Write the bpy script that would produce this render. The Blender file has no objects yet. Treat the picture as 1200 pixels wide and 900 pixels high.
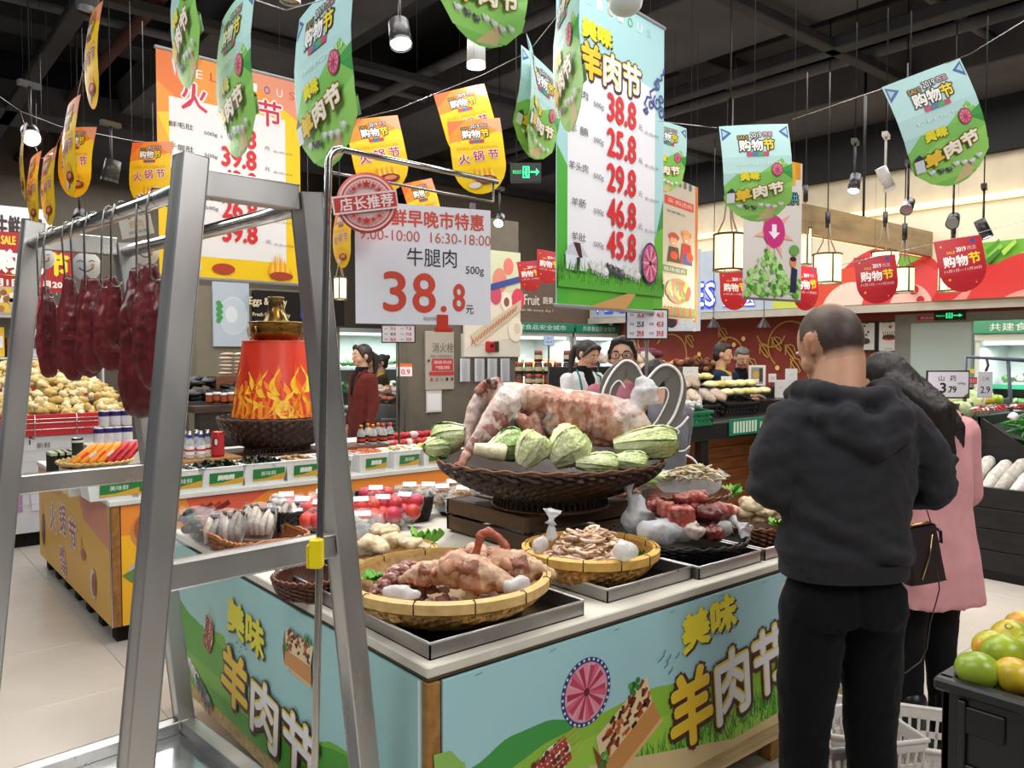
import bpy,bmesh,math,random
from mathutils import Vector,Matrix,noise,kdtree
PI=math.pi
S=bpy.context.scene
COL=S.collection
random.seed(7)
# ---------------------------------------------------------------- camera
F=935.0
CAM_H=1.6
PITCH=math.atan(35.0/F)
YAW=math.atan2(0.768,0.640)
cam_d=bpy.data.cameras.new('camera')
cam_d.sensor_width=36.0
cam_d.lens=F/1200.0*36.0
cam_d.clip_start=0.05
cam=bpy.data.objects.new('camera',cam_d)
COL.objects.link(cam)
cam.location=(0,0,CAM_H)
cam.rotation_euler=(PI/2-PITCH,0,YAW-PI/2)
S.camera=cam
# ---------------------------------------------------------------- world, exposure
W=bpy.data.worlds.new('world');S.world=W;W.use_nodes=True
W.node_tree.nodes['Background'].inputs[0].default_value=(0.75,0.8,0.9,1)
W.node_tree.nodes['Background'].inputs[1].default_value=0.10
S.view_settings.view_transform='Standard'
S.view_settings.look='None'
S.view_settings.exposure=0.0
S.view_settings.gamma=1.0
S.view_settings.use_curve_mapping=False
S.cycles.max_bounces=6
S.cycles.diffuse_bounces=3
S.cycles.glossy_bounces=3
S.cycles.transparent_max_bounces=12
S.cycles.use_denoising=True
S.cycles.sample_clamp_indirect=4.0
def area_light(loc,sx,sy,power,color=(1,1,1),rot=(0,0,0)):
 l=bpy.data.lights.new('overhead_fill_light','AREA');l.shape='RECTANGLE'
 l.size=sx;l.size_y=sy;l.energy=power;l.color=color
 o=bpy.data.objects.new('overhead_fill_light',l);COL.objects.link(o)
 o.location=loc;o.rotation_euler=rot
 return o
def spot_light(loc,target,power,size=70,blend=0.6,color=(1,1,1),radius=0.06):
 l=bpy.data.lights.new('spot_lamp_light','SPOT');l.energy=power;l.color=color
 l.spot_size=math.radians(size);l.spot_blend=blend;l.shadow_soft_size=radius
 o=bpy.data.objects.new('spot_lamp_light',l);COL.objects.link(o)
 o.location=loc
 d=Vector(target)-Vector(loc)
 o.rotation_euler=d.to_track_quat('-Z','Y').to_euler()
 return o
 # soft fill lights added overhead, standing in for unseen ceiling fixtures
area_light((2.0,2.6,3.9),2.2,2.2,95,(1,.97,.93))
area_light((3.0,5.8,3.9),3.0,2.0,110,(1,.97,.93))
area_light((-0.6,1.2,3.9),1.6,1.6,45,(.95,.97,1))
area_light((3.8,0.6,3.9),1.6,1.6,60,(1,.97,.95))
area_light((1.6,-1.9,3.7),2.4,1.4,85,(1,.98,.96),(math.radians(38),0,0))  # fill added behind the camera to brighten the counter's front panel
area_light((-1.9,3.0,3.8),1.4,2.4,60,(.96,.98,1),(0,math.radians(-38),0))  # companion fill, tilted onto the counters' side panels
area_light((6.5,3.0,3.9),2.5,2.5,95,(1,.97,.93))
area_light((6.6,6.6,3.9),2.4,2.4,85,(1,.97,.93))
area_light((1.0,8.5,3.9),3.0,3.0,130,(1,.97,.93))
area_light((3.5,10.5,3.9),4.0,2.0,110,(.95,1,1))
# ---------------------------------------------------------------- pixel helpers (1200 x 900 frame)
FW=Vector((math.cos(YAW),math.sin(YAW),0))
RT=Vector((math.sin(YAW),-math.cos(YAW),0))
def ray(px,py):
 a=(px-600)/F;b=-(py-450)/F
 c,s=math.cos(PITCH),math.sin(PITCH)
 fz=c+s*b
 return FW*fz+RT*a+Vector((0,0,-s+c*b)),fz
def at(px,py,Z):
 d,fz=ray(px,py);return Vector((0,0,CAM_H))+d*(Z/fz)
def onz(px,py,z):
 d,_=ray(px,py);return Vector((0,0,CAM_H))+d*((z-CAM_H)/d.z)
def onx(px,py,x):
 d,_=ray(px,py);return Vector((0,0,CAM_H))+d*(x/d.x)
def ony(px,py,y):
 d,_=ray(px,py);return Vector((0,0,CAM_H))+d*(y/d.y)
FACE=YAW-PI/2
def rgb(h):
 if not isinstance(h,str):return tuple(h)
 v=[int(h[i:i+2],16)/255 for i in (0,2,4)]
 return tuple(c/12.92 if c<.04045 else ((c+.055)/1.055)**2.4 for c in v)
 # ---------------------------------------------------------------- materials
MATS={}
def mat(name,rough=.6,metal=0.,spec=.5,var=0.,vscale=8.,bump=0.,bscale=40.,bdist=.01,emit=0.,sss=0.,alpha=1.,trans=0.,stretch=(1,1,1),kind='noise',coat=0.,sheen=0.,rvar=0.,var2=0.,dark=(0,0,0),ior=1.45):
 """vertex-colour material: colour from attribute Col, broken up by noise"""
 if name in MATS:return MATS[name]
 m=bpy.data.materials.new(name);m.use_nodes=True
 nt=m.node_tree;N=nt.nodes;L=nt.links
 b=N['Principled BSDF']
 a=N.new('ShaderNodeAttribute');a.attribute_name='Col'
 tc=N.new('ShaderNodeTexCoord')
 mp=N.new('ShaderNodeMapping');mp.inputs['Scale'].default_value=stretch
 L.new(tc.outputs['Object'],mp.inputs[0])
 col=a.outputs['Color']
 if var:
  n=N.new('ShaderNodeTexNoise');n.inputs['Scale'].default_value=vscale;n.inputs['Detail'].default_value=5
  L.new(mp.outputs[0],n.inputs[0])
  r=N.new('ShaderNodeMapRange');r.inputs[1].default_value=.3;r.inputs[2].default_value=.7
  r.inputs[3].default_value=1-var;r.inputs[4].default_value=1+var*.6
  L.new(n.outputs[0],r.inputs[0])
  mx=N.new('ShaderNodeVectorMath');mx.operation='SCALE'
  L.new(col,mx.inputs[0]);L.new(r.outputs[0],mx.inputs['Scale'])
  col=mx.outputs[0]
  if var2:
   n2=N.new('ShaderNodeTexNoise');n2.inputs['Scale'].default_value=vscale*2.7;n2.inputs['Detail'].default_value=6
   L.new(mp.outputs[0],n2.inputs[0])
   r2=N.new('ShaderNodeMapRange');r2.inputs[1].default_value=.5;r2.inputs[2].default_value=.66
   r2.inputs[3].default_value=0;r2.inputs[4].default_value=var2
   L.new(n2.outputs[0],r2.inputs[0])
   mm=N.new('ShaderNodeMix');mm.data_type='RGBA'
   L.new(r2.outputs[0],mm.inputs[0]);L.new(col,mm.inputs[6]);mm.inputs[7].default_value=(*rgb(dark),1)
   col=mm.outputs[2]
 L.new(col,b.inputs['Base Color'])
 b.inputs['Roughness'].default_value=rough
 b.inputs['Metallic'].default_value=metal
 b.inputs['Specular IOR Level'].default_value=spec
 b.inputs['Coat Weight'].default_value=coat
 b.inputs['Sheen Weight'].default_value=sheen
 if rvar:
  n=N.new('ShaderNodeTexNoise');n.inputs['Scale'].default_value=6;n.inputs['Detail'].default_value=6
  L.new(mp.outputs[0],n.inputs[0])
  r=N.new('ShaderNodeMapRange');r.inputs[1].default_value=.3;r.inputs[2].default_value=.7
  r.inputs[3].default_value=max(.03,rough-rvar);r.inputs[4].default_value=rough+rvar
  L.new(n.outputs[0],r.inputs[0]);L.new(r.outputs[0],b.inputs['Roughness'])
 if bump:
  if kind=='wave':
   n=N.new('ShaderNodeTexWave');n.inputs['Scale'].default_value=bscale;n.inputs['Distortion'].default_value=3
   n.inputs['Detail'].default_value=3
  elif kind=='voronoi':
   n=N.new('ShaderNodeTexVoronoi');n.inputs['Scale'].default_value=bscale
  else:
   n=N.new('ShaderNodeTexNoise');n.inputs['Scale'].default_value=bscale;n.inputs['Detail'].default_value=6
  L.new(mp.outputs[0],n.inputs[0])
  bp=N.new('ShaderNodeBump');bp.inputs['Strength'].default_value=bump;bp.inputs['Distance'].default_value=bdist
  L.new(n.outputs[0],bp.inputs['Height']);L.new(bp.outputs[0],b.inputs['Normal'])
 if emit:
  L.new(col,b.inputs['Emission Color']);b.inputs['Emission Strength'].default_value=emit
 if sss:
  b.inputs['Subsurface Weight'].default_value=sss;b.inputs['Subsurface Scale'].default_value=.012
  b.inputs['Subsurface Radius'].default_value=(1,.35,.2)
 if alpha<1:b.inputs['Alpha'].default_value=alpha
 if trans:b.inputs['Transmission Weight'].default_value=trans;b.inputs['IOR'].default_value=ior
 MATS[name]=m
 return m
PRINT=mat('printed_film',.42,spec=.4)
PAPER=mat('paper',.7,spec=.2)
PLASTIC=mat('plastic',.35,var=.06,vscale=5)
MATTE=mat('matte_paint',.8,spec=.3,var=.1,vscale=6)
STEEL=mat('stainless_steel',.34,.88,var=.12,vscale=5,rvar=.1,bump=.25,bscale=14,bdist=.002,stretch=(1,1,.35))
STEEL2=mat('polished_steel',.2,1.,var=.1,vscale=9,rvar=.08)
BRASS=mat('aged_brass',.3,1.,var=.25,vscale=9,rvar=.1)
WOOD=mat('wood',.6,spec=.3,var=.35,vscale=4,bump=.3,bscale=18,bdist=.003,stretch=(1,9,9))
WOODX=mat('wood_grain',.6,spec=.3,var=.35,vscale=3,bump=.3,bscale=14,bdist=.003,stretch=(9,1,9))
BAMBOO=mat('bamboo',.5,spec=.4,var=.22,vscale=30,bump=.3,bscale=160,bdist=.002)
WICKER=mat('wicker',.5,spec=.45,var=.35,vscale=45,bump=.4,bscale=220,bdist=.002)
CLOTH=mat('cloth',.95,spec=.15,var=.08,vscale=14,bump=.25,bscale=350,bdist=.002,sheen=.04)
LEATHER=mat('leather',.35,spec=.5,bump=.3,bscale=180,bdist=.002)
SKIN=mat('skin',.5,spec=.4,var=.08,vscale=22,sss=.08,bump=.1,bscale=200,bdist=.001)
HAIR=mat('hair',.45,spec=.5,var=.3,vscale=30,bump=.6,bscale=50,bdist=.004,stretch=(6,6,.6))
MEAT=mat('raw_meat',.32,spec=.5,var=.3,vscale=22,var2=.5,dark='d8a79c',bump=.5,bscale=70,bdist=.004,sss=.05,coat=.15)
BEEF=mat('lean_beef',.34,spec=.5,var=.3,vscale=14,var2=.16,dark='8a4440',bump=.5,bscale=40,bdist=.006,coat=.2,stretch=(2.2,2.2,.5))
OFFAL=mat('cooked_offal',.42,spec=.5,var=.28,vscale=30,bump=.5,bscale=90,bdist=.004,sss=.06)
CARC=mat('lamb_flesh',.38,spec=.5,var=.22,vscale=11,var2=.5,dark='cfc3ba',bump=.6,bscale=38,bdist=.006,coat=.15,stretch=(1.5,1,1))
LEAFM=mat('leaf',.45,spec=.4,var=.2,vscale=30,bump=.8,bscale=60,bdist=.006)
FRUIT=mat('fruit_skin',.3,spec=.5,var=.18,vscale=14,bump=.15,bscale=240,bdist=.001)
FOIL=mat('clear_wrap',.12,spec=.8,alpha=.17,bump=.9,bscale=26,bdist=.02)
BAG=mat('white_plastic_bag',.28,spec=.6,bump=.8,bscale=26,bdist=.012,alpha=.62,stretch=(1,1,.45))
GLASS=mat('bottle_glass',.06,spec=.8,alpha=.35)
GLOW=mat('lamp_glow',.5,emit=9.)
GLOWS=mat('soft_glow',.5,emit=1.25)
GLOWL=mat('lit_sign',.5,emit=.9)
FLOORM=mat('floor_tile',.22,spec=.5,var=.05,vscale=3,rvar=.05)
DARKM=mat('dark_ceiling_paint',.8,spec=.2,var=.25,vscale=2)
# ---------------------------------------------------------------- mesh builder
def rotz(a):return Matrix.Rotation(a,4,'Z')
def TR(x,y,z):return Matrix.Translation((x,y,z))
class MB:
 def __init__(s):
  s.v=[];s.f=[];s.c=[];s.sm=[]
 def add(s,v,f,c,smooth=False,M=None):
  o=len(s.v)
  if M is not None:v=[tuple(M@Vector(p))for p in v]
  s.v.extend(tuple(p)for p in v)
  if f and isinstance(c,list)and len(c)==len(f)and not isinstance(c[0],(int,float)):
   s.c.extend(rgb(k)for k in c)
  else:
   k=rgb(c);s.c.extend([k]*len(f))
  s.f.extend(tuple(i+o for i in q)for q in f)
  s.sm.extend([smooth]*len(f))
  return s
 def merge(s,o,M=None):
  k=len(s.v)
  s.v.extend(tuple(M@Vector(p))for p in o.v)if M is not None else s.v.extend(o.v)
  s.f.extend(tuple(i+k for i in q)for q in o.f);s.c.extend(o.c);s.sm.extend(o.sm)
  return s
 def box(s,x0,x1,y0,y1,z0,z1,c,M=None):
  v=[(x,y,z)for x in (x0,x1)for y in (y0,y1)for z in (z0,z1)]
  f=[(0,1,3,2),(4,6,7,5),(0,4,5,1),(2,3,7,6),(0,2,6,4),(1,5,7,3)]
  return s.add(v,f,c,M=M)
 def bbox(s,x0,x1,y0,y1,z0,z1,c,b=.004,M=None):
  """box with chamfered edges"""
  b=min(b,(x1-x0)*.45,(y1-y0)*.45,(z1-z0)*.45)
  cx,cy,cz=(x0+x1)/2,(y0+y1)/2,(z0+z1)/2
  hx,hy,hz=(x1-x0)/2,(y1-y0)/2,(z1-z0)/2
  v=[];idx={}
  for sx in (-1,1):
   for sy in (-1,1):
    for sz in (-1,1):
     for a in range(3):
      d=[hx,hy,hz]
      for k in range(3):
       if k!=a:d[k]-=b
      idx[(sx,sy,sz,a)]=len(v)
      v.append((cx+sx*d[0],cy+sy*d[1],cz+sz*d[2]))
  f=[]
  for a in range(3):
   for sgn in (-1,1):
    o=[k for k in range(3)if k!=a]
    q=[]
    for p,r in ((-1,-1),(1,-1),(1,1),(-1,1)):
     t=[0,0,0];t[a]=sgn;t[o[0]]=p;t[o[1]]=r
     q.append(idx[(*t,a)])
    f.append(tuple(q if (sgn>0)==(a!=1)else q[::-1]))
  for a in range(3):
   o=[k for k in range(3)if k!=a]
   for p in (-1,1):
    for r in (-1,1):
     q=[]
     for (t1,ax)in ((-1,o[0]),(1,o[0]),(1,o[1]),(-1,o[1])):
      t=[0,0,0];t[a]=t1;t[o[0]]=p;t[o[1]]=r
      q.append(idx[(*t,ax)])
     f.append(tuple(q))
  for sx in (-1,1):
   for sy in (-1,1):
    for sz in (-1,1):
     f.append(tuple(idx[(sx,sy,sz,a)]for a in range(3)))
  return s.add(v,f,c,M=M)
 def tube(s,pts,r,c,n=8,closed=False,caps=True,smooth=True,flat=None,M=None):
  pts=[Vector(p)for p in pts];m=len(pts)
  rs=r if isinstance(r,(list,tuple))else [r]*m
  v=[];f=[]
  up=None
  for i,p in enumerate(pts):
   if closed:t=pts[(i+1)%m]-pts[i-1]
   else:t=pts[min(i+1,m-1)]-pts[max(i-1,0)]
   if t.length<1e-9:t=Vector((0,0,1))
   t.normalize()
   if up is None:
    up=Vector((0,0,1))if abs(t.z)<.9 else Vector((1,0,0))
   a=up-t*up.dot(t)
   if a.length<1e-6:a=t.orthogonal()
   a.normalize();b=t.cross(a);up=a
   for k in range(n):
    w=2*PI*k/n
    q=a*math.cos(w)*(flat or 1)+b*math.sin(w)
    v.append(tuple(p+q*rs[i]))
  for i in range(m if closed else m-1):
   j=(i+1)%m
   for k in range(n):
    l=(k+1)%n
    f.append((i*n+k,i*n+l,j*n+l,j*n+k))
  if caps and not closed:
   f.append(tuple(range(n))[::-1]);f.append(tuple((m-1)*n+k for k in range(n)))
  return s.add(v,f,c,smooth,M)
 def cyl(s,p0,p1,r0,c,r1=None,n=16,smooth=True):
  return s.tube([p0,p1],[r0,r0 if r1 is None else r1],c,n,smooth=smooth)
 def lathe(s,prof,c,n=32,M=None,cap0=False,cap1=False,smooth=True,cols=None):
  v=[];f=[];cc=[]
  for (r,z)in prof:
   for k in range(n):
    a=2*PI*k/n
    v.append((r*math.cos(a),r*math.sin(a),z))
  for i in range(len(prof)-1):
   for k in range(n):
    l=(k+1)%n
    f.append((i*n+k,i*n+l,(i+1)*n+l,(i+1)*n+k))
    cc.append(cols[i]if cols else c)
  if cap0:f.append(tuple(range(n))[::-1]);cc.append(cc[0])
  if cap1:f.append(tuple((len(prof)-1)*n+k for k in range(n)));cc.append(cc[-1])
  return s.add(v,f,cc,smooth,M)
 def grid(s,fn,nu,nv,c,smooth=True,M=None,wrap=False):
  v=[tuple(fn(i/nu,j/nv))for j in range(nv+1)for i in range(nu+(0 if wrap else 1))]
  w=nu if wrap else nu+1
  f=[(j*w+i,j*w+(i+1)%w,(j+1)*w+(i+1)%w,(j+1)*w+i)for j in range(nv)for i in range(nu)]
  if callable(c):cc=[c((i+.5)/nu,(j+.5)/nv)for j in range(nv)for i in range(nu)]
  else:cc=c
  return s.add(v,f,cc,smooth,M)
 def ball(s,ctr,r,c,nu=14,nv=9,M=None,disp=0.,dscale=1.,seed=0.):
  rx,ry,rz=r if isinstance(r,(tuple,list))else (r,r,r)
  v=[];f=[]
  R=M or Matrix()
  for j in range(1,nv):
   t=PI*j/nv
   for i in range(nu):
    a=2*PI*i/nu
    v.append(Vector((math.sin(t)*math.cos(a),math.sin(t)*math.sin(a),math.cos(t))))
  v+=[Vector((0,0,1)),Vector((0,0,-1))]
  out=[]
  for p in v:
   k=1.
   if disp:k+=disp*noise.fractal(p*dscale+Vector((seed*3.1,seed*1.7,seed)),1.,2.,3)
   q=Vector((p.x*rx*k,p.y*ry*k,p.z*rz*k))
   out.append(tuple((R@q if M else q)+Vector(ctr)))
  for j in range(nv-2):
   for i in range(nu):
    l=(i+1)%nu
    f.append((j*nu+i,(j+1)*nu+i,(j+1)*nu+l,j*nu+l))
  T=(nv-1)*nu
  for i in range(nu):
   l=(i+1)%nu
   f.append((T,i,l));f.append((T+1,(nv-2)*nu+l,(nv-2)*nu+i))
  return s.add(out,f,c,True)
 def mesh(s,name):
  me=bpy.data.meshes.new(name)
  me.from_pydata(s.v,[],s.f)
  at_=me.color_attributes.new('Col','FLOAT_COLOR','CORNER')
  buf=[]
  for q,c in zip(s.f,s.c):buf.extend((c[0],c[1],c[2],1.0)*len(q))
  at_.data.foreach_set('color',buf)
  me.polygons.foreach_set('use_smooth',s.sm)
  me.update()
  return me
 def build(s,name,material,parent=None,loc=None,rz=0.,label=None):
  me=s.mesh(name);me.materials.append(material)
  o=bpy.data.objects.new(name,me);COL.objects.link(o)
  if parent:o.parent=parent
  if loc is not None:o.location=loc
  if rz:o.rotation_euler=(0,0,rz)
  if label:o['label']=label
  return o
def tag(o,label,cat,group=None,kind=None):
 o['label']=label;o['category']=cat
 if group:o['group']=group
 if kind:o['kind']=kind
 return o
def thing(name,label,cat,loc=(0,0,0),rz=0.,group=None):
 o=bpy.data.objects.new(name,None);COL.objects.link(o)
 o.empty_display_size=.1
 o.location=loc;o.rotation_euler=(0,0,rz)
 return tag(o,label,cat,group)
def single(name,mb,m,label,cat,loc=(0,0,0),rz=0.,group=None):
 return tag(mb.build(name,m,None,loc,rz),label,cat,group)
def struct(name,mb,m,loc=None,rz=0.,label=None):
 o=mb.build(name,m,None,loc,rz);o['kind']='structure'
 if label:o['label']=label
 return o
def stuff(name,mb,m,label,cat,loc=(0,0,0),rz=0.):
 o=mb.build(name,m,None,loc,rz);o['kind']='stuff'
 return tag(o,label,cat)
def dup(root,loc,rz=None,label=None,rot=None,scale=None):
 r=root.copy();COL.objects.link(r);r.location=loc
 if rz is not None:r.rotation_euler=(0,0,rz)
 if rot is not None:r.rotation_euler=rot
 if scale is not None:r.scale=(scale,)*3 if not isinstance(scale,tuple)else scale
 if label:r['label']=label
 for ch in list(root.children):
  c=ch.copy();COL.objects.link(c);c.parent=r
  for g in ch.children:
   d=g.copy();COL.objects.link(d);d.parent=c
 return r
ORD=['first','second','third','fourth','fifth','sixth','seventh','eighth','ninth','tenth','eleventh','twelfth','thirteenth','fourteenth','fifteenth','sixteenth','seventeenth','eighteenth','nineteenth','twentieth']
def nth(i):return ORD[i]if i<20 else 'number %d'%(i+1)
# ---------------------------------------------------------------- fused organic shapes
def blobtube(pts,rs,col,n=14,flat=(1,1),axis=None):
 """closed tapered limb with rounded ends -> (mb)"""
 pts=[Vector(p)for p in pts]
 P=[];R=[]
 t0=(pts[0]-pts[1]).normalized();t1=(pts[-1]-pts[-2]).normalized()
 for a in (0.05,.45,.8):P.append(pts[0]+t0*rs[0]*math.cos(a*PI/2)*.95);R.append(rs[0]*math.sin(a*PI/2))
 P+=pts;R+=list(rs)
 for a in (.8,.45,.05):P.append(pts[-1]+t1*rs[-1]*math.cos(a*PI/2)*.95);R.append(rs[-1]*math.sin(a*PI/2))
 m=MB();m.tube(P,R,col,n,caps=True)
 if flat!=(1,1)and axis is not None:
  ax=Vector(axis).normalized();c=sum(pts,Vector())/len(pts)
  out=[]
  for p in m.v:
   q=Vector(p);d=(q-c).dot(ax);out.append(tuple(q+ax*d*(flat[0]-1)))
  m.v=out
 return m
def fuse(prims,voxel,smooth=3,disp=None,factor=.5):
 m=MB()
 for p in prims:m.merge(p)
 me=m.mesh('tmp');o=bpy.data.objects.new('tmp',me);COL.objects.link(o)
 r=o.modifiers.new('r','REMESH');r.mode='VOXEL';r.voxel_size=voxel
 if smooth:
  q=o.modifiers.new('s','SMOOTH');q.iterations=smooth;q.factor=factor
 dg=bpy.context.evaluated_depsgraph_get()
 e=bpy.data.meshes.new_from_object(o.evaluated_get(dg))
 bpy.data.objects.remove(o);bpy.data.meshes.remove(me)
 # colour from nearest source face
 cen=[]
 for f,c in zip(m.f,m.c):
  q=Vector((0,0,0))
  for i in f:q+=Vector(m.v[i])
  cen.append(q/len(f))
 kd=kdtree.KDTree(len(cen))
 for i,q in enumerate(cen):kd.insert(q,i)
 kd.balance()
 out=MB()
 nv=[v.co.copy()for v in e.vertices]
 if disp:
  nn=[v.normal.copy()for v in e.vertices]
  nv=[p+n*disp(p)for p,n in zip(nv,nn)]
 out.v=[tuple(p)for p in nv]
 for p in e.polygons:
  out.f.append(tuple(p.vertices));out.c.append(m.c[kd.find(p.center)[1]]);out.sm.append(True)
 bpy.data.meshes.remove(e)
 return out
def nz(p,s,seed=0.):return noise.fractal(Vector((p[0]*s+seed,p[1]*s-seed,p[2]*s+seed*.7)),1.,2.,3)
def xfm(mb,M):
 mb.v=[tuple(M@Vector(p))for p in mb.v];return mb
 # ---------------------------------------------------------------- flat print
_TX={}
def text2d(s):
 if s in _TX:return _TX[s]
 c=bpy.data.curves.new('t','FONT');c.body=s;c.resolution_u=5 if (len(s)<5 and any(q.isdigit()for q in s))or s[:2]=='9:' else 2
 o=bpy.data.objects.new('t',c);COL.objects.link(o)
 dg=bpy.context.evaluated_depsgraph_get()
 me=bpy.data.meshes.new_from_object(o.evaluated_get(dg))
 v=[(p.co.x,p.co.y)for p in me.vertices];f=[tuple(p.vertices)for p in me.polygons]
 bpy.data.objects.remove(o);bpy.data.curves.remove(c);bpy.data.meshes.remove(me)
 x0=min(p[0]for p in v);x1=max(p[0]for p in v);y0=min(p[1]for p in v);y1=max(p[1]for p in v)
 v=[((p[0]-x0)/(x1-x0)-.5,(p[1]-y0)/(y1-y0)-.5)for p in v]
 _TX[s]=(v,f);return _TX[s]
class Flat:
 """2D print, drawn in layers; local x right, z up, front towards -y"""
 def __init__(s,step=.0004):s.m=MB();s.d=0.;s.step=step;s.n=None
 def many(s,on=True):
  """small scattered marks share a few thin layers"""
  if on:s.n=0;s.b=s.d
  else:s.n=None;s.d=s.b+s.step*2.4
  return s
 def _a(s,v,f,c):
  if s.n is None:s.d+=s.step
  else:s.n+=1;s.d=s.b+s.step*.15*(1+s.n%14)
  s.m.add([(p[0],-s.d,p[1])for p in v],f,c);return s
 def poly(s,pts,c):return s._a(pts,[tuple(range(len(pts)))],c)
 def rect(s,x0,z0,x1,z1,c):return s.poly([(x0,z0),(x1,z0),(x1,z1),(x0,z1)],c)
 def disc(s,x,z,r,c,n=24,rz_=None):
  rz_=rz_ or r
  return s.poly([(x+r*math.cos(2*PI*k/n),z+rz_*math.sin(2*PI*k/n))for k in range(n)],c)
 def line(s,pts,w,c):
  v=[];f=[]
  for i,p in enumerate(pts):
   a=pts[max(i-1,0)];b=pts[min(i+1,len(pts)-1)]
   dx,dy=b[0]-a[0],b[1]-a[1];l=math.hypot(dx,dy)or 1
   nx,ny=-dy/l*w/2,dx/l*w/2
   v+=[(p[0]+nx,p[1]+ny),(p[0]-nx,p[1]-ny)]
  for i in range(len(pts)-1):f.append((2*i,2*i+1,2*i+3,2*i+2))
  return s._a(v,f,c)
 def text(s,t,x,z,w,h,c,bold=0.,out=None,ow=0.,rot=0.,shear=0.,both=None):
  V,Fc=text2d(t)
  ca,sa=math.cos(rot),math.sin(rot)
  def place(dx,dz):
   r=[]
   for (a,b)in V:
    X=a*w+b*h*shear;Zz=b*h
    r.append((x+dx+X*ca-Zz*sa,z+dz+X*sa+Zz*ca))
   return r
  if out:
   s.d+=s.step;k=8
   for i in range(k):
    s.d+=s.step*.12
    q=place(ow*math.cos(2*PI*i/k),ow*math.sin(2*PI*i/k))
    s.m.add([(p[0],-s.d,p[1])for p in q],Fc,out)
  s.d+=s.step
  offs=[(0,0)]if not bold else [(0,0),(bold,0),(-bold,0),(0,bold),(0,-bold)]
  for dx,dz in offs:
   s.d+=s.step*.12
   q=place(dx,dz)
   if both:
    cc=[c if sum(V[i][0]for i in g)/len(g)<both[0]else both[1]for g in Fc]
    s.m.add([(p[0],-s.d,p[1])for p in q],Fc,cc)
   else:s.m.add([(p[0],-s.d,p[1])for p in q],Fc,c)
  return s
 def put(s,name,parent,dy=0.,label=None,material=None):
  o=s.m.build(name,material or PRINT,parent,loc=(0,-dy,0));
  if label:o['label']=label
  return o
  # ================================================================ SETTING
fl=struct('floor',MB().box(-4,12,-3,15,-.1,-.004,'b5ada3'),FLOORM)
def tile_mb(c):
 return MB().bbox(.0015,.7985,.0015,.7985,-.02,0,c,.002)
tiles=[tile_mb(c).mesh('floor_tile')for c in ('cbc2b6','c7beb3','cec6ba')]
for me in tiles:me.materials.append(FLOORM)
k=0
for i in range(-3,12):
 for j in range(-1,12):
  X,Y=i*.8+.25,j*.8+.1
  d=Vector((X+.4,Y+.4,0));z_=d.dot(FW);x_=d.dot(RT)
  if z_<.6 or z_>9.5 or abs(x_)>z_*.68+.7:continue
  o=bpy.data.objects.new('tile',tiles[(i*7+j*3)%3]);COL.objects.link(o)
  o.parent=fl;o.location=(X,Y,0)
struct('ceiling',MB().box(-4,12,-3,15,5.0,5.1,'2a2a2d'),DARKM)
# exposed beams, ducts and trays under the ceiling
def beam(x0,x1,y0,y1,z0,z1,c='232326'):
 struct('ceiling_beam',MB().bbox(x0,x1,y0,y1,z0,z1,c,.01),DARKM)
for x in (0.2,3.4,6.6,9.6):beam(x,x+.35,-3,15,4.45,5.0,'323236')
for y in (1.6,4.6,7.6,10.6):beam(-4,12,y,y+.35,4.3,5.0,'2c2c30')
beam(2.2,3.1,-1,13,4.05,4.4,'48484c');beam(4.6,5.7,-1,9,4.1,4.5,'4c4c50')
beam(-1.6,-.7,0,13,4.1,4.5,'3a3a3e');beam(5.9,6.05,-1,12,3.95,4.05,'3c3c40')
beam(.9,9,3.2,3.3,3.95,4.03,'38383c');beam(-2,9,5.9,6.0,3.95,4.03,'38383c');beam(1.2,1.32,-1,12,3.9,3.97,'333338')
beam(7.3,8.3,-1,9,4.0,4.35,'54545a');beam(-2,9,8.9,9.5,3.9,4.2,'3e3e42')
for i,(x,z)in enumerate(((1.75,4.1),(4.1,4.15),(6.6,4.1))):
 struct('ceiling_pipe',MB().cyl((x,-2,z),(x,13,z),.05,'5a5a5e' if i else '4a2a28',n=10),DARKM)
for y in (2.6,6.9):
 struct('ceiling_pipe',MB().cyl((-3,y,4.2),(9,y,4.2),.035,'55555a',n=10),DARKM)
WX,WY=8.9,12.0
# ---- wall on the right: red below, printed vegetable mural on the bulkhead
def wx(px,py,x=WX):p=onx(px,py,x);return (12.0-p.y,p.z)
struct('wall_right',MB().box(WX,WX+.2,-3,8.3,0,5,'8f3f36'),MATTE)
struct('trim_9',MB().box(WX-.6,WX-.001,-3,8.3,3.5,5,'2a2a2c'),DARKM)
m=Flat(.002)
def loc(px,py):return wx(px,py,WX-.02)
GOLD='c9a24a'
def squiggle(cx,cz,s,a0,a1,w=.018):m.line([(cx+s*math.cos(a0+(a1-a0)*i/14),cz+s*math.sin(a0+(a1-a0)*i/14))for i in range(15)],w,GOLD)
for (px,py,s,a0,a1)in ((785,415,.28,-1.2,2.6),(853,415,.22,0,3.3),(925,405,.3,1,4),(903,388,.2,3.4,6),(1110,395,.2,0,3),(760,400,.2,2,5)):
 p=loc(px,py);squiggle(p[0],p[1],s,a0,a1)
for (px,py)in ((808,400),(847,392),(896,411),(911,403),(882,428),(820,424),(934,428),(928,412),(811,427)):
 p=loc(px,py)
 for q in range(3):m.line([(p[0]+.07*math.cos(q*2.1+t*.9),p[1]+.09*math.sin(q*1.1+t*.9))for t in range(5)],.014,GOLD)
for (px,py)in ((822,415),(874,397),(876,413),(863,404),(914,431),(890,440)):
 p=loc(px,py);m.disc(p[0],p[1],.03,'f3d27a')
o=m.put('wall_drawing',bpy.data.objects['wall_right'],material=PRINT)
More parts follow.
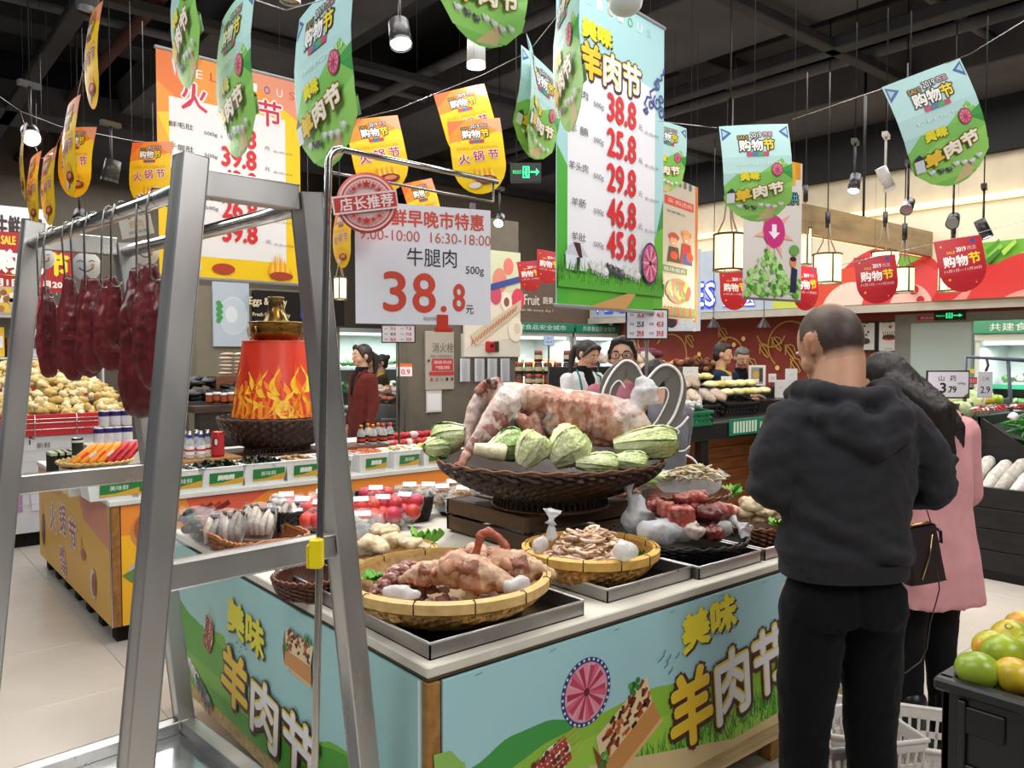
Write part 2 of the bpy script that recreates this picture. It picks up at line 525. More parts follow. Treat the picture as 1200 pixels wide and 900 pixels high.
o.parent=None;o.location=(WX-.004,12.0,0);o.rotation_euler=(0,0,-PI/2);o['kind']='structure'
# bulkhead with mural
struct('trim_1',MB().box(WX-.5,WX-.001,-3,8.3,2.08,3.5,'cfc3ab'),MATTE,label='beige bulkhead over the red wall')
struct('trim_2',MB().box(WX-.54,WX-.5,-3,8.3,2.04,2.12,'b9b2a6'),MATTE)
m=Flat(.002)
def loc(px,py):return wx(px,py,WX-.51)
def B(px,py):return loc(px,py)
x0=B(815,350)[0];x1=B(1290,350)[0];zb,zt=2.13,3.05
m.rect(x0,zb,x1,zt,'e6dcc2')
def blob(px,py,r,c,rz_=None):p=B(px,py);m.disc(p[0],min(p[1],9),r,c,36,rz_)
m2=m
def cpoly(pts,c):
 q=[]
 for (a,b)in pts:
  p=B(a,b);q.append((min(max(p[0],x0),x1),min(max(p[1],zb),zt)))
 m.poly(q,c)
def cdisc(px,py,r,c,sx=1.):
 p=B(px,py);q=[]
 for k in range(40):
  a=2*PI*k/40
  q.append((min(max(p[0]+r*sx*math.cos(a),x0),x1),min(max(p[1]+r*math.sin(a),zb),zt)))
 m.poly(q,c)
cpoly([(900,362),(900,320),(930,300),(965,330),(985,362)],'c9d65a')
cpoly([(985,362),(1000,320),(1040,300),(1100,318),(1150,300),(1150,362)],'3f7f6c')
cdisc(1040,362,.66,'d8383c',1.0);cdisc(1035,368,.56,'e8756a');cdisc(1032,374,.46,'f3cdbf',.9)
cdisc(995,368,.5,'e2523c',1.0);cdisc(998,374,.4,'f6d9ca',.9)
cdisc(1062,366,.52,'e04a4c',.9);cdisc(1068,372,.34,'f6c4bb',.7)
cpoly([(1100,366),(1118,330),(1150,285),(1290,270),(1290,366)],'6fae35')
for i in range(26):
 a=1120+random.random()*110;b=285+random.random()*60
 cpoly([(a,b),(a+16,b-14),(a+18,b-10),(a+3,b+5)],random.choice(('4e9130','8cc443','a9d65b','3f7f2c')))
cdisc(1158,372,.5,'c92a2e',1.05);cdisc(1152,380,.36,'ee8a80',.9);cdisc(1150,388,.26,'f8cfc4',.8)
cdisc(1215,372,.6,'d02e30');cdisc(1210,385,.36,'f0958c')
cdisc(1075,340,.05,'b71e28');cdisc(1083,352,.04,'b71e28')
cpoly([(1035,312),(1060,300),(1085,303),(1060,315)],'6cb23a')
o=m.m.build('mural',PRINT,None,(WX-.51,12.0,0),-PI/2);tag(o,'printed mural of big tomatoes and greens on the beige bulkhead','mural')
struct('trim_3',MB().box(WX-.56,WX-.5,-3,8.3,3.06,3.12,'f3dca4'),GLOWS)
# red strip with exit sign above the door, posters, door
struct('trim_4',MB().box(WX-.04,WX-.001,1.0,4.0,1.98,2.08,'8d3a34'),MATTE)
m=MB();a=onx(1056,480,WX);b=onx(1215,480,WX)
m.box(WX-.05,WX,b.y,a.y+.06,0,2.03,'8b8a86');dr=struct('door_1',m,MATTE)
MB().box(WX-.07,WX-.045,b.y,a.y-.12,0,1.93,'b9c9c8').build('door_panel',mat('frosted_panel',.25,spec=.5),dr)
MB().box(WX-.09,WX-.07,a.y-.75,a.y-.73,0,1.93,'8fa3a2').build('door_gap',PLASTIC,dr)
MB().cyl((WX-.12,a.y-.72,1.25),(WX-.12,a.y-1.1,1.25),.012,'1b1b1b').build('door_handle',PLASTIC,dr)
def wall_poster(px0,py0,px1,py1,x,label,fn):
 a=onx(px0,py0,x);b=onx(px1,py1,x);w=a.y-b.y;h=a.z-b.z
 t=thing('wall_poster',label,'poster',(x,a.y,b.z),-PI/2)
 MB().box(0,w,-.01,.01,0,h,'262626').build('frame',PLASTIC,t)
 m=Flat(.001);m.rect(.02,.02,w-.02,h-.02,'e8e8e6');fn(m,w,h);m.put('print',t,.011)
def fA(m,w,h):
 m.text('食材',w*.4,h*.93,w*.4,h*.04,'333333')
 for i in range(7):m.disc(w*(.3+.1*(i%4)),h*(.35+.1*i),w*.06,('3a3a3a','8c2b22','4d6b38')[i%3],12)
 m.disc(w*.5,h*.35,w*.2,'4a4038',20,h*.1)
def fB(m,w,h):
 m.text('新鲜',w*.4,h*.93,w*.4,h*.04,'333333');m.disc(w*.55,h*.8,w*.07,'c7402a')
 m.disc(w*.5,h*.45,w*.3,'b92f22',24,h*.07);m.disc(w*.5,h*.5,w*.26,'4a2a20',20,h*.06)
 for i in range(6):m.line([(w*(.3+.08*i),h*.5),(w*(.25+.1*i),h*.66)],w*.03,'5b7a3a' if i%2 else '333333')
 m.text('美味鲜',w*.5,h*.12,w*.3,h*.04,'555555')
wall_poster(1005,377,1027,412,WX-.02,'framed white poster with dark vegetables beside the bald head',fA)
wall_poster(1029,376,1056,413,WX-.02,'framed white poster of a red wok beside the steel door frame',fB)
def exit_sign(p,w,h,rz,label,txt=False):
 t=thing('exit_sign',label,'sign',p,rz)
 MB().bbox(-w/2,w/2,-.02,.02,0,h,'101412').build('housing',PLASTIC,t)
 m=Flat(.001);g='2fe08a'
 m.rect(-w*.1,h*.2,w*.12,h*.8,g);m.rect(-w*.06,h*.26,w*.08,h*.74,'0c3a24')
 m.disc(w*.02,h*.64,h*.07,g);m.line([(w*.02,h*.55),(0,h*.4),(w*.05,h*.26)],h*.1,g);m.line([(-w*.05,h*.5),(w*.06,h*.45)],h*.07,g)
 m.line([(w*.15,h*.5),(w*.36,h*.5)],h*.1,g);m.poly([(w*.33,h*.3),(w*.44,h*.5),(w*.33,h*.7)],g)
 m.text('安全出口',-w*.28,h*.5,w*.28,h*.2,g)
 m.put('pictogram',t,.021,material=GLOWS)
 MB().cyl((-w*.3,0,h),(-w*.3,0,4.98-p.z if p.x<8 else h+.06),.003,'222222',n=6).build('hanger',PLASTIC,t)
 return t
exit_sign(onx(1113,375,WX-.06),.3,.09,-PI/2,'green running-man exit sign above the door')
exit_sign(at(616,214,5.2),.2,.125,FACE,'green running-man exit sign hanging from the ceiling')
m=Flat();m.rect(-.14,0,.14,.05,'b3262c');m.text('商品出入口',0,.025,.22,.03,'f3dcd8')
o=m.m.build('notice_strip',PRINT,None,onx(1091,375,WX-.06),-PI/2);tag(o,'small red notice strip next to the exit sign over the door','sign')
# ---- wall at the back (facing the camera along -Y)
struct('wall_back',MB().box(-4,WX,WY,WY+.2,0,5,'5d5348'),MATTE)
RY=8.35
struct('wall_recess',MB().box(5.9,WX+.2,9.05,9.2,0,5,'5d5348'),MATTE)
struct('trim_5',MB().bbox(5.9,WX-.02,RY,9.05,1.98,2.62,'6e5d50',.01),MATTE,label='brown bulkhead over the chilled cabinets')
def sgn(txt,px0,py0,px1,py1,y,c,name,label,material=PRINT,th=.01,out=None):
 a=ony(px0,py0,y);b=ony(px1,py1,y)
 w=b.x-a.x;h=a.z-b.z
 V,Fc=text2d(txt);fx=[(min(V[i][0]for i in f),max(V[i][0]for i in f),f)for f in Fc];fx.sort(key=lambda q:q[0])
 gs=[]
 for q in fx:
  if gs and q[0]<=gs[-1][1]+1e-4:gs[-1][1]=max(gs[-1][1],q[1]);gs[-1][2].append(q[2])
  else:gs.append([q[0],q[1],[q[2]]])
 t=thing(name,label,'sign',(a.x,y,b.z))
 for g in gs:
  m=MB();d=0
  if out:
   for k in range(8):
    d+=.0006;ox,oz=.022*math.cos(k*PI/4),.022*math.sin(k*PI/4)
    m.add([((p[0]+.5)*w+ox,-d,(p[1]+.5)*h+oz)for p in V],g[2],out)
  for (ox,oz)in ((0,0),(h*.03,0),(0,h*.03)):
   d+=.001;m.add([((p[0]+.5)*w+ox,-d,(p[1]+.5)*h+oz)for p in V],g[2],c)
  used=sorted({i for f in m.f for i in f});mp={o:i for i,o in enumerate(used)}
  m.v=[m.v[i]for i in used];m.f=[tuple(mp[i]for i in f)for f in m.f]
  m.build('letter',material,t)
 return t
sgn('Fruit',614,345,632,358,RY-.01,'e8dfce','sign_lettering','pale raised word Fruit on the brown bulkhead')
sgn('蔬果',636,348,648,357,RY-.01,'e8dfce','sign_lettering','pale two-character word beside Fruit on the brown bulkhead')
sgn('Fresh life every day !',604,361,648,367,RY-.01,'d8cfbe','sign_lettering','pale small slogan under the word Fruit on the bulkhead')
# fascia of the vegetable department (lit letters with blue edges) on the right-hand bulkhead
GX=WX-.52
for (txt,px0,px1,lb_)in (('VEGETABLES',694,838,'white department name with blue edges, mostly behind the posters'),('蔬菜区',848,884,'white lit characters with blue edges beside the department name')):
 t=sgn(txt,px0,340,px1,361,9,'ffffff','sign_lettering',lb_,GLOWL,out='2c3fb0')
 p0_=onx(px0,340,GX);p1_=onx(px1,361,GX);w0=ony(px1,361,9).x-ony(px0,340,9).x;h0=ony(px0,340,9).z-ony(px1,361,9).z
 t.location=(GX,p0_.y,p1_.z+.03);t.rotation_euler=(0,0,-PI/2);t.scale=((p0_.y-p1_.y)/w0,1,(p0_.z-p1_.z)/h0*.8)
struct('trim_6',MB().box(GX+.005,GX+.02,onx(905,350,GX).y,8.25,2.13,2.9,'b9c4d4'),MATTE,label='pale blue fascia behind the department name')
# ---- column / partition with the fire hydrant cabinet
CY=7.2
a=ony(478,300,CY);b=ony(607.5,300,CY)
struct('wall_middle',MB().box(a.x,b.x,CY,CY+.25,0,3.15,'6b6459'),MATTE)
x0=ony(540,400,CY).x
m=MB().box(x0,b.x+.004,CY-.02,CY,ony(550,419,CY).z,3.0*0+ony(550,391,CY).z,'c9c4bb')
struct('trim_7',m,MATTE)
t=thing('vegetable_poster','printed poster of radishes and mushrooms in a basket on the grey partition','poster',(ony(541,380,CY).x,CY-.03,ony(550,418,CY).z))
w=b.x-ony(541,380,CY).x;h=ony(607,297,CY).z-ony(607,418,CY).z
MB().box(0,w,-.004,.004,0,h,'d3cfc4').build('sheet',PAPER,t)
m=Flat(.001)
m.poly([(.02,h),(w,h),(w,h*.2),(.02,h*.08)],'e3dccb');m.rect(.0,h*.62,w,h,'cfd3b2')
for (u,v,r,c)in ((.3,.85,.1,'4f8f6a'),(.62,.72,.13,'d98a7a'),(.78,.86,.09,'e07a72'),(.55,.58,.1,'c9506a'),(.95,.55,.12,'d4495f'),(.74,.52,.1,'f1e6d3'),(.74,.52,.05,'8f5a52'),(.9,.26,.13,'ece4d2'),(.93,.27,.06,'d9cdb6')):
 m.disc(u*w,v*h,r*w,c,20,r*h*.9)
m.poly([(.45*w,.68*h),(w,.78*h),(w,.72*h),(.45*w,.62*h)],'3b4f94')
m.poly([(.1*w,.2*h),(w,.55*h),(w,.45*h),(.2*w,.1*h)],'cabfa4')
for i in range(16):m.line([((.12+.05*i)*w,(.1+.022*i)*h),((.15+.05*i)*w,(.16+.022*i)*h)],.012,'c4593f')
m.put('print',t,.005)
t=thing('hydrant_cabinet','grey fire hydrant cabinet door with red notices set in the partition','cabinet',(ony(497,400,CY).x,CY-.005,ony(500,457,CY).z))
w=ony(530,400,CY).x-ony(497,400,CY).x;h=ony(500,388,CY).z-ony(500,457,CY).z
MB().bbox(0,w,-.03,0,0,h,'a7a196').build('door',PLASTIC,t)
m=Flat(.001);m.text('消火栓',w*.6,h*.72,w*.75,h*.17,'5a5550');m.text('FIRE HYDRANT',w*.55,h*.57,w*.78,h*.05,'77716a')
m.rect(w*.2,h*.33,w*.95,h*.53,'b3343a');m.text('消防设施 请勿占用',w*.57,h*.47,w*.62,h*.06,'f0dcda');m.text('严禁圈占挪用',w*.57,h*.38,w*.5,h*.06,'f0dcda')
m.rect(w*.1,h*.25,w*.98,h*.31,'b3343a')
for i in range(5):m.disc(w*(.18+i*.18),h*.18,w*.05,('b3343a','7a746c','8d877f','2a2a2a','7a4030')[i],10)
m.put('print',t,.031)
MB().cyl((w*.08,-.03,h*.5),(w*.08,-.045,h*.5),.012,'33302c').build('lock',PLASTIC,t)
t=thing('alarm_box','red fire alarm box with dark plate on the pale panel','alarm',ony(572,406,CY-.02))
MB().bbox(-.05,.05,-.07,0,-.06,.06,'b3201f',.012).build('housing',PLASTIC,t)
MB().bbox(.05,.14,-.03,0,-.06,.06,'3c3028').build('side_plate',PLASTIC,t)
MB().lathe([(.0,.012),(.022,.01),(.024,0)],'151515',16,M=TR(0,-.07,.015)@Matrix.Rotation(PI/2,4,'X')).build('sounder',PLASTIC,t)
for i,px in enumerate((545,562,577,592)):
 a=ony(px,420,CY-.03);
 m=MB();z1=a.z;z0=ony(px,447,CY).z
 m.grid(lambda u,v:(a.x-.07+.14*u,CY-.03-.01*math.sin(u*6),z0+(z1-z0)*v),8,2,'c6cad0')
 for q in range(14):m.box(a.x-.055,a.x+.055,CY-.046,CY-.044,z0+.012+q*(z1-z0)*.068,z0+.015+q*(z1-z0)*.068,'8d929c')
 single('notice_sheet',m,PAPER,('printed notice sheet in a sleeve, %s from the left under the alarm'%nth(i)),'notice',group='notice sheets in sleeves')
a=ony(508,470,CY-.01);single('notice_card',MB().box(-.1,.1,-.012,0,-.12,.12,'c9c7c4').box(-.085,.085,-.014,-.011,-.1,.08,'dedede'),PAPER,'white card in a clear holder below the hydrant cabinet','notice',a)
# wall behind the hanging plate picture (left)
AY=9.0
a=ony(232,380,AY);b=ony(300,380,AY)
struct('wall_left',MB().box(a.x-.02,ony(398,380,AY).x,AY,AY+.3,0,2.36,'827b6b'),MATTE)
struct('trim_8',MB().box(b.x-.05,ony(398,360,AY).x,AY-.12,AY,1.95,2.33,'1f1c1c'),MATTE,label='black fascia with egg department lettering')
sgn('Eggs & Dairy',292,348,336,361,AY-.14,'e8dcb8','sign_lettering','cream department lettering on the black fascia')
sgn('Fresh life every day',296,366,340,373,AY-.14,'e8dcb8','sign_lettering','small cream slogan under the department lettering')
t=thing('plate_picture','pale picture panel of a round white plate on the grey wall','picture',(ony(249,406,AY).x,AY-.03,ony(249,406,AY).z))
w=ony(291,380,AY).x-ony(249,380,AY).x;h=ony(249,330,AY).z-ony(249,406,AY).z
MB().box(0,w,-.01,.02,0,h,'b9c6d4').build('panel',PAPER,t)
m=Flat(.001);m.disc(w*.55,h*.48,w*.4,'cdd8e2',32,h*.3);m.disc(w*.55,h*.48,w*.36,'c2cfdb',32,h*.27);m.disc(w*.5,h*.5,w*.17,'dde5ec',24,h*.13)
for i in range(7):m.disc(w*.14+.02*(i%2),h*(.4+.045*i),.03,'3f9a4a',8)
m.put('print',t,.011)
# ================================================================ MEAT RACK (front left)
CR=Vector((.725,1.81,0));TH=.088;LR=1.23;TA=.14;SL=.106;ZT=2.01;ZB=.2
dv=Vector((math.cos(TH),math.sin(TH),0));nv_=Vector((-math.sin(TH),math.cos(TH),0))
RK=thing('meat_rack','tall A-frame rack of square stainless tubes with a tray base','rack',CR,TH)
def sq_tube(p0,p1,w,c='c9c7c4',d=None,up=(0,1,0),caps=True):
 """square section bar between two local points"""
 p0,p1=Vector(p0),Vector(p1);t=(p1-p0).normalized();u=Vector(up);a=(u-t*u.dot(t)).normalized();b=t.cross(a)
 w2=w/2;d2=(d or w)/2;m=MB();e=.003;ring=[]
 for (i,j)in ((-1,-1),(1,-1),(1,1),(-1,1)):
  ring+=[(i*(w2-e*(1 if k==0 else 0)),j*(d2-e*(1 if k else 0)))for k in ((0,1)if i*j>0 else (1,0))]
 v=[]
 for p in (p0,p1):v+=[tuple(p+a*x+b*y)for (x,y)in ring]
 n=len(ring);f=[(i,(i+1)%n,n+(i+1)%n,n+i)for i in range(n)]
 f+=[tuple(range(n))[::-1],tuple(range(n,2*n))]
 return m.add(v,f,c)
def leg_pt(end,s,z):return Vector((s*(TA+SL*(ZT-z)),end*LR,z))
for end in (0,1):
 for s in (-1,1):
  top=leg_pt(end,s,ZT+(.02 if s<0 else -.02));bot=leg_pt(end,s,ZB)
  sq_tube(bot,top,.06,up=(0,1,0)).build('leg',STEEL,RK)
 sq_tube(leg_pt(end,-1,ZT-.035)+Vector((.03,0,0)),leg_pt(end,1,ZT-.035)-Vector((.03,0,0)),.045,d=.06,up=(0,1,0)).build('top_beam',STEEL,RK)
 zm=1.12 if end==0 else 1.175
 sq_tube(leg_pt(end,-1,zm)+Vector((.03,0,0)),leg_pt(end,1,zm)-Vector((.03,0,0)),.045,d=.06,up=(0,1,0)).build('middle_beam',STEEL,RK)
 sq_tube(leg_pt(end,-1,ZB),leg_pt(end,1,ZB),.06,d=.07,up=(0,1,0)).build('base_beam',STEEL,RK)
 for s in (-1,1):
  p=leg_pt(end,s,ZB);MB().cyl((p.x,p.y,0),(p.x,p.y,ZB),.022,'55555a').build('foot',STEEL2,RK)
for s in (-1,1):
 z_=ZT-.05
 a=leg_pt(0,s,z_);b=leg_pt(1,s,z_)
 MB().cyl(a,b,.02,'cfcbc6',n=20).build('hanging_rail',STEEL2,RK)
 sq_tube(leg_pt(0,s,ZB),leg_pt(1,s,ZB),.06,d=.07,up=(1,0,0)).build('base_beam',STEEL,RK)
w_=TA+SL*(ZT-ZB)
MB().box(-w_+.03,w_-.03,.03,LR-.03,ZB-.02,ZB-.012,'e6e6e8').build('drip_tray',STEEL2,RK)
# hooks and beef, hung along the rail nearest the camera
RM=TR(*CR)@rotz(TH)
def rail_pt(t,s=-1):return RM@Vector((s*(TA+SL*.05),t*LR,ZT-.05))
def rail_t(px,s=-1):
 best=min(range(401),key=lambda i:abs(_px(rail_pt(i/400,s))-px));return best/400
def _px(p):
 d=Vector(p)-Vector((0,0,CAM_H));Z=d.dot(FW);X=d.dot(RT);c,s=math.cos(PITCH),math.sin(PITCH)
 return 600+F*X/(Z*c-d.z*s)
def hook_mb(L=.17):
 m=MB();pts=[]
 for i in range(11):
  a=PI*(-.15+1.2*i/10);pts.append((.026*math.cos(a),0,.026*math.sin(a)))
 pts.append((-.03,0,-.03));pts.append((-.022,0,-L*.55));pts.append((-.012,0,-L))
 for i in range(9):
  a=PI*(1+1.05*i/8);pts.append((.005+.017*math.cos(a),0,-L-.004+.017*math.sin(a)))
 m.tube(pts,[.0028]*(len(pts)-1)+[.0008],'8f8c88',7);return m
HK=[]
hm=hook_mb().mesh('meat_hook');hm.materials.append(STEEL2)
hk_px=[52,64,80,94,110,128,143,166,186]
for i,px in enumerate(hk_px):
 t_=rail_t(px);p=rail_pt(t_)
 o=bpy.data.objects.new('meat_hook',hm);COL.objects.link(o);o.location=p
 o.rotation_euler=(random.uniform(-.05,.05),random.uniform(.08,.2),TH+random.uniform(.1,.9))
 tag(o,'bent steel meat hook over the front rail, %s from the far end of the rack'%nth(i),'hook','steel hooks on the rack rail')
def beef_mb(L,w,seed,taper=.6,th=.42):
 prims=[];r=random.Random(seed);n=7
 pts=[];rs=[]
 for i in range(n):
  f=i/(n-1);pts.append((r.uniform(-.006,.006),r.uniform(-.005,.005),-L*f))
  rs.append(w*(.38+.62*math.sin(min(1,f*(1.25 if taper>.5 else.9)+.12)*PI*.55))*(1-.25*(f>.9)))
 prims.append(blobtube(pts,rs,'64191c',16,(th,1),(0,1,0)))
 for k in range(4):
  a=r.uniform(.1,.5);b=a+r.uniform(.3,.5);x=r.uniform(-.6,.6)*w;y=-th*w*.4
  prims.append(blobtube([(x*.5,y,-L*a),(x,y*1.1,-L*(a+b)/2),(x*.8,y,-L*min(b,.97))],[w*.2,w*.36,w*.18],r.choice(('702024','56151a','7c2c2c')),10))
 q=fuse(prims,.0065,1,lambda p:.0045*nz((p[0]*2.2,p[1]*2,p[2]*.5),20,seed)+.0015*nz(p,60,seed))
 return q
spec=[(59,341,92,.034,1),(72,347,84,.024,2),(86,331,104,.036,3),(101,330,100,.036,4),(113,333,92,.034,5),(124,330,94,.034,6),(138,328,72,.022,7),(160,323,150,.046,8),(180,320,118,.042,9)]
NB=['narrow dark red beef strip hanging nearest the far end of the rack','thin beef strip tucked behind the outermost piece on the rack','long beef piece with fine pale grain, third on the rail','dark beef slab hanging behind its neighbours, fourth on the rail','beef piece with a shiny pale sinew, fifth on the rail','beef piece with a rounded lower lobe, sixth on the rail','slim beef strip hanging beside the longest piece','longest beef slab reaching below all the others','thick folded beef piece hanging nearest the steel leg']
for i,(px,py,hp,w_,sd)in enumerate(spec):
 t_=rail_t(px);base=rail_pt(t_);off=.018*(1 if i%2 else -1)
 Zd=(base).dot(FW);top=at(px,py,Zd)
 q=beef_mb(hp*Zd/F,w_*1.22,sd,.4 if i==7 else.6)
 single('beef_piece',q,BEEF,NB[i],'meat',top+nv_*0+FW*off,FACE+(.3 if i%2 else -.25),'beef pieces hanging on the rack')
 # ================================================================ PRICE SIGN ON ITS POLE
PB=at(369,900,1.60);PT=at(385,172,1.62)
sx=PB+(PT-PB)*((0-PB.z)/(PT.z-PB.z))
SS=thing('sign_stand','slim steel display stand with a bent top arm in front of the rack','stand',(sx.x,sx.y,0))
S0=Vector((sx.x,sx.y,0))
tp=PT-S0
A1=at(583,213,1.92)-S0
pts=[Vector((0,0,.02)),tp*.5,tp-Vector((0,0,.03))]
ar=(A1-tp)
for k in range(1,7):
 a=PI/2*k/6;pts.append(tp+Vector((0,0,-.03))+Vector((0,0,.03))*math.sin(a)+ar.normalized()*.03*(1-math.cos(a)))
MB().tube(pts[:3]+pts[3:],.0075,'bdb9b2',12).build('pole',STEEL2,SS)
MB().tube([pts[-1],A1],.0065,'bdb9b2',12).build('arm',STEEL2,SS)
MB().lathe([(0,.02),(.14,.018),(.15,.0)],'9a9a9a',32).build('base_plate',STEEL2,SS)
yc=at(371,648,1.60)-S0
m=MB().bbox(-.013,.013,-.014,.012,-.03,.03,'f2dd12',.003,M=TR(*yc)@rotz(FACE)).bbox(-.019,-.013,-.01,.006,-.03,.018,'e8cf10',.002,M=TR(*yc)@rotz(FACE))
m.build('adjusting_clip',PLASTIC,SS,label='bright yellow clip')
a=tp+ar*.12;q=tp+ar*.97
low=[a+Vector((0,0,-.045)),q+Vector((0,0,-.045)),q]
MB().tube([tp+Vector((0,0,-.05)),a+Vector((0,0,-.05)),q+Vector((0,0,-.05)),q],.003,'b5b1aa',8).build('hanger_wire',STEEL2,SS)
# the board
b0=at(417,379,1.66);b1=at(575,386,1.78);
wv=b1-b0;wB=math.hypot(wv.x,wv.y);hB=143*1.66/F
SB=thing('price_sign','large white hanging price sign reading 38.8 with red figures','sign',b0,math.atan2(wv.y,wv.x))
MB().box(0,wB,0,.002,0,hB,'ececf2').build('board',PAPER,SB)
m=Flat(.0001);RED='d84a34'
m.text('鲜早晚市特惠',wB*.60,hB*.885,wB*.69,hB*.14,RED,bold=.0008)
m.text('9:00-10:00  16:30-18:00',wB*.515,hB*.735,wB*.97,hB*.088,'c9614f')
m.text('牛腿肉',wB*.55,hB*.565,wB*.37,hB*.155,'222222')
m.text('500g',wB*.875,hB*.465,wB*.14,hB*.085,'333333')
m.text('3',wB*.275,hB*.27,wB*.155,hB*.32,RED,bold=.0018);m.text('8',wB*.49,hB*.265,wB*.16,hB*.32,RED,bold=.0018)
m.disc(wB*.635,hB*.135,wB*.022,RED);m.text('8',wB*.752,hB*.235,wB*.085,hB*.225,RED,bold=.0014)
m.text('元',wB*.835,hB*.135,wB*.06,hB*.075,'222222');m.text('活动时间',wB*.53,hB*.05,wB*.1,hB*.035,'777777')
m.put('print',SB,.0005)
MB().box(wB*.585,wB*.665,-.004,.004,-.012,hB*.085,'cf3a26').box(wB*.57,wB*.7,-.003,.003,-.016,-.006,'cf3a26').build('red_clip',PLASTIC,SB)
MB().box(wB*.84,wB*.875,-.006,.004,hB*.93,hB*1.05,'e8e8f0').build('clear_clip',FOIL,SB)
c=at(430,238,1.60)
t=thing('round_badge','round red stamp badge with a slanted ribbon at the sign corner','badge',c,FACE+.1)
R_=35*1.6/F
MB().lathe([(0,.003),(R_,.003),(R_,0)],'d9564c',40,M=Matrix.Rotation(PI/2,4,'X')).build('disc',PLASTIC,t)
m=Flat(.0001);m.disc(0,0,R_*.92,'f4dedb',40);m.disc(0,0,R_*.86,'cf5a52',40);m.disc(0,0,R_*.8,'efc9c6',40)
for i in range(40):
 a=2*PI*i/40;m.line([(R_*.5*math.cos(a),R_*.5*math.sin(a)),(R_*.74*math.cos(a),R_*.74*math.sin(a))],R_*.05,'dd8f8a')
for s in (1,-1):
 for i in range(5):
  a=s*(PI/2+(i-2)*.38);k_=R_*(.15 if i==2 else.09);cx,cz=R_*.6*math.cos(a),R_*.6*math.sin(a)
  m.poly([(cx+k_*(1 if q%2==0 else.42)*math.sin(q*PI/5),cz+k_*(1 if q%2==0 else.42)*math.cos(q*PI/5))for q in range(10)],'c8382f')
ca,sa=math.cos(.13),math.sin(.13)
def rr(x,z):return (x*ca-z*sa,x*sa+z*ca)
m.poly([rr(-R_*1.12,-R_*.3),rr(R_*1.02,-R_*.3),rr(R_*1.02,R_*.3),rr(-R_*1.12,R_*.3)],'f2dcda')
m.poly([rr(-R_*1.06,-R_*.24),rr(R_*.98,-R_*.24),rr(R_*.98,R_*.24),rr(-R_*1.06,R_*.24)],'c9473f')
m.text('店长推荐',0,0,R_*1.75,R_*.42,'f6e4e2',bold=.0006,rot=.13)
m.put('print',t,.0035)
# ================================================================ ISLAND WITH THE GREEN PANELS
IX0,IX1,IY0,IY1,ITOP=1.13,3.36,1.69,3.75,.80
PZ0=.17
ISL=thing('display_counter','long low counter with pale blue and green lamb festival panels','counter',(IX0,IY0,0))
LX,LY=IX1-IX0,IY1-IY0
MB().bbox(-.012,LX+.012,-.012,LY+.012,ITOP-.03,ITOP,'d8d2c4',.004).build('top_board',MATTE,ISL)
MB().bbox(-.006,LX+.006,-.006,LY+.006,ITOP-.042,ITOP-.03,'5d4a34',.003).build('edge_strip',WOOD,ISL)
MB().box(.03,LX-.03,.03,LY-.03,PZ0+.02,ITOP-.05,'4b4136').build('inner_box',MATTE,ISL)
for (x,y)in ((.012,.012),(LX-.012,.012),(.012,LY-.012),(LX-.012,LY-.012)):
 MB().bbox(x-.02,x+.02,y-.02,y+.02,0,ITOP-.045,'a5763f',.003).build('corner_post',WOODX,ISL)
for x in (.55,1.1,1.62):
 MB().bbox(x,x+.06,.02,.07,0,PZ0+.04,'b98a4c',.003).build('leg',WOODX,ISL)
MB().bbox(.03,LX-.03,.0,.03,PZ0-.075,PZ0+.005,'d8bd8c',.003).build('lower_rail',WOOD,ISL)
MB().bbox(.0,.03,.03,LY-.03,PZ0-.075,PZ0+.005,'c9ae7c',.003).build('lower_rail',WOOD,ISL)
SKY,HILL,HILL2,GR3='a6d2d8','8fbf3a','4f9d43','2f7f2c'
def swirl(m,x,z,s,flip,c='2a3f9a'):
 f=-1 if flip else 1
 w=s*.07
 def sp(cx,cz,r,a0,turns,g):
  return [(x+f*(cx+r*(1-g*t/18)*math.cos(a0+turns*2*PI*t/18)),z+cz+r*(1-g*t/18)*math.sin(a0+turns*2*PI*t/18))for t in range(19)]
 m.line([(x+f*s*a,z+s*b)for a,b in ((-.02,1.25),(.02,1.1),(.12,1.05),(.08,.95),(.18,.9),(.3,.92),(.42,.78),(.3,.68),(.5,.6),(.66,.5),(.6,.36),(.8,.34),(.92,.14),(.78,.06),(.98,-.04))],w,c)
 for a in ((.32,.72,.14,0,1.2,.7),(.3,.3,.2,1,-1.3,.75),(.62,.2,.13,2,1.2,.7),(.12,.45,.12,3,1.1,.6),(.12,.08,.16,1.2,1.2,.7),(.85,-.02,.09,3,1.2,.7)):
  m.line(sp(a[0]*s,a[1]*s,a[2]*s,a[3],a[4],a[5]),w*.8,c)
def plate(m,x,z,r):
 m.disc(x,z,r,'2c3a78',40);m.many()
 for i in range(30):
  a=2*PI*i/30;m.disc(x+r*.94*math.cos(a),z+r*.94*math.sin(a),r*.045,'dfe6ee',6)
 m.many(False);m.disc(x,z,r*.86,'d9a3ad',36);m.many()
 for i in range(20):
  a=2*PI*i/20+.1*(i%2);rr_=r*(.84 if i%2 else.78)
  m.poly([(x+r*.12*math.cos(a-.3),z+r*.12*math.sin(a-.3)),(x+rr_*math.cos(a-.15),z+rr_*math.sin(a-.15)),(x+rr_*math.cos(a+.11),z+rr_*math.sin(a+.11)),(x+r*.12*math.cos(a+.2),z+r*.12*math.sin(a+.2))],('c23f63','e88ba0','b02f50','d9607c')[i%4])
 m.many(False);m.disc(x,z,r*.12,'5c2a1c',12)
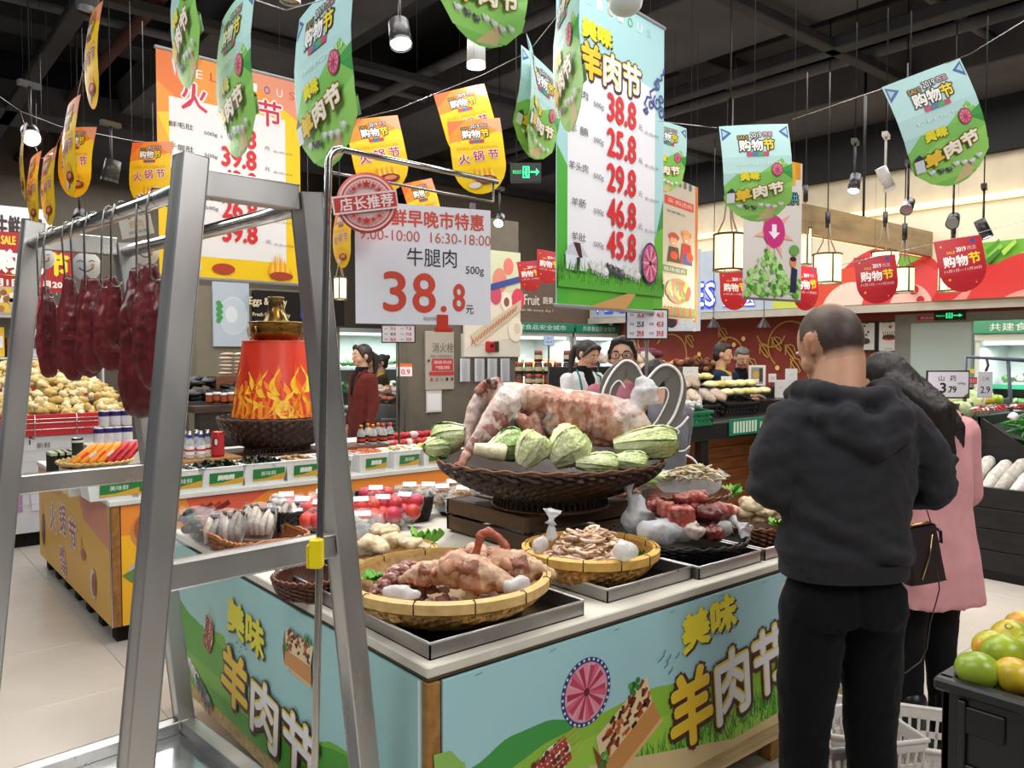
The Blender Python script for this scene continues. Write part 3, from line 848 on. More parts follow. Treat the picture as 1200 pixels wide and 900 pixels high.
def meat_tray(m,x,z,s,tilt=0.):
 ca,sa=math.cos(tilt),math.sin(tilt)
 def P(pts):return [(x+s*(a*ca-b*sa),z+s*(a*sa+b*ca))for a,b in pts]
 m.poly(P([(-.5,-.02),(.4,-.02),(.5,.3),(-.4,.34)]),'e8cfa0')
 m.poly(P([(-.5,-.24),(.42,-.3),(.42,-.02),(-.5,0)]),'c98c4e');m.poly(P([(-.5,-.24),(-.56,-.02),(-.48,.3),(-.44,.02)]),'7c4a22')
 m.poly(P([(-.5,-.24),(-.4,-.29),(-.3,-.25),(-.2,-.3),(.42,-.33),(.42,-.28)]),'e3b477')
 rnd=random.Random(int(x*100));m.many()
 for i in range(46):
  a=rnd.uniform(-.4,.38);b=rnd.uniform(0,.3);q=rnd.uniform(-.5,1.2);l=.09
  m.line([tuple(P([(a,b)])[0]),tuple(P([(a+l*math.cos(q),b+l*math.sin(q))])[0])],s*.045,rnd.choice(('8c3a1c','b2552a','5b2614','c9713a','6f2f1a','2e1a14')))
 for (a,b)in ((-.42,.05),(.3,.34)):
  for i in range(9):m.disc(*P([(a+rnd.uniform(-.07,.07),b+rnd.uniform(-.05,.07))])[0],s*.035,rnd.choice(('3f7f2c','5aa03a','2c5f22')),7)
 m.many(False)
def skewers(m,x,z,s,rot=0.):
 ca,sa=math.cos(rot),math.sin(rot)
 def P(a,b):return (x+s*(a*ca-b*sa),z+s*(a*sa+b*ca))
 m.poly([P(.5*math.cos(t*PI/10)*.9-.0,.32*math.sin(t*PI/10))for t in range(20)],'e9e4dc')
 rnd=random.Random(int(z*1000));m.many()
 for k in range(5):
  b=-.22+k*.11
  m.line([P(-.5,b),P(.72,b+.04)],s*.018,'d8b06c')
  for q in range(8):m.disc(*P(-.42+q*.11,b+rnd.uniform(-.02,.03)),s*.065,rnd.choice(('8f2a1c','b2402c','6d1d14','a8382a')),8)
 m.many(False)
def big_title(m,x,z,w,h,rot=0.,ow=.012,both=True,gold='f2c42b'):
 m.text('羊肉节',x,z,w,h,'4c1f1c',out='4c1f1c',ow=ow*1.7,rot=rot)
 m.text('羊肉节',x-ow*.2,z+ow*.3,w,h,'e6cf3c',out='e6cf3c',ow=ow*.75,rot=rot)
 m.text('羊肉节',x,z,w,h,gold,bold=ow*.42,rot=rot,both=(-.17,'f0ecec')if both else None)
def meiwei(m,x,z,w,h,rot=0.,ow=.004,c='f2e02a'):
 m.text('美味',x+ow*1.8,z-ow*1.2,w,h,'3c2a10',bold=ow*1.5,rot=rot)
 m.text('美味',x,z,w,h,c,bold=ow*1.3,out='b8a41c',ow=ow*.6,rot=rot)
def grass(m,x0,x1,z0,n,h,rnd,cs=('4f9f2e','3b8427','68b43a','2c6f22')):
 m.many()
 for i in range(n):
  a=rnd.uniform(x0,x1);b=max(PZ0+.004,z0+rnd.uniform(-h*.4,h*.5));l=rnd.uniform(.3,1)*h
  m.poly([(a-h*.05,b),(a+h*.05,b),(a+rnd.uniform(-.3,.3)*h,b+l)],rnd.choice(cs))
 m.many(False)
def sheep(m,x,z,s,dark=True):
 m.disc(x,z,s,'55555c' if dark else 'dedede',12,s*.62);m.disc(x-s*.95,z+s*.4,s*.4,'3a3a40' if dark else 'cfcfcf',9)
 for q in (-.5,-.2,.3,.6):m.line([(x+q*s,z-s*.3),(x+q*s,z-s*1.1)],s*.16,'3c3c40' if dark else 'c4c4c4')
 m.disc(x+s*.2,z+s*.2,s*.5,'8a8a90' if dark else 'f2f2f2',9,s*.3)
def hill(m,pts,c,x0,x1,z0=.0):
 m.poly([(x0,z0)]+[(x1,z0)]+pts[::-1],c)
HP=ITOP-.045-PZ0
# -- right-hand long panel (front, y = IY0)
pw=LX-.05
MB().bbox(.035,LX-.012,-.012,-.002,PZ0,ITOP-.045,'a6d2d8',.001).build('front_panel',PRINT,ISL)
m=Flat(.0001)
def q1(px,py):p=ony(px,py,IY0-.012);return (p.x-IX0,min(max(p.z,PZ0+.002),ITOP-.047))
m.rect(.036,PZ0,LX-.013,ITOP-.046,SKY)
xa,xb=.036,LX-.013
# hills: light green sweep, dark hill at the left
def curve(pts,n=20):
 out=[]
 for i in range(n+1):
  t=i/n*(len(pts)-1);k=min(int(t),len(pts)-2);f=t-k;f2=f*f*(3-2*f)
  out.append((pts[k][0]+(pts[k+1][0]-pts[k][0])*f,pts[k][1]+(pts[k+1][1]-pts[k][1])*f2))
 return out
dk=[q1(552,900),q1(600,862),q1(640,845),q1(676,842),q1(720,838)]
hill(m,curve(dk),'3f9a44',dk[0][0],dk[-1][0],PZ0)
dk2=[q1(560,900),q1(610,866),q1(670,849)]
hill(m,curve([q1(508,885),q1(525,880),q1(545,893)]),'8fbf5a',xa,q1(560,890)[0],PZ0)
lt=[q1(590,905),q1(650,865),q1(700,838),q1(760,808),q1(800,798),q1(850,780),q1(900,765),q1(960,770),(xb,q1(990,770)[1])]
hill(m,curve(lt,40),HILL,lt[0][0],xb,PZ0)
hill(m,curve([q1(620,900),q1(720,850),q1(820,830),(xb,.3)],30),'9cca44',q1(620,900)[0],xb,PZ0)
rnd=random.Random(4)
grass(m,q1(735,880)[0],xb-.02,PZ0+.09,420,.08,rnd)
grass(m,q1(790,860)[0],xb-.02,PZ0+.06,200,.09,rnd)
m.poly([q1(690,897),(q1(860,840)[0],PZ0+.03),(xb,PZ0+.07),(xb,PZ0+.002),(q1(700,898)[0],PZ0+.002)],'d9bf8e')
plate(m,*q1(687,811),.105)
a=q1(738,855);meat_tray(m,a[0],a[1],.30,.55)
a=q1(648,892);skewers(m,a[0],max(a[1],PZ0+.06),.16,.35)
a=q1(545,885);swirl(m,xa+.01,PZ0+.03,.155,False)
a=q1(831,728);meiwei(m,a[0],a[1],q1(862,710)[0]-q1(800,740)[0],.125,.12,.006)
a=q1(858,800);w=q1(921,770)[0]-q1(795,800)[0]
big_title(m,a[0],a[1],w*1.04,.25,.10,.015)
for (px,py,s)in ((777,768,.03),(784,770,.02),(794,767,.016),(781,778,.016),(786,785,.018)):
 a=q1(px,py);m.line([(a[0]-s,a[1]-s*.5),(a[0],a[1]),(a[0]+s*.2,a[1]+s*.6)],.004,'48604c')
for i in range(8):
 m.line([(xa+.1+i*.27,ITOP-.056),(xa+.125+i*.27,ITOP-.054)],.003,'8b8f8c')
m.put('printed_film',ISL,.012)
# -- left panel (x = IX0, facing -X)
LP=MB().bbox(-.012,-.002,.02,LY-.01,PZ0,ITOP-.045,'9cc9c8',.001).build('side_panel',PRINT,ISL)
m=Flat(.0001)
def q2(px,py):p=onx(px,py,IX0-.012);return (IY1-p.y,min(max(p.z,PZ0+.002),ITOP-.047))
xa,xb=.012,LY-.022
m.rect(xa,PZ0,xb,ITOP-.046,'a2cfcb')
m.rect(xb-.012,PZ0,xb,ITOP-.046,'e4eceb')
hl=[(xa,.42),q2(232,730),q2(262,745),q2(275,800),q2(300,840),q2(350,868),q2(395,873),q2(420,890),(xb,PZ0+.02)]
hill(m,curve(hl,40),'74b53a',xa,xb,PZ0)
hill(m,curve([(xa,.52),q2(225,722),q2(245,742),q2(262,760)],20),'5aa63c',xa,q2(262,760)[0],.3)
hill(m,curve([(xa,.32),q2(240,800),q2(300,850),q2(420,895),(xb,PZ0+.01)],30),'4f9f33',xa,xb,PZ0)
grass(m,xa,xb,PZ0+.04,260,.05,rnd)
a=q2(225,770)
for i in range(6):sheep(m,a[0]+i*.045-.03,a[1]-.03-i*.018,.03+.004*i,i>2)
swirl(m,xa+.01,q2(207,750)[1],.12,False,'3c4a86');swirl(m,xb-.01,PZ0+.03,.14,True)
a=q2(246,742);skewers(m,a[0],a[1],.16,1.25)
a=q2(289,734);meiwei(m,a[0],a[1],q2(309,740)[0]-q2(267,725)[0],.13,-.08,.005,'e6dc34')
a=q2(352,770);meat_tray(m,a[0],a[1],.22,.0)
a=q2(312,836);w=q2(371,860)[0]-q2(262,800)[0]
big_title(m,a[0],a[1],w,.215,-.10,.013)
for (px,py,s)in ((281,752,.02),(286,757,.015),(292,760,.015),(284,763,.012)):
 a=q2(px,py);m.line([(a[0]-s,a[1]-s*.5),(a[0],a[1]),(a[0]+s*.2,a[1]+s*.6)],.004,'48604c')
o=m.m.build('printed_film',PRINT,ISL,(-.012,LY,0),-PI/2)
# ---- stainless trays along the edges
def tray(x0,x1,y0,y1,h,label,lift=0.):
 t=thing('steel_tray',label,'tray',((x0+x1)/2,(y0+y1)/2,ITOP+lift),0,'stainless trays on the counter')
 a,b=(x1-x0)/2,(y1-y0)/2
 MB().box(-a,a,-b,b,0,.004,'6c6a6a').build('tray_floor',STEEL2,t)
 m=MB()
 for (p,q_,r,s_)in ((-a,a,-b,-b+.004),(-a,a,b-.004,b),(-a,-a+.004,-b,b),(a-.004,a,-b,b)):m.box(p,q_,r,s_,.001,h,'a8a5a2')
 ring=[(-a,-b,h),(a,-b,h),(a,b,h),(-a,b,h)]
 for i in range(4):m.tube([ring[i],ring[(i+1)%4]],.004,'dcdad6',6)
 m.build('tray_walls',STEEL,t);return t
y_=onx(322,674,IX0+.02).y
tray(IX0+.02,ony(683,715,IY0+.03).x,IY0+.025,min(y_,2.75),.045,'wide steel tray at the counter corner under the lamb head basket')
tray(ony(704,700,IY0+.09).x,ony(810,680,IY0+.06).x,IY0+.06,IY0+.62,.045,'steel tray under the basket of sliced intestines')
tray(ony(818,678,IY0+.04).x,ony(893,652,IY0+.03).x,IY0+.035,IY0+.6,.045,'steel tray under the black basket of red meat')
tray(ony(895,650,IY0+.04).x,IX1-.03,IY0+.035,IY0+.6,.045,'steel tray nearest the man at the end of the row')
# ---------------------------------------------------------------- baskets
def basket(label,loc,R,rb,h,col,rimc,rim='bamboo',foot=0.,name='wicker_basket',ns=44,rows=9,group=None,m_=None,rz=0.,sq=None):
 """round (or rounded rectangular: sq=(a,b)) woven basket, origin at the centre of its base"""
 t=thing(name,label,'basket',loc,rz,group);m_=m_ or WICKER
 def sup(a,r):
  if not sq:return (r*math.cos(a),r*math.sin(a))
  ca,sa=math.cos(a),math.sin(a);p=.32
  k=r/R
  return (sq[0]*k*math.copysign(abs(ca)**p,ca),sq[1]*k*math.copysign(abs(sa)**p,sa))
 def prof(f):return rb+(R-rb)*math.sin(f*PI/2)**.85
 amp=.0035+R*.006
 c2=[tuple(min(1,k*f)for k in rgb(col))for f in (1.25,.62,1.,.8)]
 rnd=random.Random(int(R*1000));rc=[rnd.choice(c2)for _ in range(997)]
 m=MB();nu=ns*2
 def fo(u,v):
  i=round(u*nu);j=round(v*rows)
  x,y=sup(u*2*PI,prof(v)+(amp if (i//2+j)%2 else -amp)*(1 if 0<j<rows else 0));return (x,y,foot+h*v)
 m.grid(fo,nu,rows,lambda u,v:rc[(int(u*nu)*7+int(v*rows)*131)%997],False,wrap=True)
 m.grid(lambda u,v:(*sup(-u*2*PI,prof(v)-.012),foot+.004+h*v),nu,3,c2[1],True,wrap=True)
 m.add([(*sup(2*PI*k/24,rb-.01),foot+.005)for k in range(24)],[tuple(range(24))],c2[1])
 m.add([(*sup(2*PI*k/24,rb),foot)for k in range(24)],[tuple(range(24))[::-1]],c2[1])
 # upright stakes
 for k in range(0,ns,2):
  a=2*PI*(k+.5)/ns;
  m.tube([(*sup(a,prof(f)+.002),foot+h*f)for f in (0,.35,.7,1)],.0028,c2[3],4,smooth=False)
 m.build('woven_wall',m_,t)
 rw=.011 if rim=='bamboo' else.007
 ring=lambda r,z:[(*sup(2*PI*k/64,r),z)for k in range(64)]
 m=MB()
 if rim=='bamboo':
  zz=foot+h
  for (r0,r1)in ((R+.001,R+.011),(R-.013,R-.003)):
   v=[];
   for (r,z)in ((r0,zz-.016),(r1,zz-.016),(r1+.001,zz+.012),(r0,zz+.016)):v+=[(*sup(2*PI*k/64,r),z)for k in range(64)]
   f=[(i*64+k,i*64+(k+1)%64,((i+1)%4)*64+(k+1)%64,((i+1)%4)*64+k)for i in range(4)for k in range(64)]
   m.add(v,f,rimc)
  o=m.build('rim',BAMBOO,t)
  for k in range(12):
   a=2*PI*(k+.3)/12;p0=sup(a,R+.0125);p1=sup(a,R-.015)
   q=MB().tube([(*p0,zz-.017),(*p0,zz+.014),(*sup(a,R),zz+.019),(*p1,zz+.012),(*p1,zz-.017)],.0016,'1f1712',5)
   q.build('binding',MATTE,t)
 else:
  pts=[]
  N=120
  for k in range(N):
   a=2*PI*k/N;pts.append((*sup(a,R+.004*math.cos(k*1.57)),foot+h+.004*math.sin(k*1.57)))
  m.tube(pts,rw*.8,rimc,6,closed=True);m.tube(ring(R-.004,foot+h-.006),rw,rimc,6,closed=True)
  m.build('rim',m_,t)
 if foot:
  m=MB()
  for k in range(60):
   a=2*PI*k/60;rr_=rb*.92
   m.tube([(*sup(a,rr_*.96),foot+.004),(*sup(a,rr_),0)],.006,c2[k%4],4,smooth=False)
  m.tube(ring(rb*.93,.006),.007,rimc,6,closed=True);m.build('foot_ring',m_,t)
 return t
def put(px,py,z):p=onz(px,py,z);return Vector((p.x,p.y,0))
ZT_=ITOP+.005
c1=onz(523,672,ZT_+.125);basket('wide bamboo basket with cooked lamb heads at the counter corner',(c1.x,c1.y,ZT_),.308,.15,.115,'c99a54','d9b473',name='bamboo_basket',ns=56)
c2_=onz(692,640,ZT_+.115);basket('round bamboo basket heaped with sliced white intestines',(c2_.x,c2_.y,ZT_),.232,.13,.105,'c08c44','d9ac58',name='bamboo_basket',ns=48)
c3=onz(795,621,ZT_+.09);basket('flat black basket under red meat and plastic bags',(c3.x,c3.y,ZT_),.272,.19,.075,'241d1a','3a322c','cane')
c4=onz(800,573,ITOP+.12);basket('brown basket holding the bag of pale sliced tripe',(c4.x,c4.y,ITOP),.235,.17,.11,'6f4122','7d4b28','cane')
c5=onz(903,611,ZT_+.09);c5.y=max(c5.y,IY0+.25);basket('brown basket of cream coloured stomachs next to the man',(c5.x,c5.y,ZT_),.2,.16,.085,'6f3f20','80502c','cane')
c6=onz(449,645,ZT_+.07);basket('shallow bamboo basket of folded beige tripe behind the steel leg',(c6.x,c6.y,ZT_),.19,.14,.065,'b5853c','d9b473',name='bamboo_basket')
c7=onz(362,672,ZT_+.07);basket('small brown basket in the tray behind the price pole',(c7.x,c7.y,ZT_),.115,.09,.065,'5a2f1c','6b3a22','cane',ns=28)
c8=onz(715,572,ITOP+.09);basket('small brown basket of wrapped greens behind the red meat',(c8.x,c8.y,ITOP),.15,.12,.08,'5f3a20','704626','cane',ns=30)
# crate and the big basket with the carcass
ca_=onz(617,607,.945);cb_=onz(522,585,.945)
CX0=(ca_.x+cb_.x)/2;CYa,CYb=ca_.y,cb_.y
t=thing('wooden_crate','dark slatted wooden crate carrying the big lamb basket','crate',(CX0,CYa,ITOP))
cw,cl,ch=.62,CYb-CYa,.145
for side in (0,1):
 for k in range(2):
  MB().bbox(0+side*(cw-.018),.018+side*(cw-.018),-.0,cl,.01+k*.075,.072+k*.075,('55402c','5f4832')[k],.002).build('slat',WOODX,t)
  MB().bbox(0,cw,-.018+side*cl,0+side*cl,.01+k*.075,.072+k*.075,('5d4630','4e3a28')[k],.002).build('slat',WOOD,t)
for (x,y)in ((.02,.004),(cw-.05,.004),(.02,cl-.034),(cw-.05,cl-.034)):MB().bbox(x,x+.03,y,y+.03,0,ch,'4a3726',.002).build('corner_block',WOODX,t)
for k in range(4):MB().bbox(.005+k*.155,.13+k*.155,0,cl,ch-.012+.002,ch+.002,'5a4430',.002).build('top_slat',WOODX,t)
c9=at(645,500,3.55);CZ=ITOP+ch+.003
c9=onz(645,537,CZ+.2)
basket('large dark woven basket with a whole skinned lamb on cabbages',(c9.x,c9.y,CZ),.49,.27,.15,'3a2418','6b4a30','cane',foot=.055,ns=72,rows=12)
BZ=CZ+.055;BR=c9
# ---------------------------------------------------------------- the lamb carcass
ZC=c9.dot(FW)
def W3(px,py,dz=0.):
 return at(px,py,ZC+dz)
def LT(pts,rs,c,dz=0.,n=14):
 dzs=dz if isinstance(dz,(list,tuple))else [dz]*len(pts)
 k=ZC/F
 return blobtube([W3(p[0],p[1],d)for p,d in zip(pts,dzs)],[r*k for r in rs],c,n)
FT,PK='cdb8aa','b98870'
prims=[LT([(588,468),(612,466),(636,469),(656,479),(690,489),(715,494),(732,496)],[18,17,19,25,31,31,27],PK,0),LT([(582,462),(604,461),(640,464),(680,470),(712,476),(738,482)],[14,14,11,12,14,12],'d3c2b5',.03),LT([(735,488),(744,500),(736,518),(722,532)],[21,20,15,6],'c9b9af',-.03),LT([(742,482),(752,474),(757,464)],[12,9,8],'a8584a',0),LT([(748,508),(753,522),(744,534)],[10,8,5],'b09088',-.01),LT([(594,472),(582,488),(569,505),(556,520),(548,531)],[18,16,12,8,5.5],'c7aea3',[-.06,-.08,-.1,-.11,-.12]),LT([(586,495),(572,510),(560,520)],[7,6,4],'9c5a5a',[-.11,-.12,-.125]),LT([(548,530),(543,540),(539,548),(537,558)],[5.5,4.6,5,4.5],'b5654a',[-.12,-.14,-.15,-.16]),LT([(536,546),(534,555),(539,563)],[5,5.5,4],'a8503a',[-.14,-.15,-.16]),LT([(570,462),(557,482),(550,504),(548,522)],[13,12,8,4.5],'b79e94',[.06,.04,0,-.04]),LT([(560,458),(568,451),(582,448)],[5,6,7],'9c4a38',.0),LT([(572,446),(580,449)],[4,5],'4a201a',-.04),LT([(626,492),(632,508),(640,522)],[9,11,6],'9a6654',-.04),LT([(612,492),(620,506),(630,516)],[8,6,4],'b87a64',-.07),LT([(690,508),(712,512)],[13,13],'c4775f',-.03),LT([(640,494),(650,510),(648,522)],[5,5,3],'8a766c',-.09),LT([(590,462),(602,470),(600,486)],[9,9,6],'ddd6d0',-.08)]
for i in range(10):
 x=640+i*8;prims.append(LT([(x,464+i*1.1),(x+3,484),(x+2,505)],[2.6,3.2,2.2],('ad6a52','c4907a')[i%2],-.1))
q=fuse(prims,.0075,2,lambda p:.004*nz(p,14,3)+.0028*nz(p,45,5))
t=thing('lamb_carcass','whole skinned lamb carcass lying over cabbages in the big dark basket','meat',(c9.x,c9.y,BZ))
q=xfm(q,TR(-c9.x,-c9.y,-BZ));q.build('carcass_body',CARC,t)
m=fuse([LT([(744,478),(752,466),(757,455),(752,449)],[9,13,15,9],'e3e6ea',-.03),LT([(758,452),(764,468)],[9,7],'dfe3e8',-.01)],.007,1,lambda p:.006*nz(p,40,2))
xfm(m,TR(-c9.x,-c9.y,-BZ)).build('neck_wrap',BAG,t,label='white plastic film around the neck')
# ---------------------------------------------------------------- cabbages
def napa(label,p,L,R,rz,tilt,c0='dfe6b0',c1='b9cc78',seed=1,group='cabbages around the lamb',name='napa_cabbage'):
 """overlapping crinkled leaves around an elongated head; axis local X (root at -x)"""
 t=thing(name,label,'cabbage',p,0,group);t.rotation_euler=(0,tilt,rz)
 rnd=random.Random(seed);GA,GB,VE=rgb(c0),rgb(c1),tuple(.5*(a+b)for a,b in zip(rgb('eef0d8'),rgb(c0)))
 def rad(v):return R*(.42+.6*math.sin(min(1.,v*1.5)*PI/2))*(1 if v<.72 else math.cos((v-.72)/.28*PI*.36))
 def colr(u,v):
  a=abs(u-.5)
  if a<.07*(1.2-v)+.012 or (v>.2 and abs((a*3.2-v*.9+rnd_off)%.22)<.035):return VE
  f=min(1,max(0,(v-.3)*1.2+a*.9-.15));return tuple(x+(y-x)*f for x,y in zip(GA,GB))
 rnd_off=0
 m=MB();m.grid(lambda u,v:(L*(-.5+.97*v),rad(v)*.93*math.cos(u*2*PI),rad(v)*.93*math.sin(u*2*PI))if 0<v<1 else (L*(-.5+.97*v),0,0),18,10,c0,True,wrap=True)
 m.build('heart',LEAFM,t)
 for k in range(6):
  a=2*PI*k/6+rnd.uniform(-.2,.2);l=MB();wid_=.95+rnd.uniform(-.08,.12);ph=rnd.uniform(0,6)
  cut=.92+.1*rnd.random();lift=1.0+.035*(k%3)
  def fn(u,v):
   v_=v*cut;w=(u-.5)*2*wid_*(.75+.35*v)
   ruff=R*(.05*noise.noise(Vector((u*5+ph,v*6,k)))+.085*noise.noise(Vector((u*13+ph,v*16,k+3))))*(.5+v)
   edge_=R*.16*(abs(u-.5)*2)**3*(.3+v)+R*.12*max(0,v-.9)*10*.4
   r=rad(v_)*lift+ruff+edge_
   return (-L*.5+L*v_,r*math.cos(a+w),r*math.sin(a+w))
  l.grid(fn,22,22,colr,True);l.build('leaf',LEAFM,t)
 return t
def on_basket(px,py,Z):return at(px,py,Z)
Zf=ZC-.25
zr=BZ+.12
napa('big pale napa cabbage lying at the lamb neck end of the basket',at(757,519,ZC-.12),.27,.062,FACE-.1,-.12,seed=3)
napa('large napa half with fanned leaves under the lamb belly',at(665,525,ZC-.32),.17,.072,FACE+.1,-.75,'e3e8b8','bccb7e',seed=5)
napa('rounded pale cabbage half between the green cabbage and the fanned one',at(623,527,ZC-.34),.15,.058,FACE+.3,-1.0,'e0e4b4','bfcc80',seed=7)
napa('tight green cabbage behind the lamb foreleg gap',at(596,522,ZC-.24),.14,.06,FACE,-.3,'b8d28c','8cb05c',seed=9)
napa('pale cabbage lying flat on the front rim',at(700,543,ZC-.36),.17,.04,FACE,0,'e3eab8','c0d184',seed=11)
napa('pale cabbage lying flat below the lamb neck',at(737,541,ZC-.3),.15,.038,FACE-.2,0,'dfe8b4','bccf80',seed=13)
napa('dull green cabbage at the hoof end of the basket',at(528,512,ZC+.02),.17,.062,FACE+PI*.85,.25,'c9d39a','9ab262',seed=15)
napa('green cabbage lying behind the hind legs',at(512,524,ZC-.02),.12,.045,FACE+.6,0,'bccb8c','84a052',seed=17)
t=thing('cabbage_root','cream cabbage stump with its cut end beside the hind leg','cabbage',at(576,529,ZC-.3),FACE,'cabbages around the lamb')
MB().tube([(-.07,0,.012),(.0,0,.0),(.05,0,-.006),(.058,0,-.008)],[.022,.034,.036,.03],'dcd3b0',16).build('stump',LEAFM,t)
# ---------------------------------------------------------------- ram-horn board behind the neck
HB=at(757,475,ZC+.42)
t=thing('horn_board','grey cut-out board of curled ram horns edged in white behind the lamb','board',(HB.x,HB.y,ITOP),FACE)
def HX(px,py):k=(ZC+.42)/F;c,s=math.cos(PITCH),math.sin(PITCH);p=at(px,py,ZC+.42)-HB;return (p.dot(RT),(HB.z-ITOP)+p.z)
def band(pts,ws,c,y0,y1):
 L_=[HX(*p)for p in pts];n=len(L_);k=ZC/F;v=[]
 for i,p in enumerate(L_):
  a=L_[max(i-1,0)];b=L_[min(i+1,n-1)];dx,dz=b[0]-a[0],b[1]-a[1];l=math.hypot(dx,dz)or 1
  nx,nz_=-dz/l*ws[i]*k/2,dx/l*ws[i]*k/2
  v+=[(p[0]+nx,y0,p[1]+nz_),(p[0]-nx,y0,p[1]-nz_),(p[0]+nx,y1,p[1]+nz_),(p[0]-nx,y1,p[1]-nz_)]
 f=[]
 for i in range(n-1):
  a,b=4*i,4*i+4
  f+=[(a,a+1,b+1,b),(a+2,b+2,b+3,a+3),(a,b,b+2,a+2),(a+1,a+3,b+3,b+1)]
 f+=[(0,2,3,1),(4*n-4,4*n-3,4*n-1,4*n-2)]
 return MB().add(v,f,c)
def arc(pts,n=6):
 out=[]
 P_=[pts[0]]+list(pts)+[pts[-1]]
 for i in range(1,len(P_)-2):
  for k in range(n):
   s=k/n;a,b,c,d=P_[i-1:i+3]
   out.append(tuple(.5*(2*b[j]+(c[j]-a[j])*s+(2*a[j]-5*b[j]+4*c[j]-d[j])*s*s+(3*b[j]-a[j]-3*c[j]+d[j])*s**3)for j in (0,1)))
 out.append(pts[-1]);return out
la=arc([(709,490),(711,465),(718,444),(733,433),(748,445)]);ra=arc([(759,462),(772,440),(786,438),(792,455),(788,480),(778,505),(768,528)])
def wid(n,a,b,c):return [a+(b-a)*math.sin(min(1,i/(n-1)*1.0)*PI)**.8+(c-a)*i/(n-1)for i in range(n)]
band(la,wid(len(la),12,24,14),'6b6862',-.012,.012).build('horn',MATTE,t,label='dark grey horn shape')
band(ra,wid(len(ra),10,24,16),'6b6862',-.012,.012).build('horn',MATTE,t,label='dark grey horn shape')
def edge(pts,r=.006):
 k=arc(pts,5);MB().tube([(HX(*p)[0],-.014,HX(*p)[1])for p in k],r,'efece6',8).build('white_edging',PLASTIC,t)
edge([(702,488),(706,460),(716,438),(731,423),(744,427),(752,440),(756,446)]);edge([(712,476),(716,455),(725,446),(732,455)],.004)
edge([(757,446),(772,430),(786,429),(797,441),(798,460),(790,485),(780,500)],.007);edge([(761,464),(770,456),(780,455),(782,466),(772,488),(760,504)],.004)
edge([(806,488),(795,500),(778,507)],.006);edge([(780,500),(795,505),(784,515)],.004)
edge([(786,528),(800,528),(808,522)],.003);edge([(803,533),(812,538),(820,549)],.005)
p=HX(757,500);MB().box(p[0]-.02,p[0]+.02,.0,.02,0,p[1],'55524d').build('support_stick',MATTE,t)
# ---------------------------------------------------------------- cooked lamb heads etc. in the corner basket
bz=ZT_+.075
def lamb_head(label,px,py,Z,rz,s=1.,seed=0):
 t=thing('lamb_skull',label,'meat',at(px,py,Z),rz,'cooked lamb heads in the corner basket')
 C1,C2='cfa98a','b57f62'
 pr=[blobtube([(0,0,.0),(.045,0,.0),(.10,0,-.02),(.135,0,-.032)],[.042,.04,.026,.016],C1,14),blobtube([(.0,0,.01),(-.03,0,-.005)],[.04,.034],'c79a7c',12),blobtube([(.03,.03,-.02),(.07,.02,-.035)],[.02,.012],C2,10),blobtube([(.03,-.03,-.02),(.07,-.02,-.035)],[.02,.012],C2,10),blobtube([(.02,.034,.014),(.028,.036,.012)],[.013,.011],'8f5a45',8),blobtube([(.02,-.034,.014),(.028,-.036,.012)],[.013,.011],'8f5a45',8)]
 q=fuse(pr,.005,2,lambda p:.0045*nz(p,34,seed)+.003*nz(p,80,seed));q.v=[(x*s,y*s,z*s)for x,y,z in q.v];q.build('skull',OFFAL,t)
 for sd in (-1,1):
  e=MB();e.ball((-.01*s,sd*.05*s,.02*s),(.012*s,.034*s,.018*s),C2,12,8,disp=.2,seed=seed+sd);e.build('ear',OFFAL,t)
 MB().tube([(.1*s,0,-.035*s),(.125*s,0,-.047*s)],[.012*s,.007*s],'6e3b31',8).build('mouth',OFFAL,t)
 return t
lamb_head('pale lamb head lying in the middle of the corner basket',537,668,2.33,-.9,1.25,1)
lamb_head('lamb head lying at the outer side of the corner basket',590,664,2.40,-.35,1.15,5)
lamb_head('small pale lamb head between the shredded meat and the middle one',512,672,2.36,2.2,.85,12)
lamb_head('darker lamb head facing away behind the pale one',560,655,2.5,1.2,1.05,9)
# curled ears/hooks standing up
for i,(pl,lb)in enumerate((([(553,668),(556,655),(560,640),(563,628)],'reddish strip of skin standing up behind the heads'),([(563,626),(572,622),(584,630),(592,640),(597,655)],'long curled reddish ear bending over the outer head'),([(520,655),(526,648),(530,660)],'small pink cartilage beside the shredded meat'))):
 m=fuse([blobtube([at(a,b,2.42)for a,b in pl],[.012+.003*(k%2)for k in range(len(pl))],'a8583e',10)],.004,1,lambda p:.002*nz(p,60,2))
 o=at(*pl[0],2.42);single('meat_strip',xfm(m,TR(-o.x,-o.y,-o.z)),OFFAL,lb,'meat',o,0,'strips standing in the corner basket')
def heap(n,cx,cy,z0,rx,ry,h,cols,szr,seed,fn):
 r=random.Random(seed);m=MB()
 for i in range(n):
  a=r.uniform(0,2*PI);q=math.sqrt(r.random());x,y=q*rx*math.cos(a),q*ry*math.sin(a)
  z=z0+h*(1-q*q)+r.uniform(-.006,.008);fn(m,r,Vector((cx+x,cy+y,z)),r.uniform(*szr),r.choice(cols))
 return m
def f_chunk(m,r,p,s,c):m.ball(p,(s,s*r.uniform(.5,.9),s*r.uniform(.35,.7)),c,8,6,M=Matrix.Rotation(r.uniform(0,6),4,'Z')@Matrix.Rotation(r.uniform(-.8,.8),4,'X'),disp=.5,dscale=1.6,seed=r.random()*50)
def f_curl(m,r,p,s,c):
 a0=r.uniform(0,6);t=r.uniform(-1,1);n=7;k=r.uniform(.7,1.5)
 pts=[p+Vector((s*math.cos(a0+k*i*.55),s*math.sin(a0+k*i*.55),s*.5*t*math.sin(i*.6)))for i in range(n)]
 m.tube(pts,[s*.14,s*.24,s*.26,s*.24,s*.26,s*.22,s*.12],c,6)
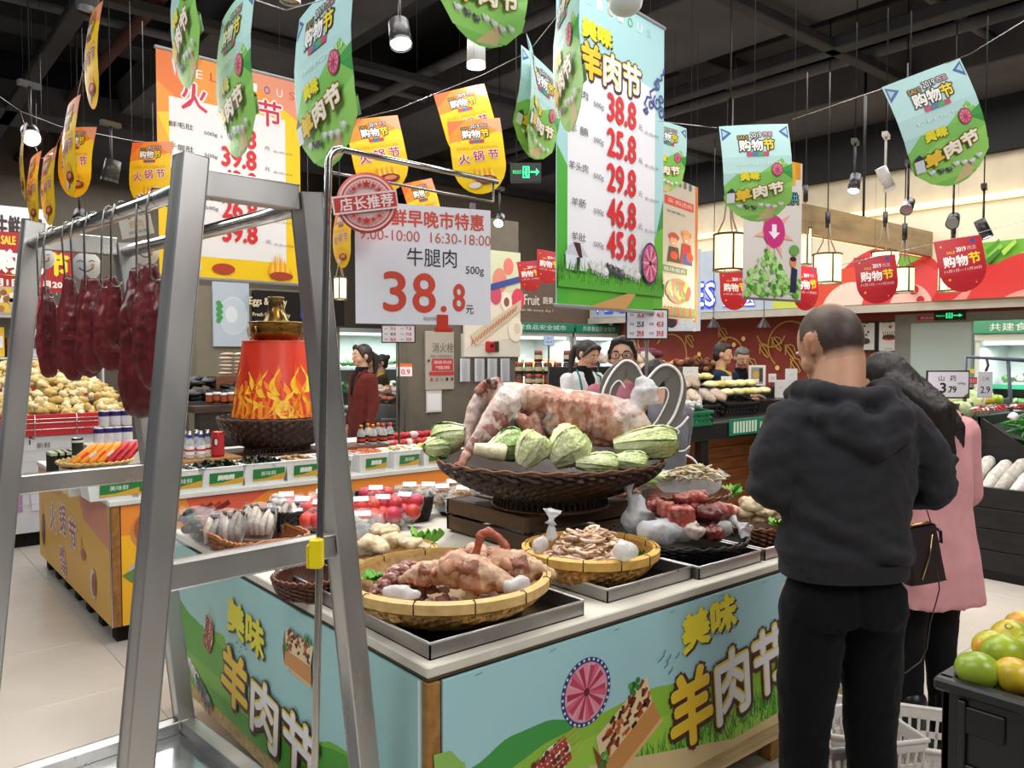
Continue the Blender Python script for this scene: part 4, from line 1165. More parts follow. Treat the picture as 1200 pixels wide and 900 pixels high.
def f_strip(m,r,p,s,c):
 a=r.uniform(0,6);d=Vector((math.cos(a),math.sin(a),r.uniform(-.35,.35)))
 pts=[p-d*s,p+Vector((r.uniform(-.2,.2)*s,r.uniform(-.2,.2)*s,s*.15)),p+d*s];m.tube(pts,s*.16,c,5)
def world_heap(px,py,z,*a):p=onz(px,py,z);return p
p=onz(478,676,bz+.03)
stuff('shredded_offal',heap(190,0,0,-.02,.125,.09,.085,('9c6b62','b58a80','8a544c','c9a096','a6766c','7c4a44'),(.011,.021),3,f_chunk),OFFAL,'heap of brownish pink cooked offal pieces in the corner basket','meat',(p.x,p.y,bz))
p=onz(540,690,bz+.01)
stuff('offal_bed',heap(70,0,0,-.03,.2,.15,.04,('a6786a','c9a596','8a564c','d6b8a6'),(.015,.026),8,f_chunk),OFFAL,'loose cooked pieces filling the corner basket under the heads','meat',(c1.x,c1.y,bz))
def leaf_clump(label,p,s,seed,c='5fa637',n=7,name='lettuce'):
 t=thing(name,label,'lettuce',p,seed,'lettuce tucked into the baskets');r=random.Random(seed)
 for k in range(n):
  a=r.uniform(0,2*PI);m=MB();L=s*r.uniform(.7,1.1)
  el=r.uniform(.3,1.2)
  def fn(u,v):
   w=(u-.5)*L*1.1*math.sin(min(1,v*.75+.15)*PI*.8);x=L*v*math.cos(el);z=L*v*math.sin(el)+.1*L*math.sin(u*22+k)*v+.1*L*noise.noise(Vector((u*6,v*5,k)))-.3*L*v*v
   return (x*math.cos(a)-w*math.sin(a),x*math.sin(a)+w*math.cos(a),z)
  m.grid(fn,14,9,random.Random(k).choice((c,'86c452','4f9530')),True);m.build('leaf',LEAFM,t)
 return t
leaf_clump('small lettuce sprig at the inner edge of the corner basket',onz(440,680,bz+.02),.05,2)
leaf_clump('bright lettuce leaves on the counter behind the tripe',onz(500,640,ITOP+.01),.12,5,'7cc443',5)
leaf_clump('lettuce sprig under the bag in the intestine basket',onz(745,655,bz+.02),.06,7)
leaf_clump('lettuce leaves at the back of the intestine basket',onz(672,634,bz+.06),.04,9)
leaf_clump('green lettuce between the two brown baskets',onz(855,583,ITOP+.05),.1,11,'69b13a',6)
leaf_clump('green lettuce behind the dark basket beside the wrapped greens',onz(763,562,ITOP+.11),.06,12)
leaf_clump('lettuce leaf at the front of the basket of stomachs',onz(912,617,ITOP+.1),.06,14,'9ed65a')
# intestines
stuff('sliced_intestines',heap(190,0,0,-.01,.155,.14,.1,('e3c7a8','d8b592','edd8c0','c9a080','e8cfc0','d4a890'),(.016,.026),5,f_curl),OFFAL,'heap of curled pale intestine slices in the round bamboo basket','meat',(c2_.x,c2_.y,bz+.005))
def bag(label,pts,rs,col='e4e7ea',knot=None,group='white plastic bags between the meat',seed=1,m_=None,name='plastic_bag',vox=.009,amp=.006):
 o=Vector(pts[0]);t=thing(name,label,'bag',o,0,group)
 q=fuse([blobtube([Vector(p)-o for p in pts],rs,col,16)],vox,1,lambda p:amp*nz((p[0],p[1],p[2]*.4),22,seed)+amp*.5*nz(p,60,seed))
 q.build('bag_body',m_ or BAG,t)
 if knot:
  k0,k1=Vector(knot[0])-o,Vector(knot[1])-o;d=k1-k0;m=MB()
  m.tube([k0-d*.3,k0,k0+d*.35],[.022,.009,.011],col,10)
  def fn(u,v):
   a=u*2*PI;r=.01+.018*v*(1+.3*math.sin(a*5)+.5*noise.noise(Vector((a,v*4,seed))));e=d.orthogonal().normalized();g=d.normalized().cross(e)
   return k0+d*(.3+.7*v)+(e*math.cos(a)+g*math.sin(a))*r*1.1
  m.grid(fn,24,5,col,True,wrap=True);m.build('knotted_top',m_ or BAG,t)
 return t
A=at
bag('white bag with a tied neck leaning at the inner side of the red meat',[A(742,610,3.12),A(752,600,3.12),A(745,588,3.14)],[.05,.06,.035],knot=(A(738,580,3.14),A(735,566,3.14)),seed=2)
bag('long white bag lying in front of the red meat',[A(757,622,2.97),A(780,622,2.97),A(803,624,2.98)],[.04,.05,.036],seed=4)
bag('white bag end sticking out under the beef lump',[A(838,620,3.05),A(850,618,3.05)],[.035,.03],knot=(A(862,612,3.05),A(875,622,3.0)),seed=6)
bag('clear bag of pale intestines at the side of the bamboo basket',[A(728,646,2.58),A(738,645,2.58)],[.035,.03],'eae6e2',seed=8)
bag('thin tied bag standing behind the intestine heap',[A(646,628,2.75),A(646,618,2.75)],[.022,.014],knot=(A(646,610,2.75),A(648,598,2.75)),seed=9)
bag('clear bag of fluid at the inner edge of the intestine basket',[A(632,640,2.7),A(636,636,2.7)],[.03,.026],'d6cfcf',seed=10)
bag('fat white bag in the middle brown basket under the sliced tripe',[A(780,564,3.7),A(805,562,3.7),A(832,565,3.7)],[.05,.065,.055],knot=(A(843,562,3.72),A(849,553,3.72)),seed=12)
bag('white bag under the lamb pieces in the corner basket',[A(456,694,2.2),A(475,696,2.18),A(490,696,2.18)],[.02,.022,.014],'e9e7e6',seed=14)
bag('clear wrinkled bag below the outer lamb head',[A(597,688,2.28),A(612,684,2.3)],[.022,.024],'e2e6e8',seed=15)
def wrapped(label,p,L,R,rz,inner,seed,tilt=0.,name='wrapped_greens'):
 t=thing(name,label,'vegetable',p,rz,'wrapped vegetables');
 m=MB();r=random.Random(seed)
 for i in range(6):m.tube([(-L*.5,(i-2.5)*R*.3,0),(0,(i-2.5)*R*.35,R*.4),(L*.5,(i-2.5)*R*.3,r.uniform(0,.4)*R)],[R*.25,R*.3,R*.2],r.choice(inner),8)
 m.build('contents',LEAFM,t)
 q=MB();q.ball((0,0,R*.15),(L*.58,R*1.15,R*.85),'f2f6f4',20,12,disp=.25,dscale=3,seed=seed);q.build('wrap',FOIL,t);return t
wrapped('pale wrapped greens in the small basket, the inner pack',at(745,566,3.62),.17,.05,FACE+.2,('dfe8b0','cfdc94','9cbf5c'),3)
wrapped('pale wrapped greens in the small basket, the pack next to the white bag',at(768,562,3.66),.15,.05,FACE-.2,('e3eab8','bcd478','aacb64'),6)
wrapped('slim green stalks poking out by the big basket',at(722,573,3.6),.14,.03,FACE+.2,('9cbf6c','b9cf84'),9)
# strips of tripe
stuff('sliced_tripe',heap(150,0,0,0,.13,.07,.05,('e0d2b0','d2c096','ece0c4','c4ad84'),(.018,.034),11,f_strip),OFFAL,'cream coloured tripe strips spilling over the white bag','meat',tuple(at(815,560,3.62)),FACE)
# red meat
def meatchunk(label,px,py,Z,s,c,seed,kind='blob',rz=0.,m_=None,group='raw meat pieces in the black basket',name='meat_piece',amp=.012):
 m=None
 if kind=='cube':
  m0=MB().bbox(-s[0],s[0],-s[1],s[1],-s[2],s[2],c,.006)
  m=fuse([m0],.006,2,lambda p:amp*.5*nz(p,22,seed)+.0025*nz(p,80,seed))
 else:
  r=random.Random(seed);pr=[blobtube([(-s[0]*.6,0,0),(0,r.uniform(-.3,.3)*s[1],r.uniform(-.2,.3)*s[2]),(s[0]*.6,0,0)],[s[2]*.8,s[2],s[2]*.7],c,14,(s[1]/s[2],1),(0,1,0))]
  pr.append(blobtube([(-s[0]*.2,-s[1]*.5,s[2]*.3),(s[0]*.5,-s[1]*.5,0)],[s[2]*.5,s[2]*.4],c,10))
  m=fuse(pr,.0065,1,lambda p:amp*nz(p,24,seed)+.003*nz(p,70,seed))
 return single(name,m,m_ or MEAT,label,'meat',at(px,py,Z),rz,group)
R1,R2,R3='8c2b26','7a2022','a04038'
meatchunk('square marbled block of red meat at the front of the pile',798,607,2.98,(.048,.03,.042),'b04c40',21,'cube',FACE)
meatchunk('smaller block with a fatty corner beside the marbled block',780,597,3.05,(.028,.03,.03),'b5604c',23,'cube',FACE+.3)
meatchunk('dark red strip of meat at the inner side of the pile',768,593,3.12,(.05,.04,.03),R1,25,rz=FACE+.3)
meatchunk('long piece with yellow fat lying along the top of the pile',810,584,3.15,(.09,.04,.027),'a3483c',27,rz=FACE)
meatchunk('glossy dark liver-like slab hanging down from the pile',830,603,3.02,(.05,.035,.04),'5d1a18',29,rz=FACE-.6,m_=BEEF)
meatchunk('bright red chunk on the outer shoulder of the pile',845,598,3.08,(.042,.04,.035),R3,31,rz=FACE)
meatchunk('pinkish meat end next to the cream stomachs',856,600,3.12,(.028,.03,.026),'c98a78',33,rz=FACE)
meatchunk('lowest dark meat lump at the front rim',835,626,2.95,(.04,.035,.034),'6a1a1a',35,rz=FACE-.3,m_=BEEF)
meatchunk('purple tinted slice on the crest of the pile',822,580,3.2,(.035,.03,.024),'7c2c3a',37,rz=FACE+.5)
meatchunk('white fatty lump partly wrapped in clear film',816,622,2.93,(.024,.024,.036),'cbbab0',39,rz=FACE)
meatchunk('red meat slab filling the middle of the pile',812,600,3.14,(.09,.06,.045),R2,41,rz=FACE)
# stomachs
for i,(px,py,s,lb)in enumerate(((885,590,(.07,.05,.035),'ridged cream stomach on the top of the outer basket'),(898,598,(.07,.06,.03),'smooth cream stomach half hidden by the man'),(875,600,(.045,.04,.028),'small folded cream stomach at the inner rim'),(893,608,(.05,.04,.022),'flat cream stomach at the front rim'),(915,604,(.05,.05,.04),'cream stomach behind the man'))):
 meatchunk(lb,px,py,3.4,s,'d9c49c',50+i,rz=FACE,m_=OFFAL,group='cream stomachs in the outer basket',name='cooked_stomach')
meatchunk('red and white meat piece in plastic behind the stomachs',907,588,3.5,(.04,.03,.02),'b5434c',61,rz=FACE,group='meat by the man')
# beige tripe
for i,(px,py,Z,s,lb)in enumerate(((436,641,2.72,(.05,.05,.042),'big rounded beige tripe nearest the steel leg'),(462,634,2.9,(.06,.05,.03),'folded beige tripe in the middle of the shallow basket'),(482,636,2.85,(.05,.045,.022),'flat beige tripe on the outer side of the shallow basket'),(450,622,3.0,(.06,.05,.025),'beige tripe lying at the back of the shallow basket'),(495,642,2.85,(.03,.03,.022),'small beige tripe curl at the rim'))):
 meatchunk(lb,px,py,Z,s,'d3bf9a',70+i,rz=FACE,m_=OFFAL,group='beige tripe in the shallow basket',name='cooked_tripe')
 # ================================================================ left part of the island: baskets of vegetables
def citem(x,y,z):return (x,y,z)
# rectangular wicker tray with mushroom packs
pA=onz(266,641,ITOP+.075);x0=IX0-.015;pB=onz(345,622,ITOP+.075);w_=pB.x-x0+.05;pC=onz(204,608,ITOP+.075);l_=pC.y-pA.y
ctr=(x0+w_/2,pA.y+l_/2,ITOP)
basket('low oblong wicker tray with packs of grey mushrooms',ctr,.3,.27,.07,'a5602e','b87038','cane',name='wicker_tray',ns=60,rows=7,sq=(w_/2,l_/2))
def pack(label,p,w,h,rz,lean,fn,seed,name='mushroom_pack',cat='mushrooms',group='packs of mushrooms in the wicker tray',white=True,roll=0.):
 """clear film bag standing/leaning in a basket; local x width, z height"""
 t=thing(name,label,cat,p,0,group);t.rotation_euler=(-lean,roll,rz)
 r=random.Random(seed);m=MB();fn(m,r,w,h);m.build('contents',mat('pack_contents',.45,var=.25,vscale=60,bump=.3),t)
 q=MB();q.grid(lambda u,v:(w*.56*math.cos(u*2*PI)*(1-.25*abs(v-.5)*1.2),(.03+.012*math.sin(v*9+seed))*math.sin(u*2*PI)*math.sin(v*PI)**.5,-.01+(h*1.08)*v+.008*math.sin(u*19)),24,8,'f4f7f8',True,wrap=True)
 q.build('film',FOIL,t)
 if white:MB().box(-w*.22,w*.2,-.04,-.037,h*.72,h*.92,'e3e5ea').build('label_sticker',PAPER,t)
 return t
def f_kings(m,r,w,h):
 m.box(-w*.5,w*.5,.01,.02,0,h*.9,'26302a')
 for i in range(6):
  x=-w*.42+i*w*.16;top=h*r.uniform(.7,.92)
  m.tube([(x,-.008,h*.05),(x+r.uniform(-.01,.01),-.016,top*.5),(x+r.uniform(-.01,.02),-.01,top)],[.011,.015,.013],r.choice(('9c8d80','b3a698','857a70','c2b7aa')),9)
  m.ball((x+.004,-.012,top),(.014,.012,.012),'4c4440',8,6)
def f_tomato(m,r,w,h):
 for i in range(3):
  for j in range(2):m.ball(((i-1)*w*.31,-.004,h*(.28+.42*j)),.037,r.choice(('c43a3c','d64a3c','b83048','cf3f55')),14,9)
def f_white(m,r,w,h):
 for i in range(9):m.ball((r.uniform(-.4,.4)*w,r.uniform(-.015,.01),r.uniform(.1,.9)*h),(.02,.02,.017),r.choice(('d9cfc4','c9bcb0','e3dad0')),10,7)
def f_dark(m,r,w,h):
 for i in range(7):m.ball((r.uniform(-.35,.35)*w,r.uniform(-.01,.01),r.uniform(.12,.85)*h),(.028,.016,.02),r.choice(('1f2a22','2c352c','3a3f34')),10,7,disp=.3,dscale=2,seed=i)
def f_noodle(m,r,w,h):
 for i in range(26):
  x,z=r.uniform(-.4,.4)*w,r.uniform(.1,.9)*h;m.tube([(x,0,z),(x+.02,-.014,z+r.uniform(-.01,.01)),(x+.045,0,z+r.uniform(-.02,.02))],.0055,r.choice(('d8a860','e3bf80','c98f45','b97a35')),5)
zt=ITOP+.02
for i,(px,py,fn,lb)in enumerate(((226,628,f_dark,'pack of dark green leaves at the outer end of the wicker tray'),(262,631,f_kings,'pack of long grey mushrooms in the middle of the wicker tray'),(299,622,f_kings,'pack of long grey mushrooms at the inner end of the wicker tray'),(328,616,f_kings,'narrow pack of grey mushrooms leaning on the black basket'))):
 pack(lb,onz(px,py+8,zt),.15,.15,FACE+(.1,.05,-.05,0)[i],.5,fn,i+3,white=False)
 # black oblong baskets
def bb(px0,px1,py,h,label,y1=None,sy=.13):
 a=onz(px0,py,ITOP+h);b=onz(px1,py,ITOP+h);c=(a+b)/2;w=(b-a).length
 return basket(label,(c.x+FW.x*sy*.6,c.y+FW.y*sy*.6,ITOP),.3,.26,h,'1c1a19','26221f','cane',name='black_basket',ns=60,rows=9,sq=(w/2,sy),rz=FACE+.25)
bb(318,405,598,.11,'black basket of mushrooms and tomatoes behind the wicker tray')
bb(412,503,583,.12,'black basket of tomatoes beyond the shiny bags')
bb(508,560,577,.11,'black basket of chips bags next to the wooden crate',sy=.16)
for i,(px,py,Z,fn,lb,rz,nm,ct)in enumerate(((335,592,3.62,f_white,'clear bag of small pale mushrooms in the first black basket',.2,'mushroom_bag','mushrooms'),(352,596,3.5,f_tomato,'bag of dark red tomatoes in the first black basket',0,'tomato_bag','tomatoes'),(370,600,3.42,f_tomato,'bag of tomatoes lying against the price pole',-.2,'tomato_bag','tomatoes'),(378,582,3.7,f_white,'clear bag of pale mushrooms behind the price pole',.1,'mushroom_bag','mushrooms'),(425,588,3.5,f_tomato,'tomato bag next to the steel leg in the second black basket',.3,'tomato_bag','tomatoes'),(447,592,3.55,f_tomato,'tomato bag in the middle of the second black basket',0,'tomato_bag','tomatoes'),(470,586,3.62,f_tomato,'tomato bag with a white sticker at the crate end of the second black basket',-.3,'tomato_bag','tomatoes'),(440,574,3.8,f_tomato,'tomato bag at the back of the second black basket',.1,'tomato_bag','tomatoes'),(480,570,3.9,f_noodle,'bag of orange dried noodles behind the tomatoes',.1,'noodle_bag','bag'),(500,572,3.9,f_noodle,'bag of orange noodles halfway along the orange bags',-.1,'noodle_bag','bag'),(520,573,3.85,f_noodle,'bag of yellow noodles in the third black basket',.2,'noodle_bag','bag'),(540,574,3.8,f_noodle,'bag of yellow noodles nearest the wooden crate',-.2,'noodle_bag','bag'),(534,560,4.0,f_noodle,'noodle bag at the back under the lamb hoof',.3,'noodle_bag','bag'))):
 b=at(px,py,Z);pack(lb,(b.x,b.y,ITOP+.05),.16,.13,FACE+rz,.75,fn,i+20,nm,ct,'bags in the black baskets')
for i,(px,py,lb)in enumerate(((355,618,'flat white bag of sliced root leaning by the price pole'),(437,612,'shiny silver bag beyond the folded tripe'),(458,610,'crumpled silver bag with white stickers beyond the folded tripe'),(425,622,'silver bag next to the steel leg'))):
 b=onz(px,py+6,ITOP+.02)
 pack(lb,(b.x,b.y,ITOP+.01),.17,.12,FACE+(.6,.2,-.3,.1)[i],.6,f_white if i==0 else (lambda m,r,w,h:[m.ball((r.uniform(-.4,.4)*w,0,r.uniform(.15,.85)*h),(.03,.014,.02),r.choice(('8f8d8c','c9c7c6','6d625c','b5a79a')),8,6,disp=.5,dscale=2,seed=k)for k in range(14)]),40+i,'food_bag','bag','bags lying between the baskets')
 # ================================================================ SECOND COUNTER (orange and yellow hotpot panels)
SX0,SX1,SY0,SY1=1.085,5.2,4.72,6.85
SC=thing('hotpot_counter','long counter with orange and yellow hotpot festival panels on low black pallets','counter',(SX0,SY0,0))
sw,sl=SX1-SX0,SY1-SY0
MB().bbox(-.012,sw,-.02,sl,ITOP-.03,ITOP,'dcdcd6',.004).build('top_board',MATTE,SC)
MB().box(.02,sw-.02,.02,sl-.02,.1,ITOP-.03,'3a332b').build('inner_box',MATTE,SC)
MB().bbox(-.004,.045,-.008,.03,.1,ITOP-.03,'9a6a3a',.003).build('corner_post',WOODX,SC)
MB().bbox(-.008,.0,-.014,-.006,.1,ITOP-.03,'cfd2d4',.002).build('edge_profile',STEEL2,SC)
for i in range(5):MB().bbox(.12+i*.9,.3+i*.9,.03,.18,0,.1,'17130f',.004).build('pallet_foot',MATTE,SC)
for i in range(7):MB().bbox(.03,.14,.05+i*.32,.15+i*.32,0,.1,'17130f',.004).build('pallet_foot',MATTE,SC)
OR,YE,OR2='e8923a','f2bd2c','e9744a'
m=Flat(.00013);m.rect(.05,.1,sw-.02,ITOP-.035,'f5b82c');m.poly([(.05,ITOP-.035),(sw-.02,ITOP-.035),(sw-.02,ITOP-.13),(.05,ITOP-.2)],'ee8f3a')
m.poly([(.4,ITOP-.035),(.9,ITOP-.035),(.6,ITOP-.2),(.45,ITOP-.2)],'d9624a')
m.poly([(.62,.1),(.66,.5),(.8,.3),(.8,.1)],'f7cf22')
m.disc(.21,.61,.115,'c98a50',28);m.disc(.215,.625,.1,'b35a24',24)
rnd=random.Random(3);m.many()
for i in range(60):m.disc(.215+rnd.uniform(-.07,.07),.625+rnd.uniform(-.06,.06),.013,rnd.choice(('c96a2c','a04a1c','d98040')),7)
m.many(False)
m.disc(.17,.4,.09,'cbbba8',20,.05);m.disc(.22,.3,.1,'d9a45a',24,.07);m.disc(.22,.31,.08,'8f9a4a',20,.055);m.poly([(.05,.38),(.2,.45),(.28,.47),(.1,.33)],'6d8a4a')
for i in range(4):m.line([(.38+.03*i,.62),(.5+.05*i,.72)],.03,('a8452c','7c2a1c')[i%2])
m.put('front_film',SC,.002)
m=Flat(.00013);L_=sl-.04
def q3(px,py):p=onx(px,py,SX0);return (SY1-.02-p.y,min(max(p.z,.11),ITOP-.04))
m.rect(0,.1,L_,ITOP-.035,'e3b048')
m.poly([(0,ITOP-.035),(L_*.62,ITOP-.035),(L_*.35,ITOP-.16),(0,ITOP-.2)],'db8f62');m.poly([(L_*.62,ITOP-.035),(L_-.05,ITOP-.035),(L_,.52),(L_*.7,ITOP-.2)],'d98a72')
m.poly([(0,.11),(L_*.15,.1),(0,.3)],'eac14a')
def hot(m,s,x,z,w,h,ow,c='b04a78'):
 m.text(s,x,z,w,h,'f6ece8',out='f6ece8',ow=ow);m.text(s,x,z,w,h,c,bold=ow*.25)
for ch,px,py in (('火',63,606),('锅',74,608),('节',86,626)):
 a=q3(px,py);hot(m,ch,a[0],a[1],.2,.19,.018,'a85a68')
for ch,px,py in (('美',74,650),('味',76,664)):
 a=q3(px,py);hot(m,ch,a[0],a[1]-.0,.15,.11,.014,'a85a68')
a=q3(52,620);m.disc(a[0],a[1],.06,'7a5240',16,.12);m.line([(a[0],a[1]+.12),(a[0]-.02,a[1]+.22)],.01,'8a7a50')
a=q3(99,650);m.disc(a[0],a[1],.06,'a8554a',14,.035);m.line([(a[0]-.05,a[1]),(a[0]-.03,a[1]+.1)],.012,'a8554a')
a=q3(111,690);m.disc(a[0],a[1]+.03,.075,'d9d0c0',18,.09);m.disc(a[0]+.02,a[1]+.03,.055,'9a4a3a',14,.07)
m.m.build('side_film',PRINT,SC,(-.004,sl-.02,0),-PI/2)
# --- white tubs
def tub(i,x,fill,label,cols,seed,w=.235):
 t=thing('food_tub',label,'tub',(x,SY0+.14,ITOP),0,'white tubs along the hotpot counter')
 d,h=.12,.125
 m=MB();a=w/2;v=[]
 for (k,z,s)in ((0,0,.86),(1,h,1.),(2,h,.95),(3,.006,.82)):
  v+=[(-a*s,-d*s,z),(a*s,-d*s,z),(a*s,d*s,z),(-a*s,d*s,z)]
 f=[(0,3,2,1)]+[(4*r+k,4*r+(k+1)%4,4*r+4+(k+1)%4,4*r+4+k)for r in range(3)for k in range(4)]+[(12,13,14,15)]
 m.add(v,f,'e9ecec');m.tube([(-a,-d,h),(a,-d,h),(a,d,h),(-a,d,h)],.005,'f2f4f4',6,closed=True);m.build('tub',PLASTIC,t)
 L=Flat(.00015);zb_,zt_=.02,.095;lx0,lx1=-a*.55,a*.88
 L.poly([(lx0,zb_),(lx1,zb_),(lx1,zt_),(lx0,zt_)],'d9a838');L.poly([(lx0,zb_+.012),(lx0+(lx1-lx0)*.4,zb_+.014),(lx1,zb_+.04),(lx1,zt_),(lx0,zt_)],'2f7f45')
 L.text('美味鲜',.02,.064,(lx1-lx0)*.48,.03,'e9efe6',out='dfe8dc' if i%2 else None,ow=.003)
 o=L.m.build('paper_label',PRINT,t,(0,-d*.87-.004,0));o.rotation_euler=(.12,0,0)
 r=random.Random(seed);m=MB()
 for k in range(70):
  x_,y_=r.uniform(-.85,.85)*a,r.uniform(-.85,.85)*d;z_=h-.02+.035*(1-(x_/a)**2)*(1-(y_/d)**2)+r.uniform(-.004,.012)
  c=r.choice(cols)
  if fill=='leaf':m.grid(lambda u,v:(x_+(u-.5)*.05*math.cos(k)-(v-.5)*.03*math.sin(k),y_+(u-.5)*.05*math.sin(k)+(v-.5)*.03*math.cos(k),z_+.012*math.sin(u*5+k)+.008*math.cos(v*6)),3,3,c)
  elif fill=='shred':q=r.uniform(0,6);m.tube([(x_,y_,z_),(x_+.03*math.cos(q),y_+.03*math.sin(q),z_+r.uniform(-.006,.008))],.004,c,5)
  else:m.ball((x_,y_,z_),(.018,.014,.006),c,7,5,M=Matrix.Rotation(r.uniform(-.6,.6),4,'X'))
 o=m.build('contents',mat('tub_contents',.5,var=.3,vscale=50),t);o['kind']='stuff'
 return t
SEA=('1f2a1c','2f3a22','3c4628','151c14');SEA2=('6a6f3a','8a8a50','4a5228')
tubs=(('leaf',('a8a890','5a6a3a','c9c4a8'),'mixed greens'),('leaf',SEA2+('cfc8b0',),'pickled greens'),('shred',('3a4422','4c5530','2c3419'),'shredded kelp'),('leaf',SEA,'dark kelp'),('leaf',SEA,'kelp sheets'),('slice',('a8845a','8c6a44','c4a070'),'sliced dried mushrooms'),('shred',('c9a878','a8845a','dcc49a'),'pale shreds'),('shred',('e0702c','ee8a3c','d85f22'),'shredded carrot'),('slice',('e6dfb4','efe9c8','d9d09a'),'pale sliced radish'),('slice',('e3cf7c','d9c45c','efe0a0'),'yellow pickled slices'))
pxs=(134,176,210,260,310,354,394,437,476,510)
for i,(fl_,cs,nm)in enumerate(tubs):
 x=ony(pxs[i],560,SY0+.04).x
 tub(i,x,fl_,w=.285 if i in (0,1,2,3,4)and i!=1 else.225,label='white tub of %s with a green and yellow label'%nm,cols=cs,seed=i+1)
 # --- wooden risers
def riser(px0,px1,y,z0,h,d,label,c='8a6238'):
 a=ony(px0,500,y).x;b=ony(px1,500,y).x
 t=thing('wooden_riser',label,'box',((a+b)/2,y,z0));w=b-a
 MB().bbox(-w/2,w/2,0,.018,0,h,c,.003).build('front_board',WOOD,t)
 MB().bbox(-w/2,w/2,.018,d,h-.018,h,c,.003).build('top_board',WOOD,t)
 for s in (-1,1):MB().bbox(-.009+s*(w/2-.009),.009+s*(w/2-.009),.018,d,0,h-.018,c,.003).build('side_board',WOOD,t)
 return t
riser(214,284,SY0+.42,ITOP,.13,.4,'short bright wooden riser carrying the vodka bottles and the red can','a87a48')
riser(286,400,SY0+.5,ITOP,.1,.65,'dark wooden riser under the flame drum basket','5a3a28')
riser(402,458,SY0+.5,ITOP,.12,.3,'dark brown wooden riser carrying the gold capped bottles','6a4530')
# --- flame drum with the brass hotpot
FZ=5.75;fb=at(325,490,FZ)
bk=(fb.x,fb.y,ITOP+.1)
tb=basket('dark shallow woven basket carrying the flame drum',bk,.41,.25,.2,'3a2219','55362a','cane',foot=.05,ns=64,rows=9)
zb_=at(325,487,FZ).z;zt_=at(325,400,FZ).z;k=FZ/F
dz0=zb_+.0
t=thing('flame_drum','tapered red drum printed with orange flames under the brass hotpot','drum',(fb.x,fb.y,zb_))
z0l=0.;h_=zt_-zb_;Rb,Rt=51*k,38*k
def drum(u,v):r=Rb+(Rt-Rb)*v;a=u*2*PI;return (r*math.cos(a),r*math.sin(a),h_*v)
MB().grid(drum,64,1,'d93a22',True,wrap=True).build('drum_wall',mat('drum_print',.3,spec=.5),t)
MB().lathe([(0,h_+.003),(Rt+.004,h_+.003),(Rt+.004,h_-.006)],'c43018',48).build('drum_top',PLASTIC,t)
m=MB();rnd=random.Random(12)
def dpt(a,v,o):r=Rb+(Rt-Rb)*v+o;return (r*math.cos(a),r*math.sin(a),h_*v)
lay=[0]
def flame(a,b,hgt,wd,c,lean=0.):
 lay[0]+=1;o=.0012+(lay[0]%9)*.0003
 n=9;L1=[];R1_=[]
 for i in range(n+1):
  f=i/n;cx=a+lean*wd*math.sin(f*4.2);w=wd*.5*(math.sin(min(1,.35+f*.9)*PI)**.8 if f<.72 else (1-f)/.28*.52)
  L1.append(dpt(cx-w,b+hgt*f,o));R1_.append(dpt(cx+w,b+hgt*f,o))
 v=L1+R1_;m.add(v,[(i,n+1+i,n+2+i,i+1)for i in range(n)],c)
for (b0,hmax,cs,N)in ((.0,.86,('c9302a','e8502a'),13),(.0,.74,('f06a22','ef7a1c'),13),(.0,.56,('f98f1c','fba52a'),15),(.0,.36,('fdb82c','f9c83a'),15)):
 for i in range(N):
  a=2*PI*i/N+rnd.uniform(-.06,.06);flame(a,b0,hmax*rnd.uniform(.7,1.08),.5*rnd.uniform(.7,1.2),rnd.choice(cs),rnd.uniform(-.5,.5))
for i in range(16):
 a=2*PI*i/16+rnd.uniform(-.1,.1);flame(a,.28+rnd.uniform(-.06,.06),.36,.16,rnd.choice(('fcd83a','f9c42c')),rnd.choice((-1,1))*.7)
for i in range(40):
 a0=2*PI*i/40;o=.0005
 m.add([dpt(a0,.0,o),dpt(a0+.16,.0,o),dpt(a0+.16,.22,o),dpt(a0,.22,o)],[(0,1,2,3)],'fb9a24')
m.build('flame_print',mat('drum_print',.3),t)
hp=(fb.x,fb.y,zt_+.004);kk=k
t=thing('brass_hotpot','old brass hotpot with a tall chimney on the flame drum','hotpot',hp)
MB().lathe([(.0,0),(24*kk,0),(28*kk,4*kk),(30*kk,12*kk),(30*kk,19*kk),(32*kk,21*kk),(30*kk,22*kk),(27*kk,20*kk),(15*kk,19*kk)],'8a6a34',40).build('bowl',BRASS,t)
MB().lathe([(17*kk,20*kk),(14*kk,24*kk),(10*kk,34*kk),(8.5*kk,48*kk),(9.5*kk,49*kk),(9.5*kk,51*kk),(7.5*kk,51*kk),(6.5*kk,30*kk)],'8a744a',36).build('chimney',BRASS,t)
for s in (0,PI):
 a=s+FACE-PI/2-.75
 pts=[(30*kk*math.cos(a+q*.09),30*kk*math.sin(a+q*.09),z*kk)for q,z in ((-3,16),(-3.2,10),(-2,4),(0,2),(2,4),(3.2,10),(3,16))]
 pts=[(p[0]*1.08,p[1]*1.08,p[2])for p in pts];MB().tube(pts,.006,'b59a5c',8).build('handle',BRASS,t)
